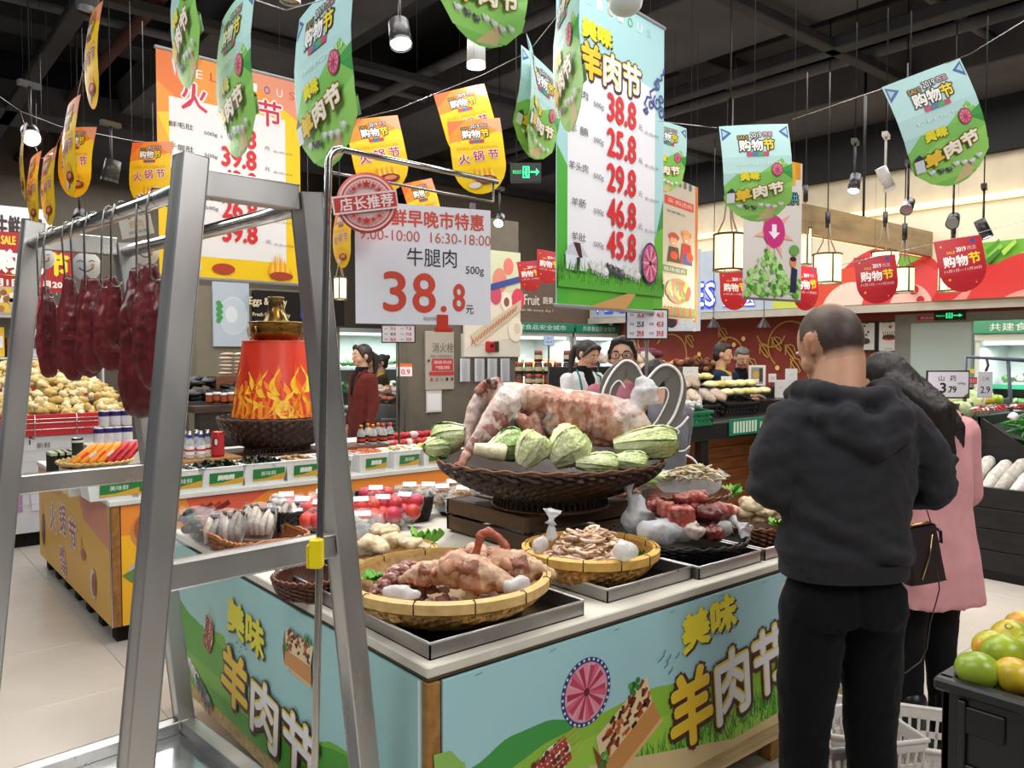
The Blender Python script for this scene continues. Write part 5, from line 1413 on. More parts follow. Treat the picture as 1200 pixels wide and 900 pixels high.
 # --- bottles, cans, packs on the second counter
def bottle(kind):
 t=bpy.data.objects.new('bottle',None);COL.objects.link(t)
 if kind=='vodka':
  MB().lathe([(0,.0),(.026,.0),(.028,.01),(.028,.1),(.022,.118),(.012,.135),(.011,.165)],'dfe6ee',18).build('glass',GLASS,t)
  MB().lathe([(.0285,.03),(.0285,.085)],'e3ddda',18).build('paper_label',PAPER,t);MB().lathe([(.0289,.05),(.0289,.062)],'a8302c',18).build('label_stripe',PAPER,t)
  MB().lathe([(.0125,.13),(.0125,.15)],'2c3f9a',14).build('neck_band',PAPER,t)
  MB().lathe([(.013,.15),(.013,.178),(0,.178)],'c9ccd4',14).build('cap',STEEL2,t)
 else:
  MB().lathe([(0,.0),(.03,.0),(.032,.01),(.031,.09),(.02,.115),(.013,.125),(.013,.145)],'dfe6e6',18).build('glass',GLASS,t)
  MB().lathe([(.0325,.02),(.0323,.065)],'2a1c18',18).build('paper_label',PAPER,t);MB().lathe([(.0329,.032),(.0328,.052)],'b5402c',18).build('label_panel',PAPER,t)
  MB().lathe([(.015,.125),(.015,.148),(.012,.152),(0,.152)],'c98a2c' if kind=='gold' else 'b52c2c',14).build('cap',BRASS if kind=='gold' else PLASTIC,t)
 return t
vod=bottle('vodka');first=True
for i,(px,dy)in enumerate(((208,.1),(216,.16),(222,.08),(230,.16),(235,.07),(243,.12))):
 p=ony(px,500,SY0+.42+dy);o=vod if first else dup(vod,(0,0,0));first=False
 o.location=(p.x,p.y,ITOP+.13);tag(o,'small clear spirit bottle with a blue neck band, %s from the steel leg'%nth(i),'bottle','clear bottles on the bright riser')
gd=bottle('gold');rd=bottle('red');gfirst={0:True,1:True}
for i,(px,k_,dy)in enumerate(((423,0,.06),(431,0,.14),(437,0,.05),(443,0,.14),(449,1,.05),(457,1,.1))):
 p=ony(px,500,SY0+.5+dy);src=(gd,rd)[k_];o=src if gfirst[k_]else dup(src,(0,0,0));gfirst[k_]=False
 o.location=(p.x,p.y,ITOP+.12);tag(o,'small liquor bottle with a %s cap and dark label, %s from the steel leg'%(('gold','red')[k_],nth(i)),'bottle','capped bottles on the dark riser')
def can(label,loc,R,h,c,band,rz=0.,group=None,lid='c9ccd0',txt=None):
 t=thing('can',label,'can',loc,rz,group)
 MB().lathe([(R*.93,0),(R,.006),(R,h-.006),(R*.94,h)],c,24).build('body',mat('can_paint',.25,.3),t)
 MB().lathe([(R*.94,h),(R*.9,h-.004),(0,h-.004)],lid,24).build('lid',STEEL2,t)
 MB().lathe([(R+.0008,h*band[1]),(R+.0008,h*band[2])],band[0],24).build('band',PRINT,t)
 return t
p=ony(255,505,SY0+.5);t=can('red energy drink can beside the clear bottles',(p.x,p.y,ITOP+.13),.04,.165,'a8222c',('b52a30',.1,.9),lid='d9803c')
m=Flat(.00013);m.disc(0,.1,.018,'2a1c1c',14,.03);m.disc(.004,.1,.011,'d9c9c0',10,.022);o=m.m.build('emblem',PRINT,t);o.location=(-.0405*FW.x,-.0405*FW.y,0);o.rotation_euler=(0,0,FACE)
rows_=((0,507,(116,127,137,149)),(1,488,(122,135,148)))
CY_=SY0+.75;n=0
for lv,py,xs in rows_:
 for i,px in enumerate(xs):
  p=ony(px,py,CY_);t=can('tinned meat can with purple and white label, %s level, %s from the rack leg'%(('lower','upper')[lv],nth(len(xs)-1-i)),(p.x,p.y,ITOP+.245+lv*.105),.032,.1,'e2e2e8',('2c2468',.62,.9),group='tinned meat cans in a pyramid',lid='b8b0a0');n+=1
tt=thing('can_plinth','low white plinth under the pyramid of cans','box',(ony(132,500,CY_).x,CY_,ITOP));MB().bbox(-.16,.18,-.06,.1,0,.242,'c9c4bc').build('plinth_box',PAPER,tt)
p=ony(99,510,CY_-.05);tt=thing('can_plinth','small white plinth under the dark tins','box',(p.x-.03,p.y,ITOP));MB().bbox(-.06,.06,-.12,.05,0,.108,'c9c4bc').build('plinth_box',PAPER,tt)
for i,(px,py,lv)in enumerate(((97,512,0),(103,523,0),(97,500,1))):
 p=ony(px,510,CY_-.05);can('small dark tin with a green lid rim, %s of the three by the sausages'%nth(i),(p.x-.03,p.y-.06*(i==1),ITOP+.11+lv*.09),.032,.09,'2c3a30',('d9dcd0',.7,.85),group='dark tins beside the pyramid')
for i,px in enumerate((62,70,78,84)):
 p=ony(px,527,SY0+1.3);m=MB().bbox(-.028,.028,-.08,.08,0,.15,'1f2420',.003).bbox(-.029,.029,-.081,.081,.13,.151,'a8b08c',.002)
 single('dark_carton',m,PAPER,'upright dark green carton, %s from the end of the counter'%nth(i),'box',(p.x,p.y,ITOP),0,'dark cartons at the end of the counter')
pb=ony(112,545,SY0+.42);sb_=thing('display_block','white block lifting the straw basket of sausages','box',(pb.x,pb.y,ITOP));MB().bbox(-.17,.17,-.15,.12,0,.148,'cfcac2',.004).build('block_body',PAPER,sb_)
tb=basket('flat straw basket of sausages in bright packs',(pb.x,pb.y,ITOP+.15),.2,.16,.03,'c9a05a','d9b873','cane',name='straw_basket',ns=36,rows=3)
for i,px in enumerate((98,108,118,128,138,147,156)):
 q=i>=4;p=ony(px,540,SY0+.42)
 t=thing('sausage_pack','shiny %s sausage pack, %s in the row'%('red' if q else 'orange',nth(i)),'sausage',(p.x,p.y,ITOP+.215),.9,'sausage packs in the straw basket');t.rotation_euler=(0,-.62,.25+.05*i)
 MB().tube([(-.1,0,0),(-.07,0,.004),(.07,0,.004),(.1,0,0)],[.006,.028,.028,.006],'c4222c' if q else 'ee9a22',12,flat=.7).build('wrapper',PLASTIC,t)
 MB().tube([(-.03,0,.003),(.02,0,.003)],[.0286,.0286],('d9d0e0' if i%2 else 'e8402c')if not q else '8c1420',12,caps=False,flat=.7).build('printed_band',PRINT,t)
for i in range(4):
 p=ony(80+i*6,545,SY0+.35);m=MB();m.ball((0,0,.02),(.035,.03,.02),'d9b87a',10,7,disp=.3,dscale=2,seed=i)
 single('dried_mushroom',m,mat('dried_skin',.7,var=.3,vscale=40),'pale dried mushroom lying beside the sausages, %s from the counter end'%nth(i),'mushroom',(p.x,p.y,ITOP),0,'dried mushrooms by the sausages')
 # red packets, green packets further right
rnd=random.Random(9)
for i in range(22):
 px=452+(i%11)*6.5+rnd.uniform(-2,2);z=ITOP+.06+.04*(i//11);p=ony(px,500,SY0+.95+.15*(i//11))
 t=single('snack_packet',MB().ball((0,0,0),(.055,.03,.035),'b5222c' if i%4 else 'd9c4c0',10,7,disp=.25,dscale=2.5,seed=i),PLASTIC,'glossy red snack packet in the far heap, %s row, %s along'%(('front','rear')[i//11],nth(i%11)),'packet',(p.x,p.y,z),rnd.uniform(0,3),'red packets heaped behind the bottles')
p=ony(488,500,SY0+1.05);tt=thing('packet_bin','low bin holding the heap of red packets','bin',(p.x,p.y,ITOP));MB().bbox(-.3,.36,-.14,.3,0,.05,'5a3c2c').build('bin_board',WOOD,tt)
for i in range(9):
 p=ony(463+i*5,512,SY0+.72);single('noodle_packet',MB().bbox(-.03,.03,-.02,.02,0,.075,'2c5a34' if i%2 else 'e0dcd2',.008).bbox(-.031,.031,-.021,.021,.03,.05,'e8e6dc' if i%2 else '2c5a34',.003),PLASTIC,'small green and white packet standing in a row, %s from the bottles'%nth(i),'packet',(p.x,p.y,ITOP),rnd.uniform(-.3,.3),'green and white packets behind the tubs')
for i in range(7):
 p=ony(518+i*6,500,SY0+.6+.05*(i%2));m=MB();m.tube([(-.05,0,.0),(0,0,.01),(.07,0,.0)],[.022,.02,.006],'d9542c' if i%3 else 'c4303c',10)
 single('carrot',m,FRUIT,'orange red carrot behind the green cabbage, %s from the packets'%nth(i),'carrot',(p.x,p.y,ITOP+.05+.03*(i%2)),rnd.uniform(0,3),'carrots behind the lamb basket')
 # popcorn-like fried skins heap behind on its own stand at far left
FYY=7.6
a=ony(-60,485,FYY);b=ony(150,485,FYY);zt_=ony(60,485,FYY).z;zb2=ony(60,510,FYY).z
t=thing('fried_skin_stand','white cabinet with a red ledge holding a heap of fried tofu skins','cabinet',((a.x+b.x)/2,FYY,0));w=b.x-a.x
MB().bbox(-w/2,w/2,.0,1.1,.12,zb2,'d9dade').build('cabinet_body',PLASTIC,t);MB().box(-w/2+.05,w/2-.05,.05,1.05,0,.12,'15120f').build('plinth',MATTE,t)
MB().bbox(-w/2,w/2,-.02,.02,zb2,zt_,'c4222c').build('red_ledge',PLASTIC,t)
for q in (0,.5,.8):MB().cyl((-w/2,-.03,zb2+(zt_-zb2)*(.3+q*.6)),(w/2,-.03,zb2+(zt_-zb2)*(.3+q*.6)),.004,'d9d9d9',n=6).build('wire',STEEL2,t)
for px in (40,89):MB().cyl((ony(px,500,FYY).x-t.location.x,-.035,zb2),(ony(px,500,FYY).x-t.location.x,-.035,zt_),.004,'d9d9d9',n=6).build('wire',STEEL2,t)
m=Flat(.001);xx=ony(32,540,FYY).x-t.location.x;m.text('养',xx,.92,.12,.14,'1c1c1c');m.text('新鲜',xx+.12,.84,.1,.05,'555555');xx=ony(22,580,FYY).x-t.location.x
m.disc(xx-.05,.52,.1,'6a3f8a',10,.06);m.line([(xx,.3),(xx,.5)],.05,'b08ab8');m.line([(xx+.12,.3),(xx+.1,.62)],.06,'e2e0e8')
for i in range(7):m.line([(-w/2+.1,.35+.09*i),(w/2-.1,.36+.09*i)],.006,'c4c6cc')
m.put('cabinet_print',t,.002)
m=MB();r=random.Random(6)
for i in range(620):
 x=r.uniform(-.5,.5)*w;y=r.uniform(0,1.);hh=.46*(1-abs(x*2/w)**2.2*.6)*math.sin(min(1,.12+y)*PI*.55)
 m.ball((x,.02+y*.9,zt_+hh*(1-.9*r.random()**2*(y<.3))-.06+r.uniform(-.03,.03)),(.05*r.uniform(.6,1.3),.042,.036),r.choice(('d9c07c','e6d29a','cdb06a','efe0b4','c4a45c')),8,6,disp=.7,dscale=2.2,seed=i)
stuff('fried_skin_heap',m,mat('fried_skin',.6,var=.25,vscale=30,bump=.5,bscale=60),'big heap of pale yellow fried tofu skins behind the hanging beef','food',(t.location.x,FYY,0))
# ================================================================ PEOPLE
def trunk(sec,c,n=28,M=None):
 """closed body tube from (z, half width, half depth, y offset, x offset)"""
 m=MB();v=[];f=[]
 sec=[(sec[0][0],sec[0][1]*.3,sec[0][2]*.3,*sec[0][3:])]+list(sec)+[(sec[-1][0],sec[-1][1]*.3,sec[-1][2]*.3,*sec[-1][3:])]
 for s in sec:
  z,a,b=s[:3];yo=s[3]if len(s)>3 else 0;xo=s[4]if len(s)>4 else 0
  for k in range(n):
   t=2*PI*k/n;ca,sa=math.cos(t),math.sin(t)
   v.append((xo+a*math.copysign(abs(ca)**.8,ca),yo+b*math.copysign(abs(sa)**.85,sa),z))
 N=len(sec)
 for i in range(N-1):
  for k in range(n):
   l=(k+1)%n;f.append((i*n+k,i*n+l,(i+1)*n+l,(i+1)*n+k))
 f.append(tuple(range(n))[::-1]);f.append(tuple((N-1)*n+k for k in range(n)))
 return m.add(v,f,c,True,M)
def hand(w,d,up,side,c,curl=.5):
 """palm and five fingers; w wrist, d direction, up back-of-hand normal"""
 d=Vector(d).normalized();up=Vector(up);up=(up-d*up.dot(d)).normalized();s=d.cross(up)*side
 w=Vector(w);pr=[blobtube([w,w+d*.045,w+d*.085],[.021,.028,.026],c,10,(.62,1),up)]
 for i,(o,L)in enumerate(((-.028,.062),(-.0095,.075),(.0095,.07),(.028,.055))):
  a=w+d*.085+s*o;b=a+(d-up*curl*.5).normalized()*L*.5+s*o*.1;e=b+(d*(1-curl)-up*curl).normalized()*L*.5
  pr.append(blobtube([a,b,e],[.0092,.0082,.0065],c,7))
 a=w+d*.02-s*.022;b=a+(d*.6-s*.8).normalized()*.035;pr.append(blobtube([a,b,b+d*.03],[.011,.009,.008],c,7))
 return pr
def person(label,loc,rz,H=1.62,skin='c69a80',hair='241c1a',style='pony',top='2c2c34',bottom='22222a',shoe='1c1a1a',arms=None,yaw=0.,pitch=0.,roll=0.,vox=.008,coat=None,apron=None,glasses=False,collar=None,topvox=.011,fold=.006,shirt=None,wid=1.,lean=0.,mask=None,extra=None):
 t=thing('person',label,'person',loc,rz)
 k=H/1.7
 def V(x,y,z):return (x*k*1.,y*k,z*k)
 HM=Matrix.Translation(V(0,lean,1.46))@Matrix.Rotation(yaw,4,'Z')@Matrix.Rotation(pitch,4,'X')@Matrix.Rotation(roll,4,'Y')@Matrix.Scale(k,4)
 def hb(mb):return xfm(mb,HM)
 def hball(c,r,col,n=16):m=MB();m.ball(c,r,col,n,11);return hb(m)
 lip='a8564e'
 pr=[hball((0,0,.135),(.074,.09,.095),skin,20),hb(blobtube([(0,-.03,.09),(0,-.052,.052)],[.055,.036],skin,14)),hb(blobtube([(-.03,-.04,.09),(.03,-.04,.09)],[.038,.038],skin,12)),hball((0,-.095,.1),(.013,.016,.014),skin,8),hb(blobtube([(0,-.085,.13),(0,-.093,.108)],[.008,.011],skin,8)),hball((0,-.083,.068),(.022,.012,.008),lip,10),hball((.076,.012,.115),(.012,.02,.03),skin,8),hball((-.076,.012,.115),(.012,.02,.03),skin,8),hball((.03,-.079,.138),(.02,.012,.006),skin,8),hball((-.03,-.079,.138),(.02,.012,.006),skin,8),blobtube([V(0,.012,1.38),V(0,lean*.6,1.45),tuple(HM@Vector((0,.01,.06)))],[.058*k,.054*k,.052*k],skin,14),trunk([(.86*k,.13*k,.085*k),(1.05*k,.115*k,.085*k),(1.25*k,.14*k,.09*k),(1.36*k,.14*k,.075*k),(1.42*k,.07*k,.05*k)],skin)]
 arms=arms or (((.2,.02,1.12),(.2,-.04,.88)),((-.2,.02,1.12),(-.2,-.04,.88)))
 for s,(el,wr)in zip((1,-1),arms):
  sh=V(.165*s*wid,.01,1.36);el,wr=V(*el),V(*wr)
  pr.append(blobtube([sh,el],[.045*k,.036*k],skin,12));pr.append(blobtube([el,wr],[.036*k,.025*k],skin,12))
  d=Vector(wr)-Vector(el);up=Vector((s*.4,.3,1))if abs(d.normalized().z)<.7 else Vector((s,.2,0));pr+=hand(Vector(wr)+d.normalized()*.005,d,up,s,skin,.45)
 for s in (1,-1):
  pr.append(blobtube([V(.08*s,0,.84),V(.085*s,-.01,.48),V(.085*s,.01,.1)],[.08*k,.055*k,.036*k],skin,14))
 fuse(pr,vox,2).build('body',SKIN,t)
 # eyes and brows
 for s in (1,-1):
  m=MB();m.ball((s*.031,-.0805,.124),(.0135,.0075,.006),'e9e4e0',10,7);m.ball((s*.031,-.0865,.124),(.006,.0035,.0058),'1a1412',8,6);hb(m).build('eye',PLASTIC,t)
  hb(MB().tube([(s*.016,-.088,.146),(s*.033,-.087,.151),(s*.048,-.078,.147)],[.003,.0036,.002],hair,6)).build('eyebrow',HAIR,t)
 if glasses:
  m=MB()
  for s in (1,-1):
   m.tube([(s*.034+.027*math.cos(2*PI*q/20),-.098,.124+.021*math.sin(2*PI*q/20))for q in range(20)],.0021,'2a2320',6,closed=True)
   m.tube([(s*.061,-.097,.128),(s*.078,-.04,.126),(s*.08,.02,.12)],.002,'2a2320',6)
  m.tube([(-.008,-.1,.128),(.008,-.1,.128)],.002,'2a2320',6);hb(m).build('glasses',PLASTIC,t)
  # hair
 hp_=[hb(MB().ball((0,.022,.155),(.082,.088,.088),hair,20,12)),hb(MB().ball((0,.045,.12),(.078,.062,.085),hair,18,11))]
 if style in ('pony','bun','long'):
  hp_+=[hb(blobtube([(.052,-.052,.19),(.076,-.035,.14),(.079,-.012,.1)],[.018,.014,.008],hair,8)),hb(blobtube([(-.052,-.052,.19),(-.076,-.035,.14),(-.079,-.012,.1)],[.018,.014,.008],hair,8)),hb(blobtube([(-.05,-.058,.2),(0,-.066,.215),(.05,-.058,.2)],[.02,.022,.02],hair,10))]
 if style=='pony':hp_.append(hb(blobtube([(0,.1,.15),(0,.145,.12),(0,.15,.03),(.01,.13,-.1)],[.026,.034,.032,.012],hair,12)))
 if style=='bun':hp_.append(hb(MB().ball((0,.1,.2),(.035,.035,.035),hair,12,8)))
 if style=='long':
  for s in (1,-1):hp_.append(hb(blobtube([(s*.05,.03,.14),(s*.078,.03,.02),(s*.08,.05,-.12),(s*.06,.07,-.26)],[.045,.04,.042,.02],hair,12)))
  hp_.append(hb(blobtube([(0,.07,.12),(0,.09,-.02),(0,.1,-.2),(0,.1,-.3)],[.07,.07,.065,.03],hair,14)))
 if style=='short':hp_.append(hb(MB().ball((0,-.02,.2),(.066,.06,.036),hair,14,8)))
 if style!='buzz':fuse(hp_,.008,1,lambda p:.0035*nz((p[0]*3,p[1]*3,p[2]*.5),30,2)).build('hair',HAIR,t)
 # trousers
 tr=[trunk([(.97*k,.15*k,.1*k),(.9*k,.17*k,.12*k,.01*k),(.8*k,.165*k,.115*k,.01*k)],bottom)]
 for s in (1,-1):tr.append(blobtube([V(.085*s,.01,.86),V(.09*s,-.01,.5),V(.088*s,.01,.1)],[.095*k,.07*k,.055*k],bottom,16))
 fuse(tr,.014,3,lambda p:fold*.6*nz((p[0],p[1],p[2]*.6),14,4)).build('trousers',CLOTH,t)
 for s in (1,-1):fuse([blobtube([V(.088*s,.05,.045),V(.09*s,-.05,.045),V(.092*s,-.14,.032)],[.042*k,.043*k,.03*k],shoe,14)],.01,2).build('shoe',LEATHER,t)
 # top
 hem=coat or.88
 tp_=[trunk([(hem*k,(.175 if coat else.155)*k*wid,(.13 if coat else.115)*k),(1.02*k,.148*k*wid,.115*k),(1.22*k,.165*k*wid,.122*k),(1.36*k,.165*k*wid,.1*k),(1.425*k,.085*k,.068*k)],top)]
 for s,(el,wr)in zip((1,-1),arms):
  el,wr=V(*el),V(*wr);sh=V(.155*s*wid,.01,1.355)
  tp_.append(blobtube([sh,el],[.066*k,.052*k],top,14));e2=Vector(el)+(Vector(wr)-Vector(el))*.86;tp_.append(blobtube([el,e2],[.052*k,.04*k],top,12))
 fuse(tp_,topvox,2,lambda p:fold*nz((p[0],p[1],p[2]*.7),13,7)+fold*.4*nz(p,34,1)).build('coat' if coat else 'jacket',CLOTH,t)
 if collar:
  m=MB();
  for s in (1,-1):m.merge(blobtube([V(s*.03,-.105,1.28),V(s*.07,-.085,1.38),V(s*.075,.0,1.43)],[.014,.02,.02],collar,8))
  m.build('collar',CLOTH,t)
 if shirt:
  m=trunk([(1.2*k,.03*k,.03*k,-.098*k),(1.36*k,.06*k,.03*k,-.08*k),(1.45*k,.062*k,.062*k,-.0*k),(1.475*k,.058*k,.058*k)],shirt);m.build('shirt',CLOTH,t)
 if apron:
  m=MB();m.grid(lambda u,v:((u-.5)*(.24+.1*(1-v))*k,(-.128+.05*abs(u-.5)**2*4-(.012 if v<.4 else 0)+.004)*k,(.62+.64*v)*k),14,8,apron)
  m.build('apron',CLOTH,t);m=MB()
  for s in (1,-1):m.tube([V(s*.1,-.123,1.24),V(s*.11,-.095,1.38),V(s*.07,.0,1.435),V(s*.06,.08,1.37)],.009*k,apron,6)
  m.build('apron_strap',CLOTH,t)
  MB().box(-.01*k+.05,.03*k+.05,-.137*k,-.128*k,1.0*k,1.03*k,'d9832c').build('name_badge',PLASTIC,t)
 if extra:extra(t,k,V,hb)
 return t
def stand(px,Z):p=at(px,415,Z);return (p.x,p.y,0)
FWD=(((.19,-.03,1.13),(.1,-.27,1.08)),((-.19,-.03,1.13),(-.1,-.27,1.08)))
# staff behind the island
person('woman in glasses with dark hair and pink striped top behind the horn board',stand(730,4.75),FACE-.1,1.71,style='pony',top='a86a78',bottom='2a2a30',glasses=True,arms=FWD,yaw=-.15,vox=.0065)
person('person with black hair bending down behind the horn board',stand(776,4.5),FACE+PI+.5,1.58,style='short',top='6a6a70',bottom='2c2c34',pitch=.5,hair='100e0e',arms=FWD)
person('shop assistant in a white blouse and teal apron looking down',stand(684,6.9),FACE+.55,1.73,style='pony',top='d4d4d8',apron='1f7a78',bottom='1c1c20',shirt='17171a',pitch=.4,yaw=.25,arms=FWD,vox=.007)
person('person in a dark blue leather jacket by the red wall',stand(845,8.3),FACE+1.25,1.72,style='short',top='1f2c44',bottom='1c1c22',pitch=.15,arms=(((.19,-.03,1.13),(.12,-.27,1.12)),((-.19,-.06,1.15),(-.12,-.3,1.16))),collar='b8a050')
person('man with grey hair and navy jacket facing the produce by the red wall',stand(868,8.6),FACE+.1,1.68,style='short',hair='5c5a5a',top='1d2740',shirt='14161c',bottom='1c1c22',pitch=.35,arms=FWD)
person('woman in a maroon coat with a dark ponytail beyond the hotpot counter',stand(424,7.9),FACE-.85,1.70,style='pony',top='5a241f',shirt='121214',coat=.5,bottom='18181a',yaw=-.1,collar='4c1d19',topvox=.012)
person('worker in black with a round face in front of the far chilled cabinet',stand(434,10.6),FACE-.2,1.62,style='bun',top='1b1b1f',bottom='1b1b1f',arms=FWD,collar='b8ab8c')
person('worker in a black and yellow vest turning towards the chilled cabinet',stand(446,10.2),FACE-1.2,1.6,style='bun',top='3a3420',bottom='1c1c1f',arms=FWD,collar='d9a52c',apron='c9952a')
# ---------------- the man in the dark hoodie (back view)
ZM=2.42;mp_=at(988,415,ZM)
MAN=thing('person','man in a dark grey hoodie and black trousers seen from behind','person',(mp_.x,mp_.y,0),FACE+PI+.10)
# local: +x is to his left (picture left), -y is ahead of him
SK='b98a6e'
HM=Matrix.Translation((.0,-.03,1.515))@Matrix.Rotation(.26,4,'Z')@Matrix.Rotation(.32,4,'X')@Matrix.Scale(1.05,4)
def hb(m):return xfm(m,HM)
def hball(c,r,col,n=20,nv=13):m=MB();m.ball(c,r,col,n,nv);return hb(m)
pr=[hball((0,.004,.125),(.083,.102,.104),SK,28,18),hb(blobtube([(0,-.03,.085),(0,-.06,.04)],[.062,.04],SK,16)),hb(blobtube([(-.035,-.03,.07),(.035,-.03,.07)],[.045,.045],SK,14)),hball((0,-.105,.1),(.015,.018,.016),SK,8,7),hball((0,-.092,.062),(.024,.012,.009),'a05a4e',8,7),hb(blobtube([(.084,.01,.085),(.09,.02,.11),(.092,.022,.132)],[.009,.012,.012],'bd8468',8)),hb(blobtube([(-.084,.01,.085),(-.09,.02,.11),(-.092,.022,.132)],[.009,.012,.012],'bd8468',8)),hb(blobtube([(.088,.012,.09),(.096,.032,.115),(.094,.03,.135)],[.006,.007,.007],'bd8468',8)),hb(blobtube([(-.088,.012,.09),(-.096,.032,.115),(-.094,.03,.135)],[.006,.007,.007],'bd8468',8)),blobtube([(0,.03,1.40),(.02,.02,1.48),tuple(HM@Vector((0,.03,.06)))],[.078,.074,.072],SK,20),blobtube([(.035,-.02,1.44),tuple(HM@Vector((0,.0,.06)))],[.06,.055],SK,14),trunk([(.9,.15,.1),(1.1,.15,.1),(1.3,.17,.1),(1.42,.15,.08)],SK)]
ARM=(((.225,.02,1.21),(.13,-.22,1.16)),((-.285,.01,1.19),(-.12,-.24,1.13)))
for s,(el,wr)in zip((1,-1),ARM):
 pr+=[blobtube([(.19*s,.02,1.4),el],[.05,.042],SK,12),blobtube([el,wr],[.042,.028],SK,12)]
 d=Vector(wr)-Vector(el);pr+=hand(wr,d,(0,0,1),s,SK,.6)
for s in (1,-1):pr.append(blobtube([(.09*s,0,.86),(.1*s,0,.5),(.105*s,.0,.1)],[.09,.06,.04],SK,12))
# buzz-cut scalp painted onto the head by the nearest source surface
sc=MB();sc.ball((0,.010,.131),(.0855,.101,.104),'3a302b',40,26)
keep=[]
for f,c in zip(sc.f,sc.c):
 q=sum((Vector(sc.v[i])for i in f),Vector())/len(f)
 keep.append(q)
sk2=rgb(SK)
def scalp(q):
 crown=math.exp(-(((q.x+.012)/.05)**2+((q.y-.045)/.045)**2+((q.z-.225)/.05)**2))
 n_=.5+.5*noise.noise(q*60);base=rgb('2e2622');a=min(1,crown*.95+.12*n_)
 side=max(0,min(1,(.085-q.z)/.03));a=min(1,max(a,side))
 if q.y<-.055 and q.z<.19:a=1
 if abs(q.x)>.07 and q.y<.0 and q.z<.13:a=1
 return tuple(x*(1-a)+y*a for x,y in zip(base,rgb('a87c62')))
sc.c=[scalp(q)for q in keep]
hb(sc);sc.c=[rgb(SK)]*len(sc.f)
body=fuse(pr+[sc],.0062,2)
HI=HM.inverted()
for i_,f_ in enumerate(body.f):
 q=sum((Vector(body.v[j])for j in f_),Vector())/len(f_)
 if q.z<1.5:continue
 q=HI@q
 if q.z>.05+max(0,-q.y)*1.1 and abs(q.x)<.088 and q.z>.02:
  if abs(q.x)>.068 and -.01<q.y<.045 and q.z<.14:continue
  if q.y<-.03 and q.z<.17-q.y*.1:continue
  body.c[i_]=scalp(q)
body.build('body',SKIN,MAN)
for s in (1,-1):
 m=MB();m.ball((s*.034,-.0905,.118),(.0145,.0075,.006),'e9e4e0',10,7);m.ball((s*.034,-.097,.118),(.006,.0035,.0058),'1a1412',8,6);hb(m).build('eye',PLASTIC,MAN)
HD='2f2e31'
hd=[trunk([(.965,.185,.128,.02),(1.0,.193,.135,.02),(1.1,.19,.135,.018),(1.25,.208,.138,.02),(1.36,.205,.128,.02),(1.43,.175,.1,.02),(1.475,.1,.08,.01)],HD,36)]
for s,(el,wr)in zip((1,-1),ARM):
 el=Vector(el);wr=Vector(wr);sh=Vector((.178*s,.02,1.395));mid=(sh+el)/2+Vector((.02*s,.01,0))
 hd+=[blobtube([sh,mid,el],[.075,.073,.072],HD,20),blobtube([el,el+(wr-el)*.5,el+(wr-el)*.95],[.07,.06,.047],HD,18)]
 for q in range(3):hd.append(blobtube([el+Vector((.05*s,.035,.02+q*.035)),el+Vector((-.035*s,.06,.0+q*.035))],[.014,.012],HD,8))
 # hood: draped roll round the neck with a hanging bag
def ring(pts,rs):return blobtube(pts,rs,HD,18)
hd+=[ring([(.125,-.06,1.475),(.135,.01,1.49),(.10,.085,1.485),(.02,.118,1.47),(-.07,.105,1.475),(-.125,.03,1.49),(-.12,-.06,1.475)],[.03,.038,.036,.034,.036,.042,.03]),ring([(.15,.03,1.445),(.125,.11,1.42),(.03,.15,1.395),(-.06,.15,1.395),(-.14,.11,1.425),(-.165,.03,1.455)],[.025,.034,.036,.036,.036,.028]),ring([(.1,.135,1.38),(.0,.165,1.34),(-.02,.165,1.33),(-.1,.15,1.365),(-.15,.11,1.41)],[.026,.034,.034,.03,.022]),ring([(.06,.13,1.42),(-.02,.15,1.34)],[.05,.045]),ring([(-.1,.13,1.44),(-.02,.15,1.38)],[.04,.04])]
def mfold(p):
 x,y,z=p
 d=.008*nz((x*.8,y,z*.9),9,3)+.004*nz(p,24,8)
 t=(z-1.02)-.45*(x+.05)
 d+=.011*math.exp(-((t-.02)/.025)**2)-.009*math.exp(-((t+.03)/.02)**2)+.004*math.exp(-((z-.5*x-1.12)/.02)**2)*(1 if x<.1 else.3)
 d+=.007*math.exp(-((z-1.015+.1*x*x)/.018)**2)
 if abs(x)>.17:d+=.004*math.sin(z*70+x*40)*max(0,1-abs(z-1.22)/.16)
 return d
fuse(hd,.0085,2,mfold).build('hoodie',CLOTH,MAN)
m=MB();N=90
for r_,(a,b,z0,z1)in enumerate(((.19,.134,.935,.985),)):
 def fn(u,v):
  t=u*2*PI;ca,sa=math.cos(t),math.sin(t);k=1+.012*(1 if int(u*N)%2 else -1)*.6-.02*abs(v-.5)
  return (a*k*math.copysign(abs(ca)**.8,ca),.02+b*k*math.copysign(abs(sa)**.85,sa),z0+(z1-z0)*v)
 m.grid(fn,N,3,'2a292c',True,wrap=True)
m.build('hem_band',CLOTH,MAN)
BT='0f0f12'
tr=[trunk([(1.0,.14,.09,.02),(.93,.162,.108,.02),(.8,.176,.122,.025)],BT,30)]
for s in (1,-1):tr.append(blobtube([(.088*s,.02,.86),(.1*s,.01,.62),(.108*s,0,.42),(.112*s,.012,.2),(.112*s,.01,.07)],[.103,.09,.075,.068,.066],BT,24))
fuse(tr,.01,3,lambda p:.006*nz((p[0],p[1],p[2]*.8),10,5)+.005*math.exp(-((p[2]-.77-.35*abs(p[0]))/.02)**2)+.003*nz(p,26,2)-(.012*math.exp(-(p[0]/.012)**2)if p[1]>0 and p[2]>.74 else 0)).build('trousers',CLOTH,MAN)
for s in (1,-1):fuse([blobtube([(.112*s,.06,.045),(.115*s,-.06,.045),(.118*s,-.15,.035)],[.045,.046,.034],'202022',14)],.01,2).build('shoe',LEATHER,MAN)
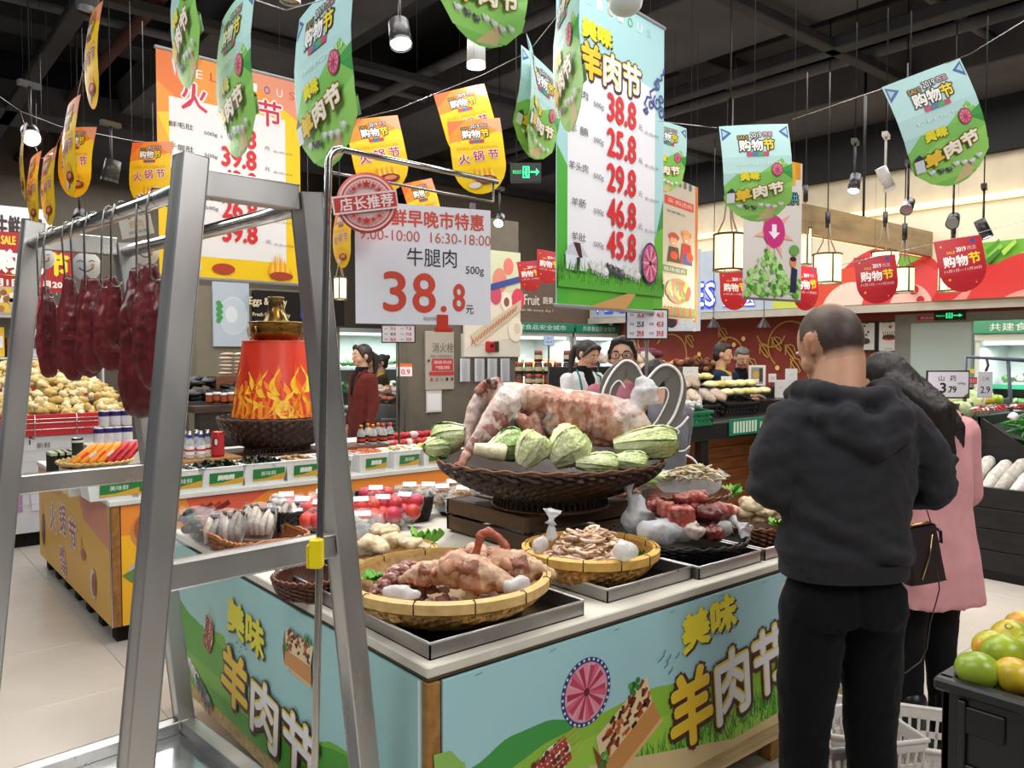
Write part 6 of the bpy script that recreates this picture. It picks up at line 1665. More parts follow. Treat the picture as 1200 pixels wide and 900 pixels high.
# ---------------- the woman in the pink coat
def pink_extra(t,k,V,hb):pass
ZP=3.12;wp=at(1092,415,ZP)
PC='d79a9c'
PW=thing('person','woman in a long pink coat with dark hair standing next to the man','person',(wp.x,wp.y,0),FACE+PI+.35)
HM=Matrix.Translation((.10,-.07,1.375))@Matrix.Rotation(.5,4,'Z')@Matrix.Rotation(.45,4,'X')
pr=[hball((0,0,.135),(.074,.09,.095),'c99c84',20),hb(blobtube([(0,-.03,.09),(0,-.052,.052)],[.055,.036],'c99c84',12)),hball((0,-.095,.1),(.013,.016,.014),'c99c84',8),hball((0,-.083,.068),(.022,.012,.008),'a8564e',8),blobtube([(0,.01,1.34),(.04,-.01,1.38),tuple(HM@Vector((0,.01,.06)))],[.052,.05,.05],'c99c84',14),trunk([(.8,.13,.09),(1.2,.13,.09),(1.35,.1,.06)],'c99c84')]
ARW=(((.2,-.02,1.06),(.1,-.22,1.04)),((-.215,-.01,1.04),(-.1,-.16,.98)))
for s,(el,wr)in zip((1,-1),ARW):
 pr+=[blobtube([(.15*s,.01,1.3),el],[.042,.035],'c99c84',12),blobtube([el,wr],[.035,.024],'c99c84',12)];pr+=hand(wr,Vector(wr)-Vector(el),(0,0,1),s,'c99c84',.6)
for s in (1,-1):pr.append(blobtube([(.075*s,0,.84),(.08*s,-.01,.46),(.08*s,.01,.1)],[.075,.05,.034],'c99c84',12))
fuse(pr,.0075,2).build('body',SKIN,PW)
for s in (1,-1):
 m=MB();m.ball((s*.031,-.0805,.124),(.0135,.0075,.006),'e9e4e0',10,7);m.ball((s*.031,-.0865,.124),(.006,.0035,.0058),'1a1412',8,6);hb(m).build('eye',PLASTIC,PW)
HC='1d1614'
hr=[hball((0,.022,.155),(.084,.09,.09),HC,20),hball((0,.045,.12),(.08,.066,.09),HC,18),hb(blobtube([(0,.05,.14),(-.02,.085,.04),(-.03,.11,-.05)],[.07,.056,.04],HC,16)),blobtube([tuple(HM@Vector((-.04,.06,.12))),(-.0,.06,1.38),(-.03,.09,1.31),(-.05,.1,1.25)],[.055,.046,.034,.012],HC,16),blobtube([tuple(HM@Vector((.05,.05,.1))),(.05,.08,1.38),(.03,.12,1.22)],[.05,.06,.02],HC,14)]
fuse(hr,.0075,1,lambda p:.004*nz((p[0]*3,p[1]*3,p[2]*.6),30,2)).build('hair',HAIR,PW)
ct=[trunk([(.64,.225,.16,.01),(.8,.195,.145,.01),(1.0,.165,.125),(1.15,.165,.12),(1.29,.165,.105),(1.36,.09,.07)],PC,32)]
for s,(el,wr)in zip((1,-1),ARW):
 el=Vector(el);wr=Vector(wr);ct+=[blobtube([(.148*s,.01,1.29),el],[.068,.058],PC,16),blobtube([el,el+(wr-el)*.9],[.058,.048],PC,14)]
fuse(ct,.01,2,lambda p:.005*nz((p[0],p[1],p[2]*.5),10,3)+.007*math.sin(math.atan2(p[1],p[0])*9)*max(0,(1.0-p[2]))*1.2).build('coat',CLOTH,PW)
MB().tube([(.09*math.cos(q),.08*math.sin(q),1.37-.02*math.sin(q))for q in [2*PI*i/20 for i in range(20)]],.024,'d39496',10,closed=True).build('collar',CLOTH,PW)
tr=[blobtube([(.075*s,0,.8),(.085*s,-.01,.46),(.085*s,.01,.1)],[.085,.062,.048],'141416',16)for s in (1,-1)]
for s,q in zip((1,-1),tr):fuse([q],.01,2,lambda p:.003*nz(p,18,s)).build('trouser_leg',CLOTH,PW)
for s in (1,-1):fuse([blobtube([(.085*s,.05,.05),(.087*s,-.05,.05),(.09*s,-.13,.035)],[.045,.043,.03],'121214',14),blobtube([(.085*s,.02,.25),(.085*s,.02,.06)],[.052,.046],'121214',14)],.01,2).build('boot',LEATHER,PW)
# handbag hanging at her left side
hbp=at(1084,645,2.83)
t=thing('handbag','dark brown leather handbag with a gold zip hanging by the pink coat','bag',(hbp.x,hbp.y,hbp.z-.11),FACE+.1)
t.rotation_euler=(0,-.14,FACE+.1)
m=MB();m.grid(lambda u,v:((.062+.012*(1-v))*math.copysign(abs(math.cos(u*2*PI))**.5,math.cos(u*2*PI)),.035*math.copysign(abs(math.sin(u*2*PI))**.7,math.sin(u*2*PI))*(1-.45*v),.2*v),28,6,'2c211e',True,wrap=True)
m.add([(-.07,-.03,0),(.07,-.03,0),(.07,.03,0),(-.07,.03,0)],[(3,2,1,0)],'2c211e');m.build('bag_body',LEATHER,t)
MB().tube([(-.03,-.037,.02),(.01,-.034,.1),(.035,-.024,.17)],.0028,'cfae7c',6).build('zip',BRASS,t,label='gold zip')
m=MB();m.tube([(-.06,0,.195),(-.03,-.01,.21),(.03,-.01,.21),(.06,0,.195)],.006,'b08a5c',8);m.build('top_trim',BRASS,t)
MB().tube([(.062,0,.19),(.075,-.01,.17),(.07,-.014,.13),(.058,-.01,.14),(.058,0,.18)],.006,'55585a',8).build('ring',STEEL2,t)
MB().tube([(-.045,0,.2),(-.05,.0,.3),(-.045,.02,.42)],.008,'e3cdb0',8,flat=.3).build('strap',LEATHER,t)
MB().tube([(.05,0,.2),(.03,.0,.3),(.0,.02,.4)],.003,'8a5c48',6).build('thin_strap',LEATHER,t)
# white earphone-like cord hanging to the shopping basket
pts=[at(x,y,z)for x,y,z in ((1098,668,2.8),(1101,690,2.8),(1097,706,2.8),(1090,730,2.8),(1086,760,2.8),(1079,775,2.8),(1062,788,2.75),(1055,790,2.7))]
o=pts[0];m=MB().tube([p-o for p in pts],.0022,'2a2422',6);single('charging_cord',m,PLASTIC,'thin dark cord hanging from the handbag to the basket','cord',o)
# ================================================================ HANGING POSTERS AND BUNTING
def hang_wires(t,w,h,up,n=2):
 up=4.98-t.location.z-h
 for s in ((-1,1)if n==2 else (0,)):MB().cyl((w/2+s*w*.35,0,h),(w/2+s*w*.35,0,h+up),.0014,'3a3a3c',n=5).build('hanging_wire',MATTE,t)
a=at(652,357,3.5);b=at(776,361,3.5*1.19);wv=b-a;pw=math.hypot(wv.x,wv.y);ph=.415*3.5
ang=math.atan2(wv.y,wv.x)
def row_prices(m,w,h,names,prices,vs,dates,ux=.56,ps=(.27,.085),un=.17):
 for nme,pr_,v,d_ in zip(names,prices,vs,dates):
  z=h*(1-v)
  m.text(nme,w*un,z+h*.004,w*(.16 if len(nme)>2 else.12),h*.026,'2c2c30');m.text('500g',w*.345,z-h*.012,w*.09,h*.02,'55555a')
  m.text(pr_,w*ux,z,w*ps[0],h*ps[1],'d6282f',bold=w*.006)
  m.text('元',w*.745,z-h*.028,w*.04,h*.018,'333338');m.text(d_,w*.865,z-h*.038,w*.14,h*.011,'4a4a50')
G1=thing('hanging_poster','tall hanging lamb festival poster with green border and red prices','poster',a,ang)
MB().box(0,pw,0,.004,0,ph,'b9dadd').build('sheet',PRINT,G1)
for z in (-.006,ph):MB().bbox(-.01,pw+.01,-.008,.012,z-.006,z+.012,'8f8f93').build('batten',PLASTIC,G1)
m=Flat(.00013);w,h=pw,ph
m.rect(0,0,w,h,'a9d4d8');m.poly([(0,0),(w,0),(w,h*.28),(w*.9,h*.24),(w*.5,h*.16),(0,h*.3)],'5fb43a')
m.poly([(0,0),(w*.09,0),(w*.09,h*.42),(0,h*.48)],'4fae3c');m.poly([(w*.9,0),(w,0),(w,h*.33),(w*.9,h*.25)],'6cc03f')
m.poly([(w*.93,h*.28),(w,h*.4),(w,h*.3)],'3f9440')
m.rect(w*.085,h*.12,w*.905,h*.755,'ecebf1');m.poly([(w*.085,h*.755),(w*.905,h*.755),(w*.905,h*.77),(w*.5,h*.79),(w*.085,h*.77)],'ecebf1')
for i,(ch,c)in enumerate(zip('DELICIOUS',('e3d23a','f2f2f2','a9d4d8','f2f2f2','e3a04a','f2f2f2','4a9f5a','f2f2f2','a9d4d8'))):
 m.text(ch,w*(.07+.095*i),h*.955,w*.05,h*.03,c)
meiwei(m,w*.33,h*.865,w*.26,h*.055,0,.005);big_title(m,w*.47,h*.765,w*.55,h*.105,0,.011)
swirl(m,w*.99,h*.69,w*.22,True,'2c3f8a')
row_prices(m,w,h,('羊 肉','羊 腩','羊头肉','羊肠','羊肚'),('38.8','25.8','29.8','46.8','45.8'),(.35,.462,.575,.685,.79),('限:11月01.02.03','限:11月01-07','限:11月03.04','限:11月01.03.05','限:11月01.02.04'))
m.poly([(w*.25,0),(w*.62,h*.055),(w*.7,h*.055),(w*.6,0)],'c99a62')
m.rect(w*.06,h*.11,w*.24,h*.155,'dfe2ee');m.poly([(w*.05,h*.155),(w*.25,h*.155),(w*.2,h*.185),(w*.15,h*.2),(w*.09,h*.185)],'c9cad6');m.poly([(w*.12,h*.195),(w*.18,h*.195),(w*.2,h*.15),(w*.17,h*.15)],'4a2424');m.rect(w*.15,h*.11,w*.18,h*.15,'2c2c34')
m.rect(w*.0,h*.055,w,h*.1,'57a83a')
rnd=random.Random(2)
PZ_keep=PZ0;PZ0=0.
grass(m,0,w,h*.09,300,h*.05,rnd)
for i in range(9):sheep(m,w*(.3+.05*i),h*(.13-.006*(i%3)),w*.035,i in (3,4,5))
m.disc(w*.83,h*.165,w*.085,'4a3a6a',30,h*.072);m.disc(w*.83,h*.165,w*.075,'e0709a',30,h*.064)
for i in range(14):q=2*PI*i/14;m.line([(w*.83,h*.165),(w*.83+w*.07*math.cos(q),h*.165+h*.06*math.sin(q))],w*.012,('c43a70','f5b8cc')[i%2])
m.disc(w*.83,h*.165,w*.014,'2c1a24',10)
m.put('print',G1,.001);hang_wires(G1,pw,ph,.9)
# orange hotpot poster
a=at(187,323,4.6);b=at(353,338,4.6*1.13);wv=b-a;pw=math.hypot(wv.x,wv.y);ph=.281*4.6;ang=math.atan2(wv.y,wv.x)
G2=thing('hanging_poster','wide hanging hotpot festival poster with orange and yellow border','poster',a,ang)
MB().box(0,pw,0,.004,0,ph,'f2c02c').build('sheet',PRINT,G2)
for z in (-.004,ph):MB().bbox(-.01,pw+.01,-.008,.012,z-.006,z+.012,'8f8f93').build('batten',PLASTIC,G2)
m=Flat(.00015);w,h=pw,ph
def fiery(m,w,h):
 m.rect(0,0,w,h,'f7cf1c');m.poly([(0,h),(w,h),(w,h*.88),(w*.6,h*.8),(0,h*.72)],'f29a2c');m.poly([(0,h),(w*.3,h),(w*.16,h*.78),(0,h*.86)],'ee7a2c');m.poly([(w*.5,h),(w,h),(w,h*.8),(w*.7,h*.92)],'ef9a7a');m.poly([(0,h*.72),(w*.08,h*.6),(0,h*.5)],'f4ae2c')
fiery(m,w,h)
m.rect(w*.075,h*.1,w*.885,h*.8,'eeeef0')
for i,(ch,c)in enumerate(zip('DELICIOUS',('3c5fae','f4f4f4','e03a2c','f4f4f4','f4d03c','f4f4f4','2c4f9a','f4f4f4','e05a4c'))):m.text(ch,w*(.18+.095*i),h*.925,w*.045,h*.038,c)
for ch,x in (('火',.24),('锅',.5),('节',.77)):m.text(ch,w*x,h*.815,w*.17,h*.12,'f8eef0',out='f8eef0',ow=.013);m.text(ch,w*x,h*.815,w*.17,h*.12,'d0284a',bold=.003)
row_prices(m,w,h,('鲜毛肚','千层肚','黄 喉','鸭 肠','牛百叶'),('43.8','39.8','43.8','26.8','39.8'),(.325,.425,.53,.665,.775),('限:11月01.02.03','限:11月01.02.03','限:11月04.05','限:11月01.02','限:11月01.02.04.05.06'),.54,(.24,.085),.15)
m.disc(w*.2,h*.05,w*.07,'e9e4d8',20,h*.03);m.disc(w*.42,h*.05,w*.08,'b5402c',20,h*.025);m.disc(w*.22,h*.055,w*.02,'c9302a',10);m.disc(w*.17,h*.055,w*.02,'4f8f3c',10)
for i in range(9):m.poly([(w*(.74+.02*i),h*.04),(w*(.77+.02*i),h*.04),(w*(.755+.018*i),h*(.1+.05*math.sin(i*.45)))],('f7a52c','f9d04a')[i%2])
m.disc(w*.84,h*.035,w*.09,'a8402c',16,h*.02);m.put('print',G2,.001);hang_wires(G2,pw,ph,.8)
# rounded banners
def tongue(w,h,n=12):
 pts=[(-w/2,0),(w/2,0),(w/2,-h+w*.52)]
 for i in range(1,n):a=PI*i/n;pts.append((w/2*math.cos(a),-h+w*.52-w*.52*math.sin(a)))
 pts.append((-w/2,-h+w*.52));return pts
def logo(m,w,z,s=1.,dates=False):
 """SALE 2019 shopping festival block"""
 m.text('SALE',-w*.21*s,z+w*.13*s,w*.17*s,w*.06*s,'d9a82c',out='2a1c1c',ow=w*.014)
 m.text('2019',w*.0*s,z+w*.16*s,w*.17*s,w*.075*s,'f4f4f4',out='2a1c1c',ow=w*.014);m.text('西亚',w*.19*s,z+w*.165*s,w*.15*s,w*.065*s,'e6c9c9',out='5a2a2a',ow=w*.012)
 m.text('购物节',0,z,w*.56*s,w*.18*s,'2a1616',out='2a1616',ow=w*.02)
 m.text('购物',-w*.095*s,z,w*.37*s,w*.17*s,'f2efe8',bold=w*.006);m.text('节',w*.19*s,z,w*.17*s,w*.17*s,'f0d020',bold=w*.006)
def prints_A(w,h):
 m=Flat(.0001);T=tongue(w,h);m.poly(T,'b5dbd8')
 m.poly([(-w/2,-h*.62),(-w*.3,-h*.5),(-w*.1,-h*.56),(w*.15,-h*.45),(w*.35,-h*.36),(w/2,-h*.48),(w/2,-h+w*.52)]+T[3:-1]+[(-w/2,-h+w*.52)],'84c45c')
 m.poly([(-w*.5,-h*.72),(-w*.1,-h*.6),(w*.3,-h*.66),(w*.5,-h*.6),(w*.48,-h*.8),(w*.3,-h*.93),(-w*.3,-h*.93),(-w*.48,-h*.8)],'9ad468')
 m.poly([(-w*.05,-h*.985),(w*.15,-h*.84),(w*.24,-h*.84),(w*.2,-h*.96)],'d9bd8c');m.poly([(w*.3,-h*.48),(w*.5,-h*.42),(w*.5,-h*.58)],'3f9a44')
 for s in (-1,1):
  m.poly([(s*w*.48,-h*.02),(s*w*.48,-h*.16),(s*w*.34,-h*.08)],'3a5a9a');m.poly([(s*w*.465,-h*.045),(s*w*.465,-h*.12),(s*w*.39,-h*.08)],'9fc4d0')
 logo(m,w*.9,-h*.22)
 m.rect(-w*.16,-h*.335,w*.16,-h*.29,'b53a5a');m.rect(-w*.08,-h*.335,0,-h*.29,'2c6f9a');m.rect(0,-h*.335,w*.08,-h*.29,'3f9a5a')
 m.text('DELICIOU',w*.05,-h*.41,w*.7,h*.03,'d9ead8')
 m.text('美味',-w*.12,-h*.54,w*.27,h*.085,'4a3a14',bold=w*.012);m.text('美味',-w*.13,-h*.535,w*.27,h*.085,'f0e02a',bold=w*.009)
 m.disc(w*.27,-h*.48,w*.085,'a8325a',20,h*.07);m.disc(w*.27,-h*.48,w*.07,'e0809c',18,h*.058)
 for i in range(9):q=2*PI*i/9;m.line([(w*.27,-h*.48),(w*.27+w*.065*math.cos(q),-h*.48+h*.053*math.sin(q))],w*.012,'b8305a')
 for i in range(7):sheep(m,w*(-.28+.1*i),-h*(.83+.012*(i%3)),w*.038,i in (1,2))
 m.rect(-w*.47,-h*.8,-w*.36,-h*.7,'d9dce4');m.poly([(-w*.48,-h*.7),(-w*.34,-h*.7),(-w*.4,-h*.65)],'3a3a40')
 ow=w*.018;t_='羊肉节'
 m.text(t_,w*.0,-h*.70,w*.7,h*.115,'5a1f1c',out='5a1f1c',ow=ow*1.2,rot=.16);m.text(t_,0,-h*.70,w*.7,h*.115,'e8c84a',out='e8c84a',ow=ow*.7,rot=.16);m.text(t_,0,-h*.70,w*.7,h*.115,'f4c83a',bold=w*.006,rot=.16,both=(-.17,'f6f2ee'))
 return m
def prints_B(w,h):
 m=Flat(.0001);m.poly(tongue(w,h),'f5c81e');m.poly([(-w/2,0),(w/2,0),(w/2,-h*.16),(w*.1,-h*.25),(-w/2,-h*.3)],'ee8a2c');m.poly([(w*.1,0),(w/2,0),(w/2,-h*.22),(w*.3,-h*.12)],'eb9a72');m.poly([(-w/2,0),(-w*.15,0),(-w/2,-h*.2)],'e8682c')
 logo(m,w*.9,-h*.2);m.rect(-w*.14,-h*.325,w*.14,-h*.28,'b53a5a');m.rect(-w*.05,-h*.325,w*.04,-h*.28,'2c6f9a')
 m.text('DELICIOUS',0,-h*.39,w*.76,h*.035,'c99a3c')
 for ch,x,zz in (('火',-.27,-.53),('锅',0,-.5),('节',.28,-.49)):m.text(ch,w*x,h*zz,w*.2,h*.13,'f8ecec',out='f8ecec',ow=w*.014);m.text(ch,w*x,h*zz,w*.2,h*.13,'b02a44',bold=w*.004)
 for i in range(8):m.poly([(w*(-.15+.05*i),-h*.82),(w*(-.07+.05*i),-h*.82),(w*(-.11+.045*i),-h*(.64+.02*(i%3)))],('f79a2c','fbd76a')[i%2])
 m.disc(w*.1,-h*.82,w*.2,'8a3020',18,h*.06);m.disc(-w*.12,-h*.88,w*.12,'e6d9cc',14,h*.04);m.disc(w*.12,-h*.81,w*.12,'d98a6a',12,h*.03)
 return m
def prints_C(w,h):
 m=Flat(.0001);m.poly(tongue(w,h),'b8242c');m.disc(w*.3,-h*.08,w*.06,'3a4a8a',8);m.disc(-w*.38,-h*.12,w*.02,'e8c84a',8)
 m.text('SALE',-w*.2,-h*.25,w*.17,h*.05,'f0c83c');m.text('2019',w*.02,-h*.21,w*.2,h*.08,'f2eeee',bold=w*.004);m.text('西亚',w*.25,-h*.21,w*.2,h*.07,'e8b8b8')
 m.text('购物',-w*.13,-h*.42,w*.5,h*.2,'f4f0ea',bold=w*.008);m.text('节',w*.27,-h*.4,w*.25,h*.2,'f0d428',bold=w*.008)
 m.text('11月1日—11月20日',0,-h*.59,w*.78,h*.055,'f0dcd8');m.disc(-w*.3,-h*.75,w*.03,'e8a83c',6);m.disc(w*.25,-h*.85,w*.02,'e8a83c',6)
 return m
def banner_meshes(fn,w,h,back,bend=.12):
 m0=MB();T=tongue(w,h);n=len(T)
 fr=fn(w,h).m
 sh=MB();sh.add([(x,.0002,z)for x,z in T],[tuple(range(n))[::-1]],back)
 # backing printed alike: mirrored copy of the print on the rear side
 bk=MB();bk.v=[(-x,-y+.0004,z)for x,y,z in fr.v];bk.f=fr.f;bk.c=fr.c;bk.sm=fr.sm
 xs=[w*(k/8-.5)for k in range(9)];zs=[-h*k/6 for k in range(7)]
 def pl(t,nodes,f):
  for p_,q_ in zip(nodes,nodes[1:]):
   if min(p_,q_)-1e-6<=t<=max(p_,q_)+1e-6:return f(p_)+(f(q_)-f(p_))*(t-p_)/(q_-p_)
  return f(nodes[-1]if abs(t-nodes[-1])<abs(t-nodes[0])else nodes[0])
 out=[]
 for q,nm in ((sh,'sheet'),(fr,'front_print'),(bk,'back_print')):
  me=q.mesh(nm);me.materials.append(PRINT);bm=bmesh.new();bm.from_mesh(me)
  for x in xs[1:-1]:bmesh.ops.bisect_plane(bm,geom=bm.verts[:]+bm.edges[:]+bm.faces[:],plane_co=(x,0,0),plane_no=(1,0,0))
  for z in zs[1:-1]:bmesh.ops.bisect_plane(bm,geom=bm.verts[:]+bm.edges[:]+bm.faces[:],plane_co=(0,0,z),plane_no=(0,0,1))
  for v in bm.verts:v.co.y+=pl(v.co.x,xs,lambda x:bend*(x/w)**2*w)+pl(v.co.z,zs,lambda z:.02*math.sin(z*9))
  bm.to_mesh(me);bm.free();out.append((nm,me))
 return out
BA=banner_meshes(prints_A,.3,.4,'b8d8cc');BBn=banner_meshes(prints_B,.25,.345,'f0c84a');BC=banner_meshes(prints_C,.26,.31,'b8242c')
def banner(kind,px,py,Z,rz,roll,label,s=1.):
 ms={'A':BA,'B':BBn,'C':BC}[kind]
 nm={'A':'lamb festival banners on strings','B':'hotpot banners on strings','C':'red sale banners on strings'}[kind]
 t=thing('hanging_banner',label,'banner',at(px,py,Z),0,nm);t.rotation_euler=(0,roll,FACE+rz);t.scale=(s,s,s)
 for n_,me in ms:
  o=bpy.data.objects.new(n_,me);COL.objects.link(o);o.parent=t
 R_=Matrix.Rotation(-roll,3,'Y');MB().tube([(0,0,-.01),tuple(R_@Vector((0,0,(4.98-t.location.z)/s)))],.0006,'2a2a2c',4).build('hanging_thread',MATTE,t)
 return t
ban=[('A',214,-75,2.4,-1.0,-.12,'green lamb banner cut by the top edge, next to the orange poster corner'),('A',276,0,2.35,-.95,.0,'narrow-looking green lamb banner hanging over the orange poster'),('A',378,-8,2.1,-.9,-.06,'big green lamb banner above the steel rack'),('A',571,-130,2.35,.75,.05,'green lamb banner tip at the top edge above the yellow banners'),('A',667,-35,2.3,-1.42,.0,'pale edge-on lamb banner in front of the big green poster'),('A',637,75,3.3,.95,.22,'half turned lamb banner beside the top of the green poster'),('A',624,58,3.1,1.45,.03,'very thin edge-on banner next to the half turned one'),('A',782,143,4.6,.5,.1,'sliver of a lamb banner behind the green poster'),('A',884,146,3.35,.12,-.07,'lamb banner hanging over the round lantern'),('A',1081,84,2.75,.1,-.37,'tilted lamb banner in the clear dark ceiling area'),('B',538,104,3.85,.15,-.27,'tilted yellow hotpot banner above another one'),('B',555,140,3.75,.15,-.12,'yellow hotpot banner partly hidden below its tilted neighbour'),('B',435,138,3.7,.3,-.2,'yellow hotpot banner behind the bent steel arm'),('B',489,212,4.4,.9,-.3,'small yellow banner corner over the white price sign'),('B',110,12,2.9,-0.92,.05,'orange edge-on banner nearest the top of the left side'),('B',84,118,3.0,-0.90,.05,'edge-on orange banner crossing the yellow one'),('B',92,149,4.0,-.45,.1,'yellow hotpot banner behind the edge-on one'),('B',178,166,4.2,-.25,.04,'yellow hotpot banner touching the orange poster'),('B',40,182,3.9,-0.85,.0,'narrow yellow banner to the side of the bright lamp'),('B',57,178,3.8,-0.83,-.05,'second narrow yellow banner beside the bright lamp'),('B',28,150,3.9,-0.98,.0,'edge-on banner in front of the bright lamp'),('B',403,243,4.6,-.95,.05,'small yellow banner between the rack and the badge'),('C',1025,300,5.2,-.1,-.08,'red sale banner in front of the middle lantern'),('C',1122,279,4.6,-.1,-.15,'red sale banner below the spotlights near the tomatoes'),('C',943,312,5.6,.5,.0,'red sale banner half hidden behind the leaf banner'),('C',860,318,6.4,.3,.0,'red sale banner beneath the round lantern'),('C',619,306,8.2,.45,-.12,'small red sale banner next to the grey pillar'),('C',644,294,7.6,.45,.1,'small red sale banner touching the green poster edge'),('C',20,160+120,7.0,.8,0,'red banner slice behind the rack leg')]
for b in ban[:-1]:banner(*b,s=1.12 if b[0]=='A' and b[3]<2.6 else 1.)
def string(label,pts,r=.0016,c='b8b8bc'):
 P_=[at(*p)for p in pts];o=P_[0];single('banner_string',MB().tube([p-o for p in P_],r,c,5),STEEL2,label,'string',o)
string('string from the tilted lamb banner towards the upper corner',[(928,140,3.2),(1028,106,2.8),(1137,63,2.75),(1240,0,2.6)])
string('string holding the two yellow banners by the white spotlight',[(380,150,4.0),(405,143,3.7),(466,128,3.6),(502,113,3.5),(565,88,3.45),(620,60,3.3),(652,20,3.1)])
string('string of the yellow banners at the bright lamp',[(-20,100,3.6),(24,130,3.8),(70,148,4.0),(115,157,4.0),(155,165,4.2),(205,170,4.4)])
string('string running down along the orange edge-on banners',[(113,8,2.9),(90,115,3.0),(62,180,3.6),(48,186,3.9),(30,150,3.9),(24,131,3.8)])
string('string of the green banners along the top',[(180,-90,2.4),(250,-70,2.4),(300,0,2.3),(335,12,2.1),(420,-12,2.0)])
string('string between the lamb banner and the green poster',[(772,142,3.4),(840,150,3.2)])
string('string of the red banners under the spotlights',[(980,312,5.2),(1045,296,5.1),(1075,290,4.8),(1150,272,4.6),(1240,248,4.4)])
# farmers poster, leaf poster, pale blue poster
a=at(779,372,5.2);b=at(815,373,5.6);wv=b-a;pw=math.hypot(wv.x,wv.y)+.0;ph=163*5.3/F
t=thing('hanging_poster','poster with two smiling farmers and a vegetable basket behind the green poster','poster',at(760,371,5.0),math.atan2(wv.y,wv.x));pw=(at(815,372,5.6)-at(760,371,5.0)).length
MB().box(0,pw,0,.005,0,ph,'c9b8a4').build('sheet',PRINT,t);MB().box(pw-.03,pw+.006,-.004,.007,-.01,ph,'d9742c').build('edge_strip',PRINT,t)
m=Flat(.0002);w,h=pw-.03,ph
m.rect(0,0,w,h,'cfc4b6')
for i in range(8):m.rect(w*(.12*i),h*.95,w*(.12*i+.06),h,'5a6a5a')
m.rect(w*.3,h*.8,w*.95,h*.86,'d9442c');m.text('采·购选购',w*.64,h*.83,w*.55,h*.035,'e8d0c4');m.text('新鲜直达',w*.55,h*.755,w*.4,h*.02,'6a6a60')
for x,hz,sh_,hat in ((.5,.58,'3a2a24','c44a2c'),(.78,.62,'b8242c','e8a05a')):
 m.disc(w*x,h*hz,w*.12,hat if x<.6 else 'd98a4a',14,h*.03);m.disc(w*x,h*(hz-.03),w*.08,'e8a88a',14,h*.035);m.disc(w*x,h*(hz+.012),w*.085,hat,12,h*.02);m.poly([(w*(x-.14),h*.4),(w*(x+.14),h*.4),(w*(x+.1),h*(hz-.07)),(w*(x-.1),h*(hz-.07))],sh_);m.line([(w*(x-.03),h*(hz-.045)),(w*(x+.03),h*(hz-.045))],.008,'f8f0ec')
m.poly([(w*.68,h*.4),(w*.92,h*.4),(w*.9,h*.48),(w*.7,h*.48)],'2c4f9a');m.disc(w*.86,h*.46,w*.08,'d0462c',12,h*.035);m.disc(w*.5,h*.45,w*.09,'d0382c',12,h*.03)
m.rect(w*.25,h*.325,w*.8,h*.37,'5a7f6a');m.text('现场低价',w*.52,h*.347,w*.48,h*.028,'e0e6dc')
m.disc(w*.6,h*.2,w*.26,'a86a34',20,h*.09);m.disc(w*.6,h*.19,w*.22,'7a4a24',20,h*.06)
for i in range(16):m.disc(w*(.38+.03*i),h*(.2+.03*math.sin(i*2.1)),w*.055,('c4302c','5fa03a','2f6f2c','d9d04a','c4302c')[i%5],9)
for i in range(10):m.disc(w*(.3+.07*i),h*.05,w*.05,('c4302c','4a8f34')[i%2],9)
m.put('print',t,.001);hang_wires(t,pw,ph,.9)
a=at(871,348,4.3);b=at(938,350,4.55);wv=b-a;pw=wv.length;ph=163*4.4/F
t=thing('hanging_poster','hanging poster with a pink arrow circle on a maple leaf over green vegetables','poster',a,math.atan2(wv.y,wv.x))
MB().box(0,pw,0,.005,0,ph,'d2cbc4').build('sheet',PRINT,t);MB().box(-.004,pw+.004,-.004,.008,-.012,0,'6a6664').build('batten',PLASTIC,t)
m=Flat(.0002);w,h=pw,ph;m.rect(0,0,w,h,'d6cfc8')
for i in range(9):m.line([(w*(.2+.09*i),h),(w*(.2+.09*i),h*(.78+.05*(i%3)))],w*.09,('e8b02c','e0a83c','d9902c')[i%3])
m.poly([(w*.1,h*.62),(w*.95,h*.7),(w*.95,h*.73),(w*.1,h*.65)],'e3c82c');m.text('产地直供',w*.62,h*.72,w*.62,h*.08,'1c2c34',out='1c2c34',ow=.008,rot=.1);m.text('产地直供',w*.62,h*.72,w*.62,h*.08,'6fb4c4',rot=.1)
for i in range(7):q=PI/2+2*PI*i/7;m.poly([(w*.5+w*.14*math.cos(q-.35),h*.48+w*.14*math.sin(q-.35)),(w*.5+w*.36*math.cos(q),h*.48+w*.36*math.sin(q)),(w*.5+w*.14*math.cos(q+.35),h*.48+w*.14*math.sin(q+.35))],'dfa898')
m.line([(w*.5,h*.45),(w*.52,h*.28)],.006,'d99a88');m.disc(w*.5,h*.48,w*.19,'c4347a',30);m.poly([(w*.46,h*.53),(w*.54,h*.53),(w*.54,h*.475),(w*.6,h*.475),(w*.5,h*.425),(w*.4,h*.475),(w*.46,h*.475)],'efe6ea')
rnd=random.Random(8);m.many()
for i in range(170):x=rnd.random();z=rnd.random()*(.12+.22*math.exp(-((x-.4)/.25)**2));m.disc(w*(.02+.94*x),h*(.02+z),w*rnd.uniform(.02,.045),rnd.choice(('8fc46a','5f9f3c','b5dc94','3f7f2c','a4d07c')),7)
m.many(False);m.poly([(w*.78,h*.05),(w*.9,h*.05),(w*.92,h*.22),(w*.82,h*.24)],'2c2c4a');m.disc(w*.84,h*.27,w*.06,'d98a5a',12);m.disc(w*.84,h*.295,w*.06,'3a241c',10,w*.03);m.disc(w*.86,h*.36,w*.09,'6aa04c',10,h*.04)
m.put('print',t,.001);hang_wires(t,pw,ph,.7)
a=at(783,388,6.3);pw=37*6.3/F;ph=95*6.3/F
t=thing('hanging_poster','pale blue patterned poster behind the farmers poster','poster',a,FACE-.1);MB().box(0,pw,0,.005,0,ph,'b4c6d6').build('sheet',PRINT,t)
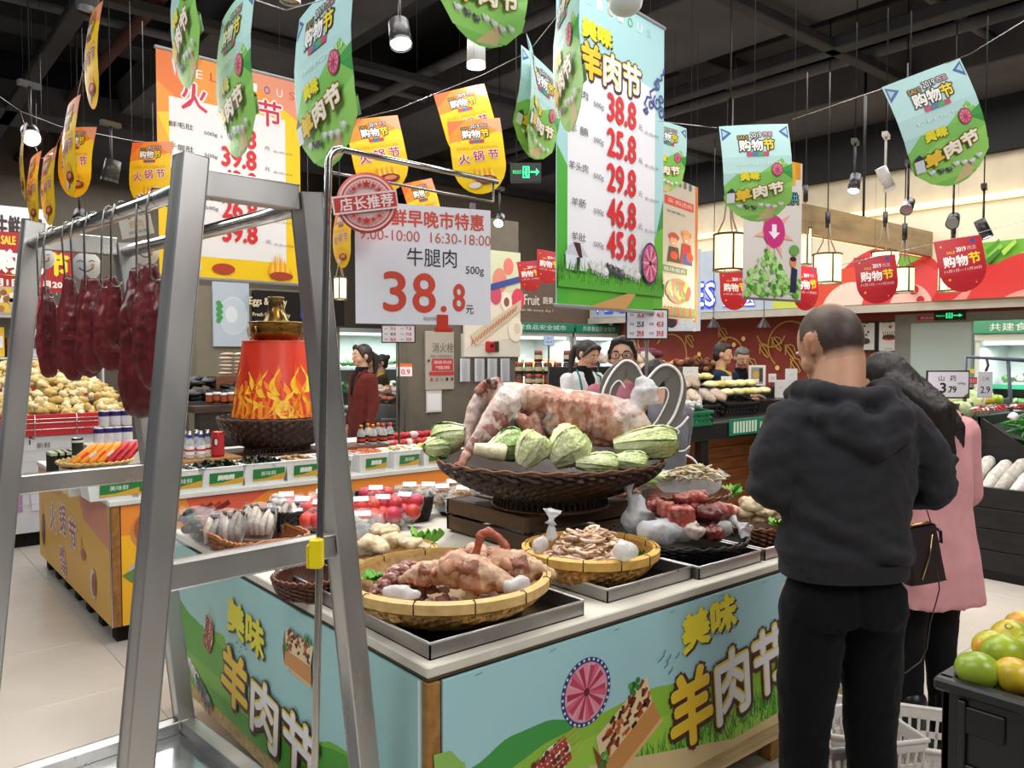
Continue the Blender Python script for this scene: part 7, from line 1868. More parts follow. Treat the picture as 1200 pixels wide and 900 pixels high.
m=Flat(.0002);m.rect(0,0,pw,ph,'bccbd8');swirl(m,pw*.35,ph*.02,pw*.55,False,'d3dde4');m.disc(pw*.1,ph*.12,pw*.2,'b8305a',16);m.disc(pw*.1,ph*.1,pw*.16,'2a1c2c',14);m.text('享',pw*.7,ph*.62,pw*.4,ph*.1,'33343a');m.put('print',t,.001);hang_wires(t,pw,ph,.9)
# ================================================================ LAMPS
def spot(label,px,py,Z,target,on=0,c='2a2a2c',L=.13,R=.045,power=60,size=75,stem=.28):
 p=at(px,py,Z);d=(Vector(target)-p).normalized()
 t=thing('spotlight',label,'lamp',p,0,'ceiling spotlights')
 MB().tube([-d*L*.1,-d*L],[R,R*.92],c,20).build('lamp_body',PLASTIC,t)
 q=MB().tube([-d*L*.1,d*.004],[R,R*1.02],c,20,caps=False);q.build('rim',PLASTIC,t)
 e=d.orthogonal().normalized();f=d.cross(e)
 m=MB();m.add([tuple(d*-.004+(e*math.cos(2*PI*k/20)+f*math.sin(2*PI*k/20))*R*.92)for k in range(20)],[tuple(range(20))],'ffffff' if on else '8a8a8c')
 m.build('lens',GLOW if on else STEEL2,t)
 MB().tube([-d*L*.5,-d*L*.5+Vector((0,0,stem))],.008,c,8).build('bracket',PLASTIC,t)
 MB().box(-.06,.06,-.018,.018,-.01,.02,c,M=TR(*(-d*L*.5+Vector((0,0,stem))))@rotz(.3)).build('track_adapter',PLASTIC,t)
 MB().cyl(tuple(-d*L*.5+Vector((0,0,stem))),tuple(Vector(((-d*L*.5).x,(-d*L*.5).y,4.98-p.z))),.004,'141416',n=6).build('drop_rod',MATTE,t)
 if on:spot_light(tuple(p+d*.03),target,power,size)
I_=(2.2,2.7,.8)
spot('bright spotlight above the big green poster gap, black body',470,52,4.0,(1.9,2.6,.8),1,power=75,R=.055)
spot('white cylinder spotlight pointing down between banners',558,78,3.9,at(556,120,3.9)-Vector((0,0,2)),1,'dcdcdc',.2,.045,60)
spot('bright spotlight glaring beside the edge-on banners',37,162,4.6,(.6,2.0,.9),1,power=80,R=.05)
spot('dark unlit spotlight at the upper corner behind an orange banner',102,14,3.6,at(98,60,3.6),0,'4a4a4c',.18,.045)
spot('white spotlight near the lower edge of the tilted banner',1043,222,5.4,(6.4,2.0,.6),1,'c9c4bc',.16,.04,60)
spot('lit spotlight close to the end of the leaf poster',1000,224,5.6,(4.6,2.6,1),1,'3a3a3c',.13,.04,50)
spot('black unlit spotlight beside the white one',1062,246,5.4,at(1040,300,5.0),0,'1c1c1e',.12,.04)
spot('black unlit spotlight over the tomato mural',1116,262,5.8,at(1106,300,5.4),0,'1c1c1e',.12,.045)
spot('lit spotlight at the end of the red banner string',1157,278,5.5,(6.2,1.5,.8),1,'2a2a2c',.13,.04,50)
spot('unlit round spotlight left of the orange poster',128,212,5.0,at(122,240,5.0),0,'3a3a3c',.13,.05)
spot('lit spotlight behind the corner of the white price sign',584,262,7.2,at(560,330,6.5),1,'2a2a2c',.12,.045,50)
spot('white unlit spotlight tip at the top edge over the rack',340,2,3.2,at(338,40,3.2),0,'e6e6e4',.2,.04)
spot('black spotlight above the sale banner at the far side',92,262,6.0,at(84,300,5.8),0,'1c1c1e',.12,.05)
p=at(733,2,2.6);t=thing('dome_camera','white dome camera at the top edge in front of the green poster','camera',p)
m=MB();m.ball((0,0,0),(.055,.055,.045),'c9ccc8',20,12);m.build('dome',PLASTIC,t);MB().cyl((0,0,.01),(0,0,.06),.06,'d6d6d2',n=24).build('base_ring',PLASTIC,t);MB().cyl((0,0,.06),(0,0,4.98-p.z),.012,'55555a',n=8).build('stem',PLASTIC,t)
for i,(px,lb)in enumerate(((836,'small black pendant lamp above the two people at the red wall'),(895,'small black pendant lamp above the bald head'))):
 p=at(px,384,9.0);t=thing('pendant_lamp',lb,'lamp',p,0,'black pendant lamps at the red wall')
 MB().lathe([(.075,0),(.06,.03),(.02,.09),(.008,.12)],'1c1a1a',24).build('shade',PLASTIC,t);m=MB().lathe([(0,.012),(.045,.012)],'ffffff',16);m.build('bulb',GLOW,t);MB().cyl((0,0,.11),(0,0,4.98-p.z),.004,'1c1a1a',n=5).build('cable',PLASTIC,t)
 # lanterns
def lantern(label,px,py,Z,hpx,wpx,arms_=True,hang=.35):
 k=Z/F;h=hpx*k;r=wpx*k/2;p=at(px,py+hpx/2,Z);t=thing('lantern',label,'lamp',p,.3,'fabric lanterns under the wooden beam')
 MB().lathe([(r,0),(r,h)],'ffe9b0',24).build('shade',mat('lantern_glow',.6,emit=1.3),t)
 MB().lathe([(0,h*.98),(r,h*.98)],'ffe0a0',24).build('top_disc',mat('lantern_glow',.6),t)
 for z in (0,h):MB().tube([(r*1.03*math.cos(2*PI*q/24),r*1.03*math.sin(2*PI*q/24),z)for q in range(24)],.008,'3a2f28',6,closed=True).build('frame_ring',PLASTIC,t)
 for q in range(4):a=2*PI*q/4+.6;MB().cyl((r*1.03*math.cos(a),r*1.03*math.sin(a),0),(r*1.03*math.cos(a),r*1.03*math.sin(a),h),.007,'3a2f28',n=6).build('frame_bar',PLASTIC,t)
 for q in range(3):a=2*PI*q/3;MB().tube([(r*.8*math.cos(a),r*.8*math.sin(a),h),(r*.35*math.cos(a),r*.35*math.sin(a),h+.1),(r*.15*math.cos(a),r*.15*math.sin(a),h+.25)],.006,'8a7a68',6).build('hanger_arm',PLASTIC,t)
 MB().cyl((0,0,h+.22),(0,0,h+hang),.02,'1f1c1c',n=8).cyl((0,0,h+hang),(0,0,4.98-p.z),.005,'1f1c1c',n=6).build('stem',PLASTIC,t)
 l=bpy.data.lights.new('lantern_light','POINT');l.energy=6;l.color=(1,.8,.5);l.shadow_soft_size=.1;o=bpy.data.objects.new('lantern_light',l);COL.objects.link(o);o.location=p+Vector((0,0,-.12))
lantern('round glowing lantern under the lamb banner',854,296,5.4,41,34,hang=.9)
lantern('glowing lantern sliver at the edge of the leaf poster',943,289,6.6,42,14)
lantern('square-looking glowing lantern beside the leaf poster',969,315,6.6,33,31)
lantern('glowing lantern behind the middle red banner',1036,320,7.0,48,30)
lantern('glowing lantern just past the middle red banner',1059,328,6.4,28,22)
lantern('glowing lantern behind the highest red banner',1116,326,6.6,30,30)
lantern('small glowing lantern beyond the price pole',399,338,7.6,25,14)
# wooden hanging beam frame
a=at(930,252,6.4);b=onx(1097,285,8.0);ya=a.y
yb_=ony(1097,300,ya)
zt1=ony(945,238,ya).z;zb1=ony(945,274,ya).z;x1=ony(1097,290,ya).x;x0=ony(925,260,ya).x
struct('trim_10',MB().bbox(x0,x1,ya,ya+.06,zb1,zt1,'a08a6c',.004),mat('brushed_bronze',.35,.6,var=.25,vscale=3,stretch=(1,1,6)),label='bronze faced beam carrying the lanterns')
struct('trim_11',MB().bbox(x1-.06,x1,ya+.06,ya+3.5,zb1,zt1,'a08a6c',.004),MATS['brushed_bronze'],label='return of the bronze beam')
struct('trim_12',MB().bbox(x0,x1,ya+.07,ya+.12,zb1+.01,zb1+.05,'ffdf9a',.004),mat('strip_light',.5,emit=1.4))
for px in (1012,1094):p=ony(px,250,ya+.03);struct('ceiling_rod',MB().cyl((p.x,ya+.03,zt1-.2),(p.x,ya+.03,4.9),.012,'1c1c1e',n=8),PLASTIC)
# ================================================================ PRICE STANDS
def stand_sign(label,px0,py0,px1,py1,Z,fn,pole_px,pole_y,foot=None,group=None,rz=0.,c='1c1c1e',base=None):
 p=at((px0+px1)/2,py1,Z);w=(px1-px0)*Z/F;h=(py1-py0)*Z/F;q=at(pole_px,pole_y,Z)
 if base is not None:q.z=base
 t=thing('price_stand',label,'sign',(p.x,p.y,q.z),FACE+rz,group);z0=p.z-q.z
 MB().bbox(-w/2,w/2,-.004,.01,z0,z0+h,c,.004).build('frame',PLASTIC,t)
 e=w*.035;m=Flat(.00015);m.rect(-w/2+e,z0+e,w/2-e,z0+h-e,'dcd8e2');fn(m,w,h,z0);m.put('price_card',t,.0045)
 MB().cyl((0,.006,.0),(0,.006,z0+.02),.009,c,n=10).build('pole',PLASTIC,t)
 if foot:MB().bbox(-foot,foot,-.05,.06,-.005,.02,c,.003).build('foot_plate',PLASTIC,t)
 else:MB().cyl((0,.006,0),(0,.006,.02),.03,c,n=16).build('foot_plate',PLASTIC,t)
 return t
def card6(m,w,h,z0,ps=('36.8','46.8','25.8','45.8','29.8','39.8')):
 for i,p_ in enumerate(ps):
  cx=-w*.22+w*.46*(i%2);z=z0+h*(.8-.3*(i//2))
  m.text('羊肉',cx-w*.14,z,w*.1,h*.1,'2c2c30');m.text(p_,cx+w*.06,z,w*.16,h*.17,'c43a34' if i!=2 else '2c2c30',bold=w*.003)
stand_sign('black framed price board with six lamb prices on a pole behind the lamb',733,362,783,398,4.1,card6,757,500,base=ITOP)
stand_sign('small black framed price board below the white sign',447,381,487,402,5.9,lambda m,w,h,z:card6(m,w,h,z,('39.8','7.8','43.8','19.8','26.8','39.8')),468,520,base=ITOP)
def yam(m,w,h,z0):
 m.text('山',-w*.16,z0+h*.72,w*.13,h*.2,'2c2c30',bold=w*.002);m.text('药',w*.11,z0+h*.72,w*.14,h*.2,'2c2c30',bold=w*.002);m.text('¥',-w*.25,z0+h*.3,w*.06,h*.12,'2c2c30')
 m.text('3',-w*.12,z0+h*.38,w*.13,h*.34,'1f1f22',bold=w*.01);m.disc(w*.0,z0+h*.24,w*.014,'1f1f22',10);m.text('79',w*.1,z0+h*.32,w*.17,h*.22,'1f1f22',bold=w*.006);m.text('/500g',w*.3,z0+h*.53,w*.18,h*.08,'2c2c30',bold=w*.002)
 m.poly([(w*.34,z0+h*.05),(w*.46,z0+h*.05),(w*.46,z0+h*.2)],'6a5a4a')
stand_sign('yam price board reading 3.79 in a black frame',1085,434,1136,467,6.3,yam,1133,487,.1)
def pr29(m,w,h,z0):m.text('二级',0,z0+h*.72,w*.5,h*.13,'3a3a4a');m.text('2.9',0,z0+h*.3,w*.6,h*.25,'2c2c38',bold=w*.01)
stand_sign('white 2.9 price card hanging on the grey tube frame',1145,435,1163,466,6.5,pr29,1154,480,c='c9ccd4')
def blue(m,w,h,z0):m.rect(-w*.45,z0+h*.05,w*.45,z0+h*.95,'a8bce4');m.text('18.8',0,z0+h*.35,w*.6,h*.2,'2c3a9a');m.text('鲜奶',0,z0+h*.7,w*.4,h*.14,'2c3a7a')
stand_sign('small pale blue price card on a thin pole in front of the chilled shelves',637,393,649,405,8.0,blue,643,445,base=0.)
stand_sign('small pink and blue price card behind the shop assistant',698,405,704,421,7.4,lambda m,w,h,z0:(m.rect(-w*.45,z0,w*.45,z0+h,'c4b0d4'),m.text('9.9',0,z0+h*.4,w*.7,h*.25,'c43a6a')),701,455,base=0.)
# ================================================================ MIDDLE PRODUCE STAND (right, beyond the island)
def slat_front(t,x0,x1,y,z0,z1,c,n,name='board'):
 for i in range(n):
  a=z0+(z1-z0)*i/n;MB().bbox(x0,x1,y-.012,y+.012,a+.002,a+(z1-z0)/n-.002,c,.002).build(name,WOOD,t)
PX0,PY0=ony(806,505,4.05).x,4.05
t=thing('produce_stand','black produce stand with wood panelled base beyond the island','stand',(PX0,PY0,0))
MB().bbox(-.3,3.0,.0,1.6,.88,1.02,'1c1c1e',.006).build('tray_box',PLASTIC,t)
for x in (.22,1.6,2.7):MB().bbox(x,x+.09,.02,.1,0,.88,'1a1a1c',.004).build('leg',PLASTIC,t)
slat_front(t,-.3,3.0,.35,.1,.86,'9a5f34',7)
MB().bbox(.55,1.3,-.02,-.005,.90,1.04,'1f7a5c',.002).build('green_label_strip',PLASTIC,t)
m=Flat(.0002)
for i in range(8):m.rect(.6+.045*i,.92,.63+.045*i,1.02,'c4dcd0')
m.text('新鲜蔬菜',1.12,.97,.26,.07,'dfece4');m.put('strip_lettering',t,.021)
def crate(label,p,w,d,h,c,rz=0.,tilt=0.,group='plastic crates on the produce stand',ncol=9):
 t=thing('plastic_crate',label,'crate',p,0,group);t.rotation_euler=(tilt,0,rz)
 MB().box(-w/2,w/2,-d/2,d/2,0,.01,c).build('crate_floor',PLASTIC,t)
 for (ax,L,off)in (('x',w,-d/2),('x',w,d/2),('y',d,-w/2),('y',d,w/2)):
  m=MB();n=ncol if ax=='x' else max(4,int(ncol*d/w))
  def bx(a0,a1,z0,z1,th=.006):
   if ax=='x':m.box(a0,a1,off-th,off+th,z0,z1,c)
   else:m.box(off-th,off+th,a0,a1,z0,z1,c)
  bx(-L/2,L/2,0,h*.22);bx(-L/2,L/2,h*.82,h,.01);bx(-L/2,L/2,h*.46,h*.58)
  for i in range(n+1):x=-L/2+L*i/n;bx(x-.006,x+.006,h*.2,h*.84)
  m.build('lattice_side',PLASTIC,t)
 return t
def lump(label,p,s,c,seed,m_,name,cat,group,rz=0.,tilt=0.,disp=.25):
 m=MB();m.ball((0,0,0),s,c,10,7,disp=disp,dscale=2.2,seed=seed);o=single(name,m,m_,label,cat,p,rz,group);o.rotation_euler=(tilt,0,rz);return o
cr=[((.05,.2),'green crate of small white mushrooms at the near end of the stand','1f6f4c'),((.65,.22),'black crate of wrapped dried goods with a green front','26262a'),((1.3,.24),'black crate of pale yellow packs next to the man','232326')]
for i,((dx,dy),lb,c)in enumerate(cr):crate(lb,(PX0+dx,PY0+dy+(.0 if i==0 else.35),1.03+.05*(i>0)),.52,.42,.12,c,0,.28 if i else.1)
rnd=random.Random(5)
for i in range(46):
 x=PX0+.05+rnd.uniform(-.22,.22);y=PY0+.2+rnd.uniform(-.17,.17);lump('small white egg-shaped mushroom in the green crate',(x,y,1.14+rnd.uniform(0,.05)+(y-PY0)*.12),(.028,.022,.02),rnd.choice(('c9c9cc','b8b8bc','dcdcdc')),i,MATTE,'small_mushroom','mushroom','small white mushrooms in the green crate',rnd.uniform(0,3),disp=.1)
n=0
for r_ in range(4):
 for c_ in range(5):
  x=PX0+.3+c_*.17+rnd.uniform(-.02,.02)-.05*r_;y=PY0+.42+r_*.24;z=1.22+r_*.115
  t=thing('wrapped_nuts','clear pack of brown dried goods, %s row up, %s along'%(nth(r_),nth(c_)),'packet',(x,y,z),0,'clear packs sloping up the stand');t.rotation_euler=(.5,0,rnd.uniform(-.2,.2)-.4)
  MB().ball((0,0,0),(.062,.105,.035),('b08d6a','9c7650','c2a684','a58a70')[(r_+c_)%4],12,8,disp=.35,dscale=4,seed=n).build('contents',mat('dried_goods',.5,var=.5,vscale=45,bump=.6,bscale=60,var2=.4,dark='e6e0d8'),t)
  MB().ball((0,0,.004),(.07,.112,.042),'f4f4f4',12,8,disp=.2,dscale=4,seed=n+9).build('film',FOIL,t);n+=1
for i in range(12):
 lump('pale yellow wrapped pack beside the man, %s in the heap'%nth(i),(PX0+1.15+.16*(i%5)+rnd.uniform(-.02,.02),PY0+.45+.17*(i//5),1.24+.07*(i//5)),(.085,.07,.035),rnd.choice(('d9d08c','e3dca8','d4c47c')),i,PLASTIC,'yellow_pack','packet','pale yellow packs by the hoodie',rnd.uniform(-.4,.4))
for i in range(40):
 lump('brown taro in the heap behind the yellow packs',(PX0+1.25+rnd.uniform(0,.8),PY0+.95+rnd.uniform(0,.4),1.44+rnd.uniform(0,.1)),(.04,.03,.03),rnd.choice(('7a4a34','8f6048','5f3a2a','a8785a')),i,MATTE,'taro','vegetable','brown taros behind the yellow packs',rnd.uniform(0,3))
for i in range(9):
 lump('orange sweet potato slice in the far bin, %s from the near end'%nth(i),(PX0+1.0+.11*i,PY0+1.45+.05*(i%3),1.505),(.09,.045,.03),rnd.choice(('e08a2c','d9782c','eea04a')),i,FRUIT,'sweet_potato','vegetable','orange sweet potatoes in the far bin',rnd.uniform(0,3))
for i in range(14):
 lump('purple sweet potato in the far heap by the two people',(PX0+1.15+.09*(i%6),PY0+1.65+.08*(i//6),1.6+.03*(i//6)),(.065,.04,.04),rnd.choice(('6a3444','7c4454','58283a')),i,MATTE,'purple_potato','vegetable','purple sweet potatoes by the two people',rnd.uniform(0,3))
t=thing('stand_riser','dark stepped riser under the heaped packs on the produce stand','stand',(PX0,PY0,0));
for i in range(4):MB().bbox(.1,2.6,.5+.32*i,.82+.32*i,1.02,1.13+.115*i,'1d1d1f',.004).build('step_board',PLASTIC,t)
for i,(px,py0,py1,Z,w_,lb)in enumerate(((809,430,452,6.6,18,'blank white card behind the dried goods'),(851,441,452,6.2,12,'small tilted white price card in front of the leather jacket'),(887,428,452,6.5,20,'framed recipe card standing on the taro heap'),(905,438,448,6.5,9,'small white price card near the bald head'),(914,445,482,5.6,13,'tall white card touching the hoodie'),(927,432,460,6.2,14,'white roll stand behind the man'))):
 p=ony(px,py1,4.78);k=p.dot(FW)/F;w=w_*k;h=(py1-py0)*k
 t=thing('price_card',lb,'sign',p,FACE,'white cards on the produce stand');MB().bbox(-w/2,w/2,-.004,.006,0,h,'d9dadf',.002).build('card',PAPER,t);MB().cyl((0,.008,1.05-p.z),(0,.008,.02),.006,'1c1c1e',n=6).build('clip_stem',PLASTIC,t)
 m=Flat(.0002)
 if i==2:m.rect(-w*.35,h*.1,w*.35,h*.9,'8a8d86');m.disc(-w*.05,h*.55,w*.2,'c9a050',10);m.rect(w*.12,h*.2,w*.32,h*.85,'3a3c3a');m.rect(-w*.3,h*.14,w*.1,h*.34,'e0e0e0')
 elif i in (1,3):m.text('5.9',0,h*.5,w*.5,h*.3,'8a3a3a')
 else:m.text('鲜',0,h*.75,w*.3,h*.08,'b8b8bc')
 m.put('card_print',t,.0045)
 # ================================================================ RIGHT PRODUCE STAND (yams, beans)
QX=6.2
a=onx(1126,490,QX);zt1=a.z;yA=a.y;
t=thing('vegetable_stand','black wooden vegetable stand with a sloping side board','stand',(QX,.6,0));dY=yA-.6
for i in range(4):MB().bbox(0,.03,0,dY+.1,.06+i*.15,.205+i*.15,'1d1c1d',.004).build('board',WOODX,t)
MB().bbox(.0,1.0,-.0,dY+.1,.0,.06,'121212',.004).build('plinth',MATTE,t);MB().bbox(.03,.6,0,dY+.1,.56,.6,'2a2626',.004).build('lower_shelf',MATTE,t)
m=MB();z1=zt1;z2=onx(1200,540,QX).z;y2=onx(1200,540,QX).y-.6;s_=(z1-z2)/(dY-y2);zz=z1-s_*dY
xb=.32
y3=dY-(z1-.68)/s_;prof=[(dY,z1),(dY,z1-.4),(y3,.6),(y3,.68)]
m.add([(xb,y,z)for y,z in prof]+[(xb+.03,y,z)for y,z in prof],[(0,1,2,3),(7,6,5,4),(0,3,7,4),(1,5,6,2),(0,4,5,1),(3,2,6,7)],'1f1e1f');m.build('sloping_side_board',WOODX,t)
MB().bbox(xb,1.6,dY-.02,dY+.02,.7,z1,'1f1e1f',.004).build('end_board',WOOD,t)
m=MB();m.add([(xb+.03,dY,z1-.08),(1.6,dY,z1-.02),(1.6,0,max(.6,zz-.05)),(xb+.03,0,max(.55,zz-.12))],[(0,1,2,3)],'2c3a2c');m.build('sloping_bed',MATTE,t)
for px in (1180,1165):p=onz(px,684,.04);
p=onx(1181,677,QX+.05);single('caster',MB().tube([(-.02,0,0),(.02,0,0)],.045,'3a3a3e',16),PLASTIC,'small black caster wheel under the vegetable stand','wheel',(p.x,p.y,.05))
for i in range(13):
 y=yA+.02-i*.1;x=QX+.16+rnd.uniform(-.01,.02);o=thing('yam','grey white yam in the lower bin, %s from the pink coat'%nth(i),'yam',(x,y,.70+.02*(i%2)),0,'yams in the lower bin');o.rotation_euler=(rnd.uniform(-.1,.1),-.72,rnd.uniform(-.5,-.2))
 m=MB();m.tube([(-.16,0,0),(-.13,0,.004),(0,rnd.uniform(-.01,.01),.012),(.14,0,0),(.17,0,0)],[.026,.044,.048,.046,.028],rnd.choice(('c9c4bc','b8b2a8','d6d2cc')),12)
 m.build('wrapped_root',mat('yam_skin',.7,var=.35,vscale=26,bump=.6,bscale=80),o);MB().tube([(-.2,0,0),(-.155,0,0)],[.034,.042],'6a3f26',10).build('brown_end',MATTE,o)
 # green beans heap on the slope: individually countable ones
fb_=[]
for i in range(3):
 m=MB();r=random.Random(i);m.tube([(-.1,0,0),(-.05,.01*(i-1),.004),(.02,.018*(i-1),.002),(.1,0,0)],[.003,.0055,.0055,.002],('3f9a3c','5fb84c','2f7f34')[i],6);me=m.mesh('green_bean');me.materials.append(FRUIT);fb_.append(me)
for i in range(290):
 f=rnd.random();y=yA-.15-f*1.1;x=QX+xb+.2+rnd.random()**1.3*.7;z=z1-.05-s_*(dY-(y-.6))+(x-QX-xb)*.12+rnd.uniform(.03,.13)
 if z<.6:continue
 o=bpy.data.objects.new('green_bean',fb_[i%3]);COL.objects.link(o);o.location=(x,y,z);o.rotation_euler=(rnd.uniform(-.3,.3),rnd.uniform(-.4,.1),rnd.uniform(-.9,.9));o.scale=(1.3,1.6,1.6);tag(o,'long green bean in the heap on the sloping bed','bean','green beans on the sloping bed')
 # shelf with chillies and cabbages behind it
zs=at(1130,487,6.4).z
t=thing('vegetable_shelf','dark stepped shelf with cabbages and red chillies behind the beans','shelf',(QX+.25,yA+.02,0));MB().bbox(0,2.2,0,1.5,.0,zs-.05,'1f1f20',.004).build('shelf_body',PLASTIC,t);MB().bbox(-.02,2.22,-.02,.02,zs-.06,zs-.01,'8a7a5c',.003).build('front_lip',WOOD,t)
MB().bbox(.5,2.2,.3,1.5,zs-.05,zs+.09,'2a2a2c',.004).build('upper_step',PLASTIC,t)
for i,(px,py,Z,r_,c)in enumerate(((1116,474,6.9,.1,'a8bc84'),(1132,470,7.1,.11,'9cb478'),(1140,478,6.8,.1,'b4c692'),(1126,482,6.6,.09,'bccb9c'),(1150,466,7.3,.1,'a4b884'),(1146,476,6.8,.09,'c4d0a8'))):
 p=at(px,py,Z);t2=thing('round_cabbage','pale round cabbage behind the yam sign, %s from the hair'%nth(i),'cabbage',p,rnd.uniform(0,3),'round cabbages behind the yam sign');m=MB();m.ball((0,0,0),r_*.95,c,14,9,disp=.12,dscale=2,seed=i);m.build('heart',LEAFM,t2)
 for q in range(4):
  m=MB();m.grid(lambda u,v:tuple(Matrix.Rotation(q*1.57,3,'Z')@Vector((r_*1.04*math.cos((u-.5)*1.9)*math.sin(.5+v*1.9),r_*1.04*math.sin((u-.5)*1.9)*math.sin(.5+v*1.9),r_*1.04*math.cos(.5+v*1.9)))),7,6,c,True);m.build('leaf',LEAFM,t2)
for i,(px,py,c)in enumerate(((1158,469,'e3c43c'),(1168,468,'b4d43a'))):lump(('yellow','light green')[i]+' pepper on the shelf behind the chillies',at(px,py,6.6),(.06,.05,.04),c,i,FRUIT,'pepper','vegetable',None)
for i in range(60):
 px=1142+rnd.random()*62;p=at(px,480-(px-1142)*.05+rnd.uniform(-4,3),6.0+rnd.uniform(-.15,.15));m=MB();m.tube([(-.06,0,0),(0,.004,.006),(.07,0,0)],[.004,.008,.002],rnd.choice(('c4222c','b8303a','d9d0d0','a82028')),6)
 single('chilli',m,FRUIT,'long red chilli in the heap above the beans','chilli',p,rnd.uniform(-.8,.8),'red chillies above the beans')
p=at(1188,488,5.75);lump('white garlic bulb lying above the beans',p,(.035,.035,.03),'d9cfd0',3,MATTE,'garlic','garlic',None)
# grey tube frame carrying price cards
t=thing('tube_frame','blue grey tube frame for price cards behind the yam sign','frame',at(1130,490,6.6),FACE)
k=6.6/F
MB().tube([(0,0,0),(-.0,0,72*k),(68*k,.0,68*k),(130*k,0,66*k)],.017,'5a6478',8).build('tube',PLASTIC,t);MB().tube([(50*k,0,68*k),(54*k,0,20*k),(56*k,0,0)],.015,'4a5468',8).build('tube',PLASTIC,t);MB().tube([(24*k,0,72*k),(25*k,-.02,62*k),(22*k,-.02,54*k)],.012,'2a3038',8).build('clip',PLASTIC,t)
m=Flat(.0002);m.rect(-10*k,40*k,14*k,48*k,'b83040');m.text('新鲜低价',2*k,44*k,20*k,5*k,'e8c4c8');m.rect(3*k,53*k,9*k,58*k,'e0d84a');m.put('red_label',t,.02)
# ================================================================ CHILLED CABINETS
def fridge(label,p0,w,h,d,rz,rows,fn,seed,head=None,name='chilled_cabinet'):
 t=thing(name,label,'cabinet',p0,rz,'open chilled cabinets');r=random.Random(seed)
 m=MB().box(0,w,d-.04,d,0,h,'dfe6e4').box(0,.04,0,d,0,h,'c9d0ce').box(w-.04,w,0,d,0,h,'c9d0ce').box(0,w,-.02,d,h-.06,h,'c4cac8').box(0,w,-.02,d*.8,0,.35,'3a3f40');m.build('cabinet_body',PLASTIC,t)
 MB().box(.05,w-.05,.06,.12,h-.1,h-.065,'f4fcff').build('tube_light',GLOWS,t)
 if head:
  MB().bbox(0,w,-.06,-.02,h,h+.12,'1f8468',.006).build('header',PLASTIC,t)
  for i,tx in enumerate(head):m=Flat(.001);m.text(tx,w*(i+.5)/len(head),h+.06,w/len(head)*.75,.07,'d6ece4');m.put('header_lettering',t,.062)
 l=bpy.data.lights.new('cabinet_light','AREA');l.shape='RECTANGLE';l.size=w*.9;l.size_y=.1;l.energy=14*w;l.color=(.9,1,.97);o=bpy.data.objects.new('cabinet_light',l);COL.objects.link(o)
 o.matrix_world=Matrix.Translation(p0)@rotz(rz)@TR(w/2,.1,h-.12);
 for j in range(rows):
  z=.4+(h-.65)*j/rows;MB().box(.04,w-.04,.0+.06*j,d-.05,z-.015,z,'e6ecea').build('shelf',PLASTIC,t);MB().box(.04,w-.04,-.01+.06*j,.0+.06*j,z-.03,z+.012,('2f9470','dfe8e6')[j%2]).build('price_rail',PLASTIC,t)
  x=.08;m=MB()
  while x<w-.16:
   ww=r.uniform(.08,.16);fn(m,r,x,ww,.03+.06*j,z);x+=ww+.01
  o=m.build('shelf_goods',mat('packed_goods',.4,var=.3,vscale=30),t);o['kind']='stuff'
 return t
def g_pack(m,r,x,w,y,z):
 c=r.choice(('c9c4a0','e0dcd0','8a9a5a','d98a4a','dfe4e2','b8643c','7a8a6a','e6d49a'));hh=r.uniform(.08,.17);m.bbox(x,x+w,y,y+.15,z,z+hh,c,.01);m.bbox(x+w*.2,x+w*.8,y-.003,y,z+hh*.3,z+hh*.7,r.choice(('f0f0f0','c43a3a','3a7a4a')),.001)
def g_leaf(m,r,x,w,y,z):
 for q in range(4):m.ball((x+w*r.random(),y+r.uniform(0,.12),z+.05+r.uniform(0,.05)),(.05,.05,.035),r.choice(('5f8a4a','8aa878','c4ccbc','3f6f3a','b0b8a8')),7,5,disp=.5,dscale=2,seed=r.random()*30)
fy=8.2;x=ony(607,440,fy).x;ht=ony(640,389,fy).z
fridge('long lit chilled cabinet behind the shop assistant, half beside the grey pillar',(x-.35,fy,0),1.35,ht,.8,0,5,g_pack,3,('共建食品安全城市',))
fridge('lit chilled cabinet behind the woman in glasses',(x+1.05,fy,0),.9,ht,.8,0,5,g_pack,5,('共享食品安全城市',))
fy=10.4;ht2=ony(440,385,fy).z
fy=10.4;x=ony(392,440,fy).x
fridge('wide lit vegetable cabinet behind the two workers',(x,fy,0),1.9,ht2,.8,0,4,g_leaf,7)
q=onx(1146,480,WX-.75);q2_=onx(1146,392,WX-.75);
fridge('lit vegetable cabinet beside the glass door under a green header',(WX-.9,q.y-.02,0),2.2,q2_.z,.75,-PI/2,5,g_leaf,9,('共建食品安全城市','共享食品安全'))
# product jars in front of the far shelves and the roll stand
t=thing('jar_shelf','dark low shelf carrying jars in front of the chilled cabinets','shelf',(at(603,455,8.6).x,at(603,455,8.6).y,0),FACE);zj=at(603,452,8.6).z;MB().bbox(0,.95,0,.4,0,zj,'2c2826',.004).build('shelf_body',WOOD,t)
n=0
for lv in range(4):
 for i in range(9):
  if lv>2-abs(i-2)*.1 and i not in (5,7):continue
  if lv==3:continue
  o=Vector((at(603,455,8.6).x,at(603,455,8.6).y,0))+RT*(.05+i*.105)+FW*.1
  m=MB().lathe([(0,0),(.045,0),(.045,.1),(.04,.105)],'3a2a22',12).lathe([(.046,.03),(.046,.075)],rnd.choice(('c9b89a','8a3a2c','b8a484')),12).lathe([(.042,.105),(.042,.125),(0,.125)],'b8402c' if (i+lv)%3 else '1c1c1c',12)
  single('jar',m,PLASTIC,'small dark jar in the stack, %s level, %s from the pillar'%(nth(lv),nth(i)),'jar',(o.x,o.y,zj+lv*.128),0,'stacked jars before the cabinets');n+=1
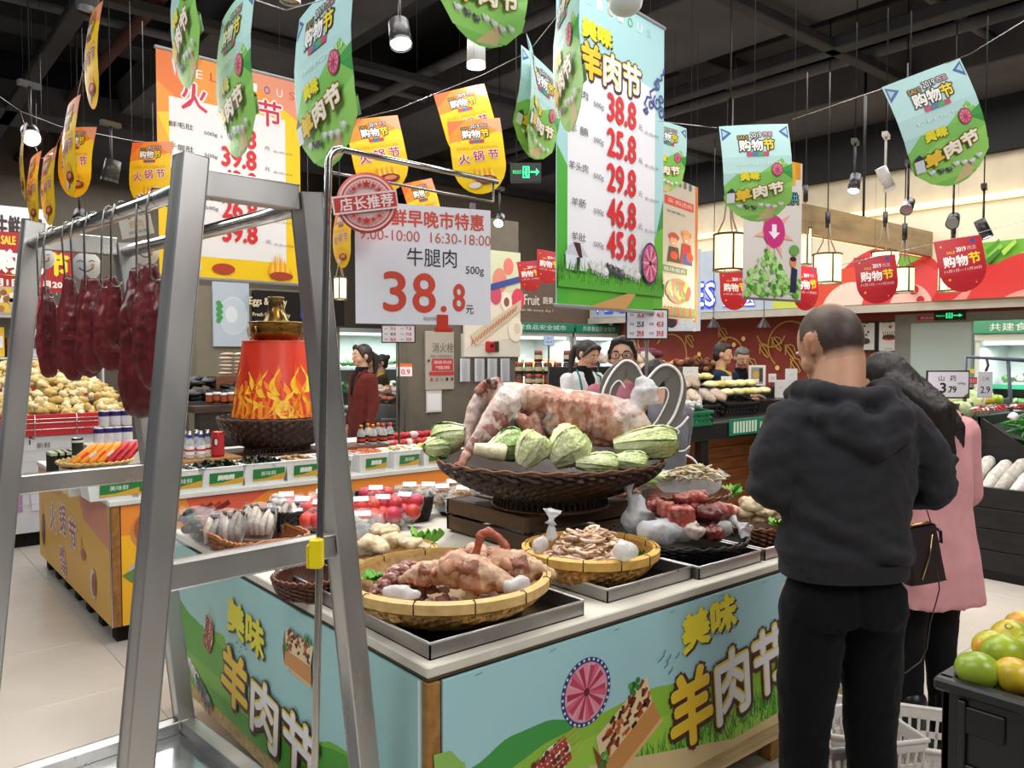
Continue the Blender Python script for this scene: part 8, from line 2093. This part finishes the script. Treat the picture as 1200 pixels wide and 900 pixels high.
  # ================================================================ fish counter / shelves behind the maroon woman
p=at(436,500,8.8);t=thing('ribbed_counter','grey ribbed metal counter heaped with wrapped goods behind the maroon coat','counter',(p.x,p.y,0),FACE);zc=at(460,472,8.6).z
MB().bbox(-.2,.42,0,.9,0,zc-.03,'8a8c8e',.006).build('counter_body',STEEL,t)
for i in range(18):MB().bbox(.1,.43,-.015,.0,.1+i*.045,.125+i*.045,'b8bcc0',.003).build('rib',STEEL,t)
m=MB()
for i in range(170):m.ball((rnd.uniform(-.2,.42),rnd.uniform(.02,.85),zc+rnd.uniform(-.01,.03)+.12*rnd.random()),(.05,.035,.025),rnd.choice(('c9c4c0','b8705a','e0dcda','8a6a5a','d9b8a0','6a5a54')),7,5,disp=.4,dscale=2,seed=i)
o=m.build('wrapped_goods',mat('packed_goods',.4),t);o['kind']='stuff'
p=at(482,462,8.2);k=8.2/F;t=thing('price_card','white and orange 10.9 price card by the ribbed counter','sign',at(474,441,8.2),FACE);w=18*k;h=15*k;MB().bbox(-w/2,w/2,0,.006,0,h,'e6e0e2',.002).build('card',PAPER,t);m=Flat(.0002);m.rect(-w/2,h*.75,w/2,h,'e0642c');m.text('10.9',0,h*.35,w*.7,h*.4,'d0306a',bold=.002);m.put('card_print',t,.001);MB().cyl((0,.01,-t.location.z),(0,.01,.02),.006,'1c1c1e',n=6).build('clip_stem',PLASTIC,t)
# packs piled beside the plate picture, black goods
p0=at(278,438,7.9);t=thing('goods_table','dark table of black packets below the plate picture','table',(p0.x,p0.y+.1,0),0);zz=at(278,470,7.6).z;MB().bbox(-.75,.75,-.3,.5,zz-.06,zz-.02,'2a2624',.004).build('table_top',WOOD,t)
for sx_ in (-.7,.66):
 for sy_ in (-.27,.43):MB().bbox(sx_,sx_+.04,sy_,sy_+.04,0,zz-.06,'2a2624',.003).build('leg',WOOD,t)
for i in range(60):
 x=p0.x+rnd.uniform(-.66,.6);y=p0.y+.1+rnd.uniform(-.22,.35);lump('crumpled black packet in the pile below the plate picture',(x,y,zz+.02+rnd.random()*.2*(1-abs(x-p0.x+.15))),(.09,.06,.03),rnd.choice(('17171a','1f2222','101012','2a2c2e')),i,PLASTIC,'black_packet','packet','black packets in a pile',rnd.uniform(0,3),rnd.uniform(-.4,.4),.4)
for lv in range(6):
 for i in range(2):
  p=at(266+i*17+(lv%2),437-lv*4.4,8.2);lump('flat brown and white pack in the stack, %s from the bottom'%nth(lv),p,(.085,.06,.018),'b89a7c' if (lv+i)%2 else 'd0c8c0',lv+i,PLASTIC,'flat_pack','packet','flat packs stacked by the drum',0,0,.2)
t=thing('pack_shelf','brown box under the stacked flat packs','box',at(274,446,8.2));MB().bbox(-.2,.2,-.05,.15,-.12,.05,'7a5038',.003).build('shelf_box',WOOD,t)
for i in range(7):
 p=at(246+i*8.5,473-(i%2),7.0);m=MB().lathe([(0,0),(.033,0),(.033,.075)],'8a3a24',14).lathe([(.034,.02),(.034,.065)],'a8583a',14).lathe([(.035,.075),(.035,.095),(0,.095)],'c9c4c0',14)
 single('spice_jar',m,PLASTIC,'small spice jar with a silver lid, %s from the steel leg'%nth(i),'jar',p,0,'spice jars left of the flame drum')
t=thing('jar_board','dark board carrying the spice jars','shelf',at(272,474,7.0));MB().bbox(-.35,.35,-.06,.1,-.06,-.002,'3a2c26',.003).build('board',WOOD,t);MB().bbox(-.3,.3,-.04,.08,-t.location.z,-.06,'2a2320',.003).build('support_panel',WOOD,t)
# ================================================================ LEFT BACKGROUND
BYY=8.9
def lb(px,py):return ony(px,py,BYY)
a=lb(-80,337);b=lb(86,283);t=thing('sale_banner','red wall banner with white and yellow shopping festival lettering','banner',(a.x,BYY,a.z));w,h=b.x-a.x,b.z-a.z+.04
MB().box(0,w,-.006,.006,0,h,'a3202a').build('sheet',PRINT,t);m=Flat(.001);m.text('SALE',w*.52,h*.86,w*.1,h*.14,'e8c03c',bold=.004);m.text('2019西亚',w*.8,h*.86,w*.2,h*.12,'e8d8d8',bold=.003)
m.text('购物',w*.6,h*.5,w*.34,h*.38,'f0ece8',bold=.012);m.text('节',w*.88,h*.5,w*.15,h*.38,'f0d020',bold=.012);m.text('11月1日—11月20日',w*.66,h*.14,w*.62,h*.12,'f2e0dc',bold=.004);m.poly([(w*.45,h*.27),(w*.7,h*.24),(w*.7,h*.28)],'e8b83c');m.put('print',t,.007)
a=lb(-80,279);b=lb(62,258);t=thing('wall_sign','white fascia sign with dark and red characters above the red banner','sign',(a.x,BYY+.05,a.z));w,h=b.x-a.x,b.z-a.z+.1;MB().box(0,w,-.006,.1,0,h,'d9dadc').build('panel',PAPER,t);m=Flat(.001);m.text('生鲜用品',w*.72,h*.45,w*.4,h*.6,'3a2a30',bold=.006);m.disc(w*.82,h*.75,.02,'c4303a',10);m.put('print',t,.007)
t=thing('goods_shelf','tall white shelf unit packed with colourful goods behind the rack','shelf',(lb(-90,400).x,BYY+.02,0));w=lb(122,400).x-lb(-90,400).x
MB().box(0,w,.42,.46,0,2.1,'d6d8dc').build('back_board',PAPER,t)
for j in range(5):MB().box(0,w,0,.44,.35+.4*j,.37+.4*j,'e4e6ea').build('shelf_board',PLASTIC,t)
for x in (0,w*.33,w*.66,w-.02):MB().box(x,x+.02,.0,.44,0,2.1,'c9ccd2').build('upright',PLASTIC,t)
n=0
for j in range(4):
 x=.05
 while x<w-.15:
  ww=rnd.uniform(.07,.14);hh=rnd.uniform(.14,.3);c=rnd.choice(('d9dce2','e8c23c','b8343c','e6e2da','8a5a34','c9c4cc','d98a3c','6a8a4c'))
  m=MB().bbox(-ww/2,ww/2,0,.18,0,hh,c,.006).bbox(-ww*.35,ww*.35,-.004,0,hh*.3,hh*.7,rnd.choice(('f2f2f2','c43a3c','3a4a7a')),.001)
  single('shelf_product',m,PLASTIC,'%s boxed product on the white shelf unit, %s shelf, %s along'%(('small' if hh<.2 else 'tall'),nth(j),nth(n%20)),'box',(t.location.x+x+ww/2,BYY+.1,.372+.4*j),0,'boxed goods on the white shelf unit');x+=ww+.02;n+=1
  # nuts and fungus pictures on top shelf
t=thing('nut_picture','picture panel of nuts and mushrooms above the shelf goods','picture',(lb(-20,366).x,BYY-.02,lb(10,366).z));w=lb(20,366).x-lb(-20,366).x;h=lb(10,336).z-lb(10,366).z;MB().box(0,w,0,.01,0,h,'b8a890').build('panel',PAPER,t);m=Flat(.001);m.many()
for i in range(50):m.disc(w*rnd.random()*.9+w*.05,h*(.08+.84*rnd.random()),.03,rnd.choice(('8a5a34','c9b89a','e0dcd0','a8744a','d9b83c')),9)
m.put('print',t,.001)
for i,(px,py,w_,h_,lbx)in enumerate(((48,344,10,44,'red price tag strip hanging between the rack leg and the beef'),(184,405,14,34,'red price tag strip seen beyond the longest beef slab'))):
 p=at(px,py+h_,7.4);k=7.4/F;m=MB().box(-w_*k/2,w_*k/2,0,.004,0,h_*k,'c4222e').box(-w_*k*.3,w_*k*.3,-.003,0,h_*k*.4,h_*k*.5,'f4e8e8').box(-w_*k*.2,w_*k*.2,-.003,0,h_*k*.2,h_*k*.3,'f4e8e8').cyl((0,.002,h_*k),(0,.002,4.98-p.z),.0008,'8a8a8e',n=4)
 single('tag_strip',m,PRINT,lbx,'sign',p,FACE)
for i,(px,py,Z,r_,lbx)in enumerate(((101,312,5.4,17,'white smiling face sign hanging behind the hooks'),(171,296,5.6,15,'white smiling face sign beside the orange poster'),(52,303,6.0,12,'white face sign at the edge of the red banner'))):
 k=Z/F;R=r_*k;t=thing('face_sign',lbx,'sign',at(px,py,Z),FACE,'white smiling face signs');MB().tube([(0,0,0),(0,.008,0)],R,'d9dcde',28).build('disc',PAPER,t)
 m=Flat(.0002);m.line([(-R*.5+R*.1*q,-R*.1-R*.25*math.sin(q*PI/10))for q in range(11)],R*.08,'2a2a2c');m.disc(R*.45,R*.05,R*.14,'e8a87c',10);m.line([(-R*.6,R*.3),(-R*.4,R*.4),(-R*.2,R*.3)],R*.06,'2a2a2c');m.line([(R*.2,R*.3),(R*.4,R*.4),(R*.6,R*.3)],R*.06,'2a2a2c');m.put('face',t,.001);MB().cyl((0,.004,R),(0,.004,4.98-t.location.z),.001,'77777b',n=5).build('hanging_wire',STEEL2,t)
p=at(147,280,5.2);k=5.2/F;t=thing('white_notice','tilted white notice sheet hanging behind the rack rail','sign',p,FACE);t.rotation_euler=(0,-.2,FACE);MB().cyl((.08,.002,.13),(.5,.002,2.2),.0008,'8a8a8e',n=4).build('hanging_thread',STEEL2,t);MB().box(-.02,.19,0,.003,0,.13,'d2d6dc').build('sheet',PAPER,t);m=Flat(.0002);m.text('鲜肉',.09,.08,.09,.05,'b89a4a');m.text('健康美味',.09,.03,.12,.02,'6a6a70');m.put('print',t,.001)
# blue panel by the chimney
p=at(352,373,7.5);k=7.5/F;single('blue_panel',MB().bbox(0,.17,0,.01,0,44*k,'2c3f9a',.004).cyl((.08,.005,44*k),(.08,.005,4.98-p.z),.001,'8a8a8e',n=4),PAPER,'blue information panel between the hotpot chimney and the steel leg','sign',p,FACE)
# ================================================================ CITRUS CRATE (front right)
pc=at(1120,815,1.62);zr=1.0
t=thing('fruit_crate','black plastic crate heaped with green yellow mandarins','crate',(0,0,0),-PI/2)
cz=at(1104,800,1.5).z;o=at(1104,800,1.50);t.location=(o.x,o.y,0)
BKc='121214'
MB().bbox(0,.62,0,.42,cz-.42,cz-.41,BKc).build('crate_floor',PLASTIC,t)
for (x0,x1,y0,y1,nm)in ((0,.62,0,.016,'long'),(0,.62,.404,.42,'long'),(0,.016,0,.42,'short'),(.604,.62,0,.42,'short')):
 MB().bbox(x0,x1,y0,y1,cz-.42,cz,BKc,.003).build('crate_wall',PLASTIC,t)
m=MB()
for (x0,x1,y0,y1)in ((-.012,.632,-.014,.02),(-.012,.632,.4,.434),(-.014,.02,0,.42),(.6,.634,0,.42)):m.bbox(x0,x1,y0,y1,cz-.012,cz+.012,'1a1a1c',.005)
m.build('crate_rim',PLASTIC,t)
for i in range(2):
 for j in range(2):MB().bbox(.04+i*.1,.11+i*.1,-.006,.0,cz-.08-j*.11,cz-.03-j*.11,'050506',.002).build('grip_recess',PLASTIC,t)
for i in range(5):MB().bbox(.03+i*.13,.045+i*.13,-.01,0,cz-.4,cz-.02,'1a1a1c',.002).build('rib',PLASTIC,t)
# stand below the crate
single('crate_pedestal',MB().bbox(0,.6,0,.4,0,cz-.425,'101012',.005),PLASTIC,'dark pedestal under the mandarin crate','stand',(o.x+.01,o.y-.01,0),-PI/2)
fr=[(1146,786,1.50,25,'8aa82c','green yellow mandarin at the near corner of the crate'),(1189,793,1.47,24,'c9b02c','yellow mandarin with an orange base next to the corner one'),(1176,766,1.56,25,'a0b42c','large greenish mandarin on the second layer'),(1163,758,1.64,22,'b4bc34','mandarin half hidden behind the large greenish one'),(1185,748,1.68,23,'d0b42c','yellow mandarin showing its navel at the back'),(1196,735,1.76,20,'c9bc2c','topmost mandarin at the back of the heap'),(1212,762,1.6,24,'b4b42c','mandarin cut by the picture edge on the second layer'),(1222,790,1.5,24,'c4b83a','mandarin past the picture edge in the front row'),(1165,790,1.66,22,'a4b03a','mandarin deep in the crate under the others'),(1205,778,1.72,22,'b0b03a','mandarin filling the gap below the back row')]
for i,(px,py,Z,r_,c,lbx)in enumerate(fr):
 k=Z/F;R=r_*k;t2=thing('mandarin',lbx,'fruit',at(px,py,Z),i*1.3,'mandarins in the black crate');t2.rotation_euler=(.5 if i==4 else.9*math.sin(i),.4*math.cos(i),i*1.3)
 ca,cb=rgb(c),rgb('d9902c');m=MB();m.ball((0,0,0),(R,R,R*.88),c,28,18,disp=.03,dscale=1.5,seed=i)
 g_=rgb('8f9f2c');m.c=[tuple(a_+(b_-a_)*max(0,min(1,.5+nz(m.v[f[0]],22,i)*1.2))for a_,b_ in zip(g_ if i%2==0 else ca,ca if i%2==0 else cb))for f in m.f]
 m.build('peel',FRUIT,t2);m=MB().lathe([(0,R*.84),(R*.08,R*.86),(R*.16,R*.885),(R*.2,R*.87)],'6a7a2c',12);m.build('stem_scar',MATTE,t2)
 # ================================================================ SHOPPING BASKETS ON THE FLOOR
def shop_basket(label,px,py,z_rim,L,Wd,H,rz,c='d8d2cc'):
 p=onz(px,py,z_rim);t=thing('shopping_basket',label,'basket',(p.x,p.y,z_rim-H),rz,'white shopping baskets on the floor')
 def side(a,b,nm):
  a=Vector(a);b=Vector(b);n=max(6,int((b-a).length/.03));m=MB()
  def P(u,v):q=a.lerp(b,u);s=.84+.16*v;return Vector((q.x*s,q.y*s,H*v))
  nrm=(b-a).cross(Vector((0,0,1))).normalized()*.003
  def quad(u0,u1,v0,v1):
   ps=[P(u0,v0),P(u1,v0),P(u1,v1),P(u0,v1)];m.add([tuple(q-nrm)for q in ps]+[tuple(q+nrm)for q in ps],[(0,1,2,3),(7,6,5,4),(0,4,5,1),(1,5,6,2),(2,6,7,3),(3,7,4,0)],c)
  quad(0,1,0,.1);quad(0,1,.32,.4);quad(0,1,.62,.7);quad(0,1,.86,1)
  for i in range(n+1):u=i/n;quad(max(0,u-.16/n),min(1,u+.16/n),.08,.88)
  m.build('slotted_side',PLASTIC,t)
 a,b=L/2,Wd/2;cs=[(-a,-b,0),(a,-b,0),(a,b,0),(-a,b,0)]
 for i in range(4):side(cs[i],cs[(i+1)%4],i)
 MB().box(-a*.84,a*.84,-b*.84,b*.84,0,.006,c).build('basket_floor',PLASTIC,t)
 MB().tube([(x*1.02,y*1.02,H)for x,y,_ in cs],.009,c,8,closed=True).build('rim',PLASTIC,t)
 MB().tube([(-a*.5,-b,H),(-a*.45,-b*.4,H+.16),(-a*.45,b*.4,H+.16),(-a*.5,b,H)],.006,'b0b0b0',8).build('handle',PLASTIC,t)
 for y in (-b,b):MB().bbox(-a*.5-.015,-a*.5+.015,y-.01,y+.01,H-.02,H+.03,c,.004).build('handle_clip',PLASTIC,t)
 return t
shop_basket('white slotted shopping basket on the floor beside the man, nearest the fruit crate',1062,850,.30,.5,.34,.27,FACE-.35)
shop_basket('white slotted shopping basket on the floor seen between the legs',1000,850,.34,.34,.28,.26,FACE+.2)
PZ0=PZ_keep
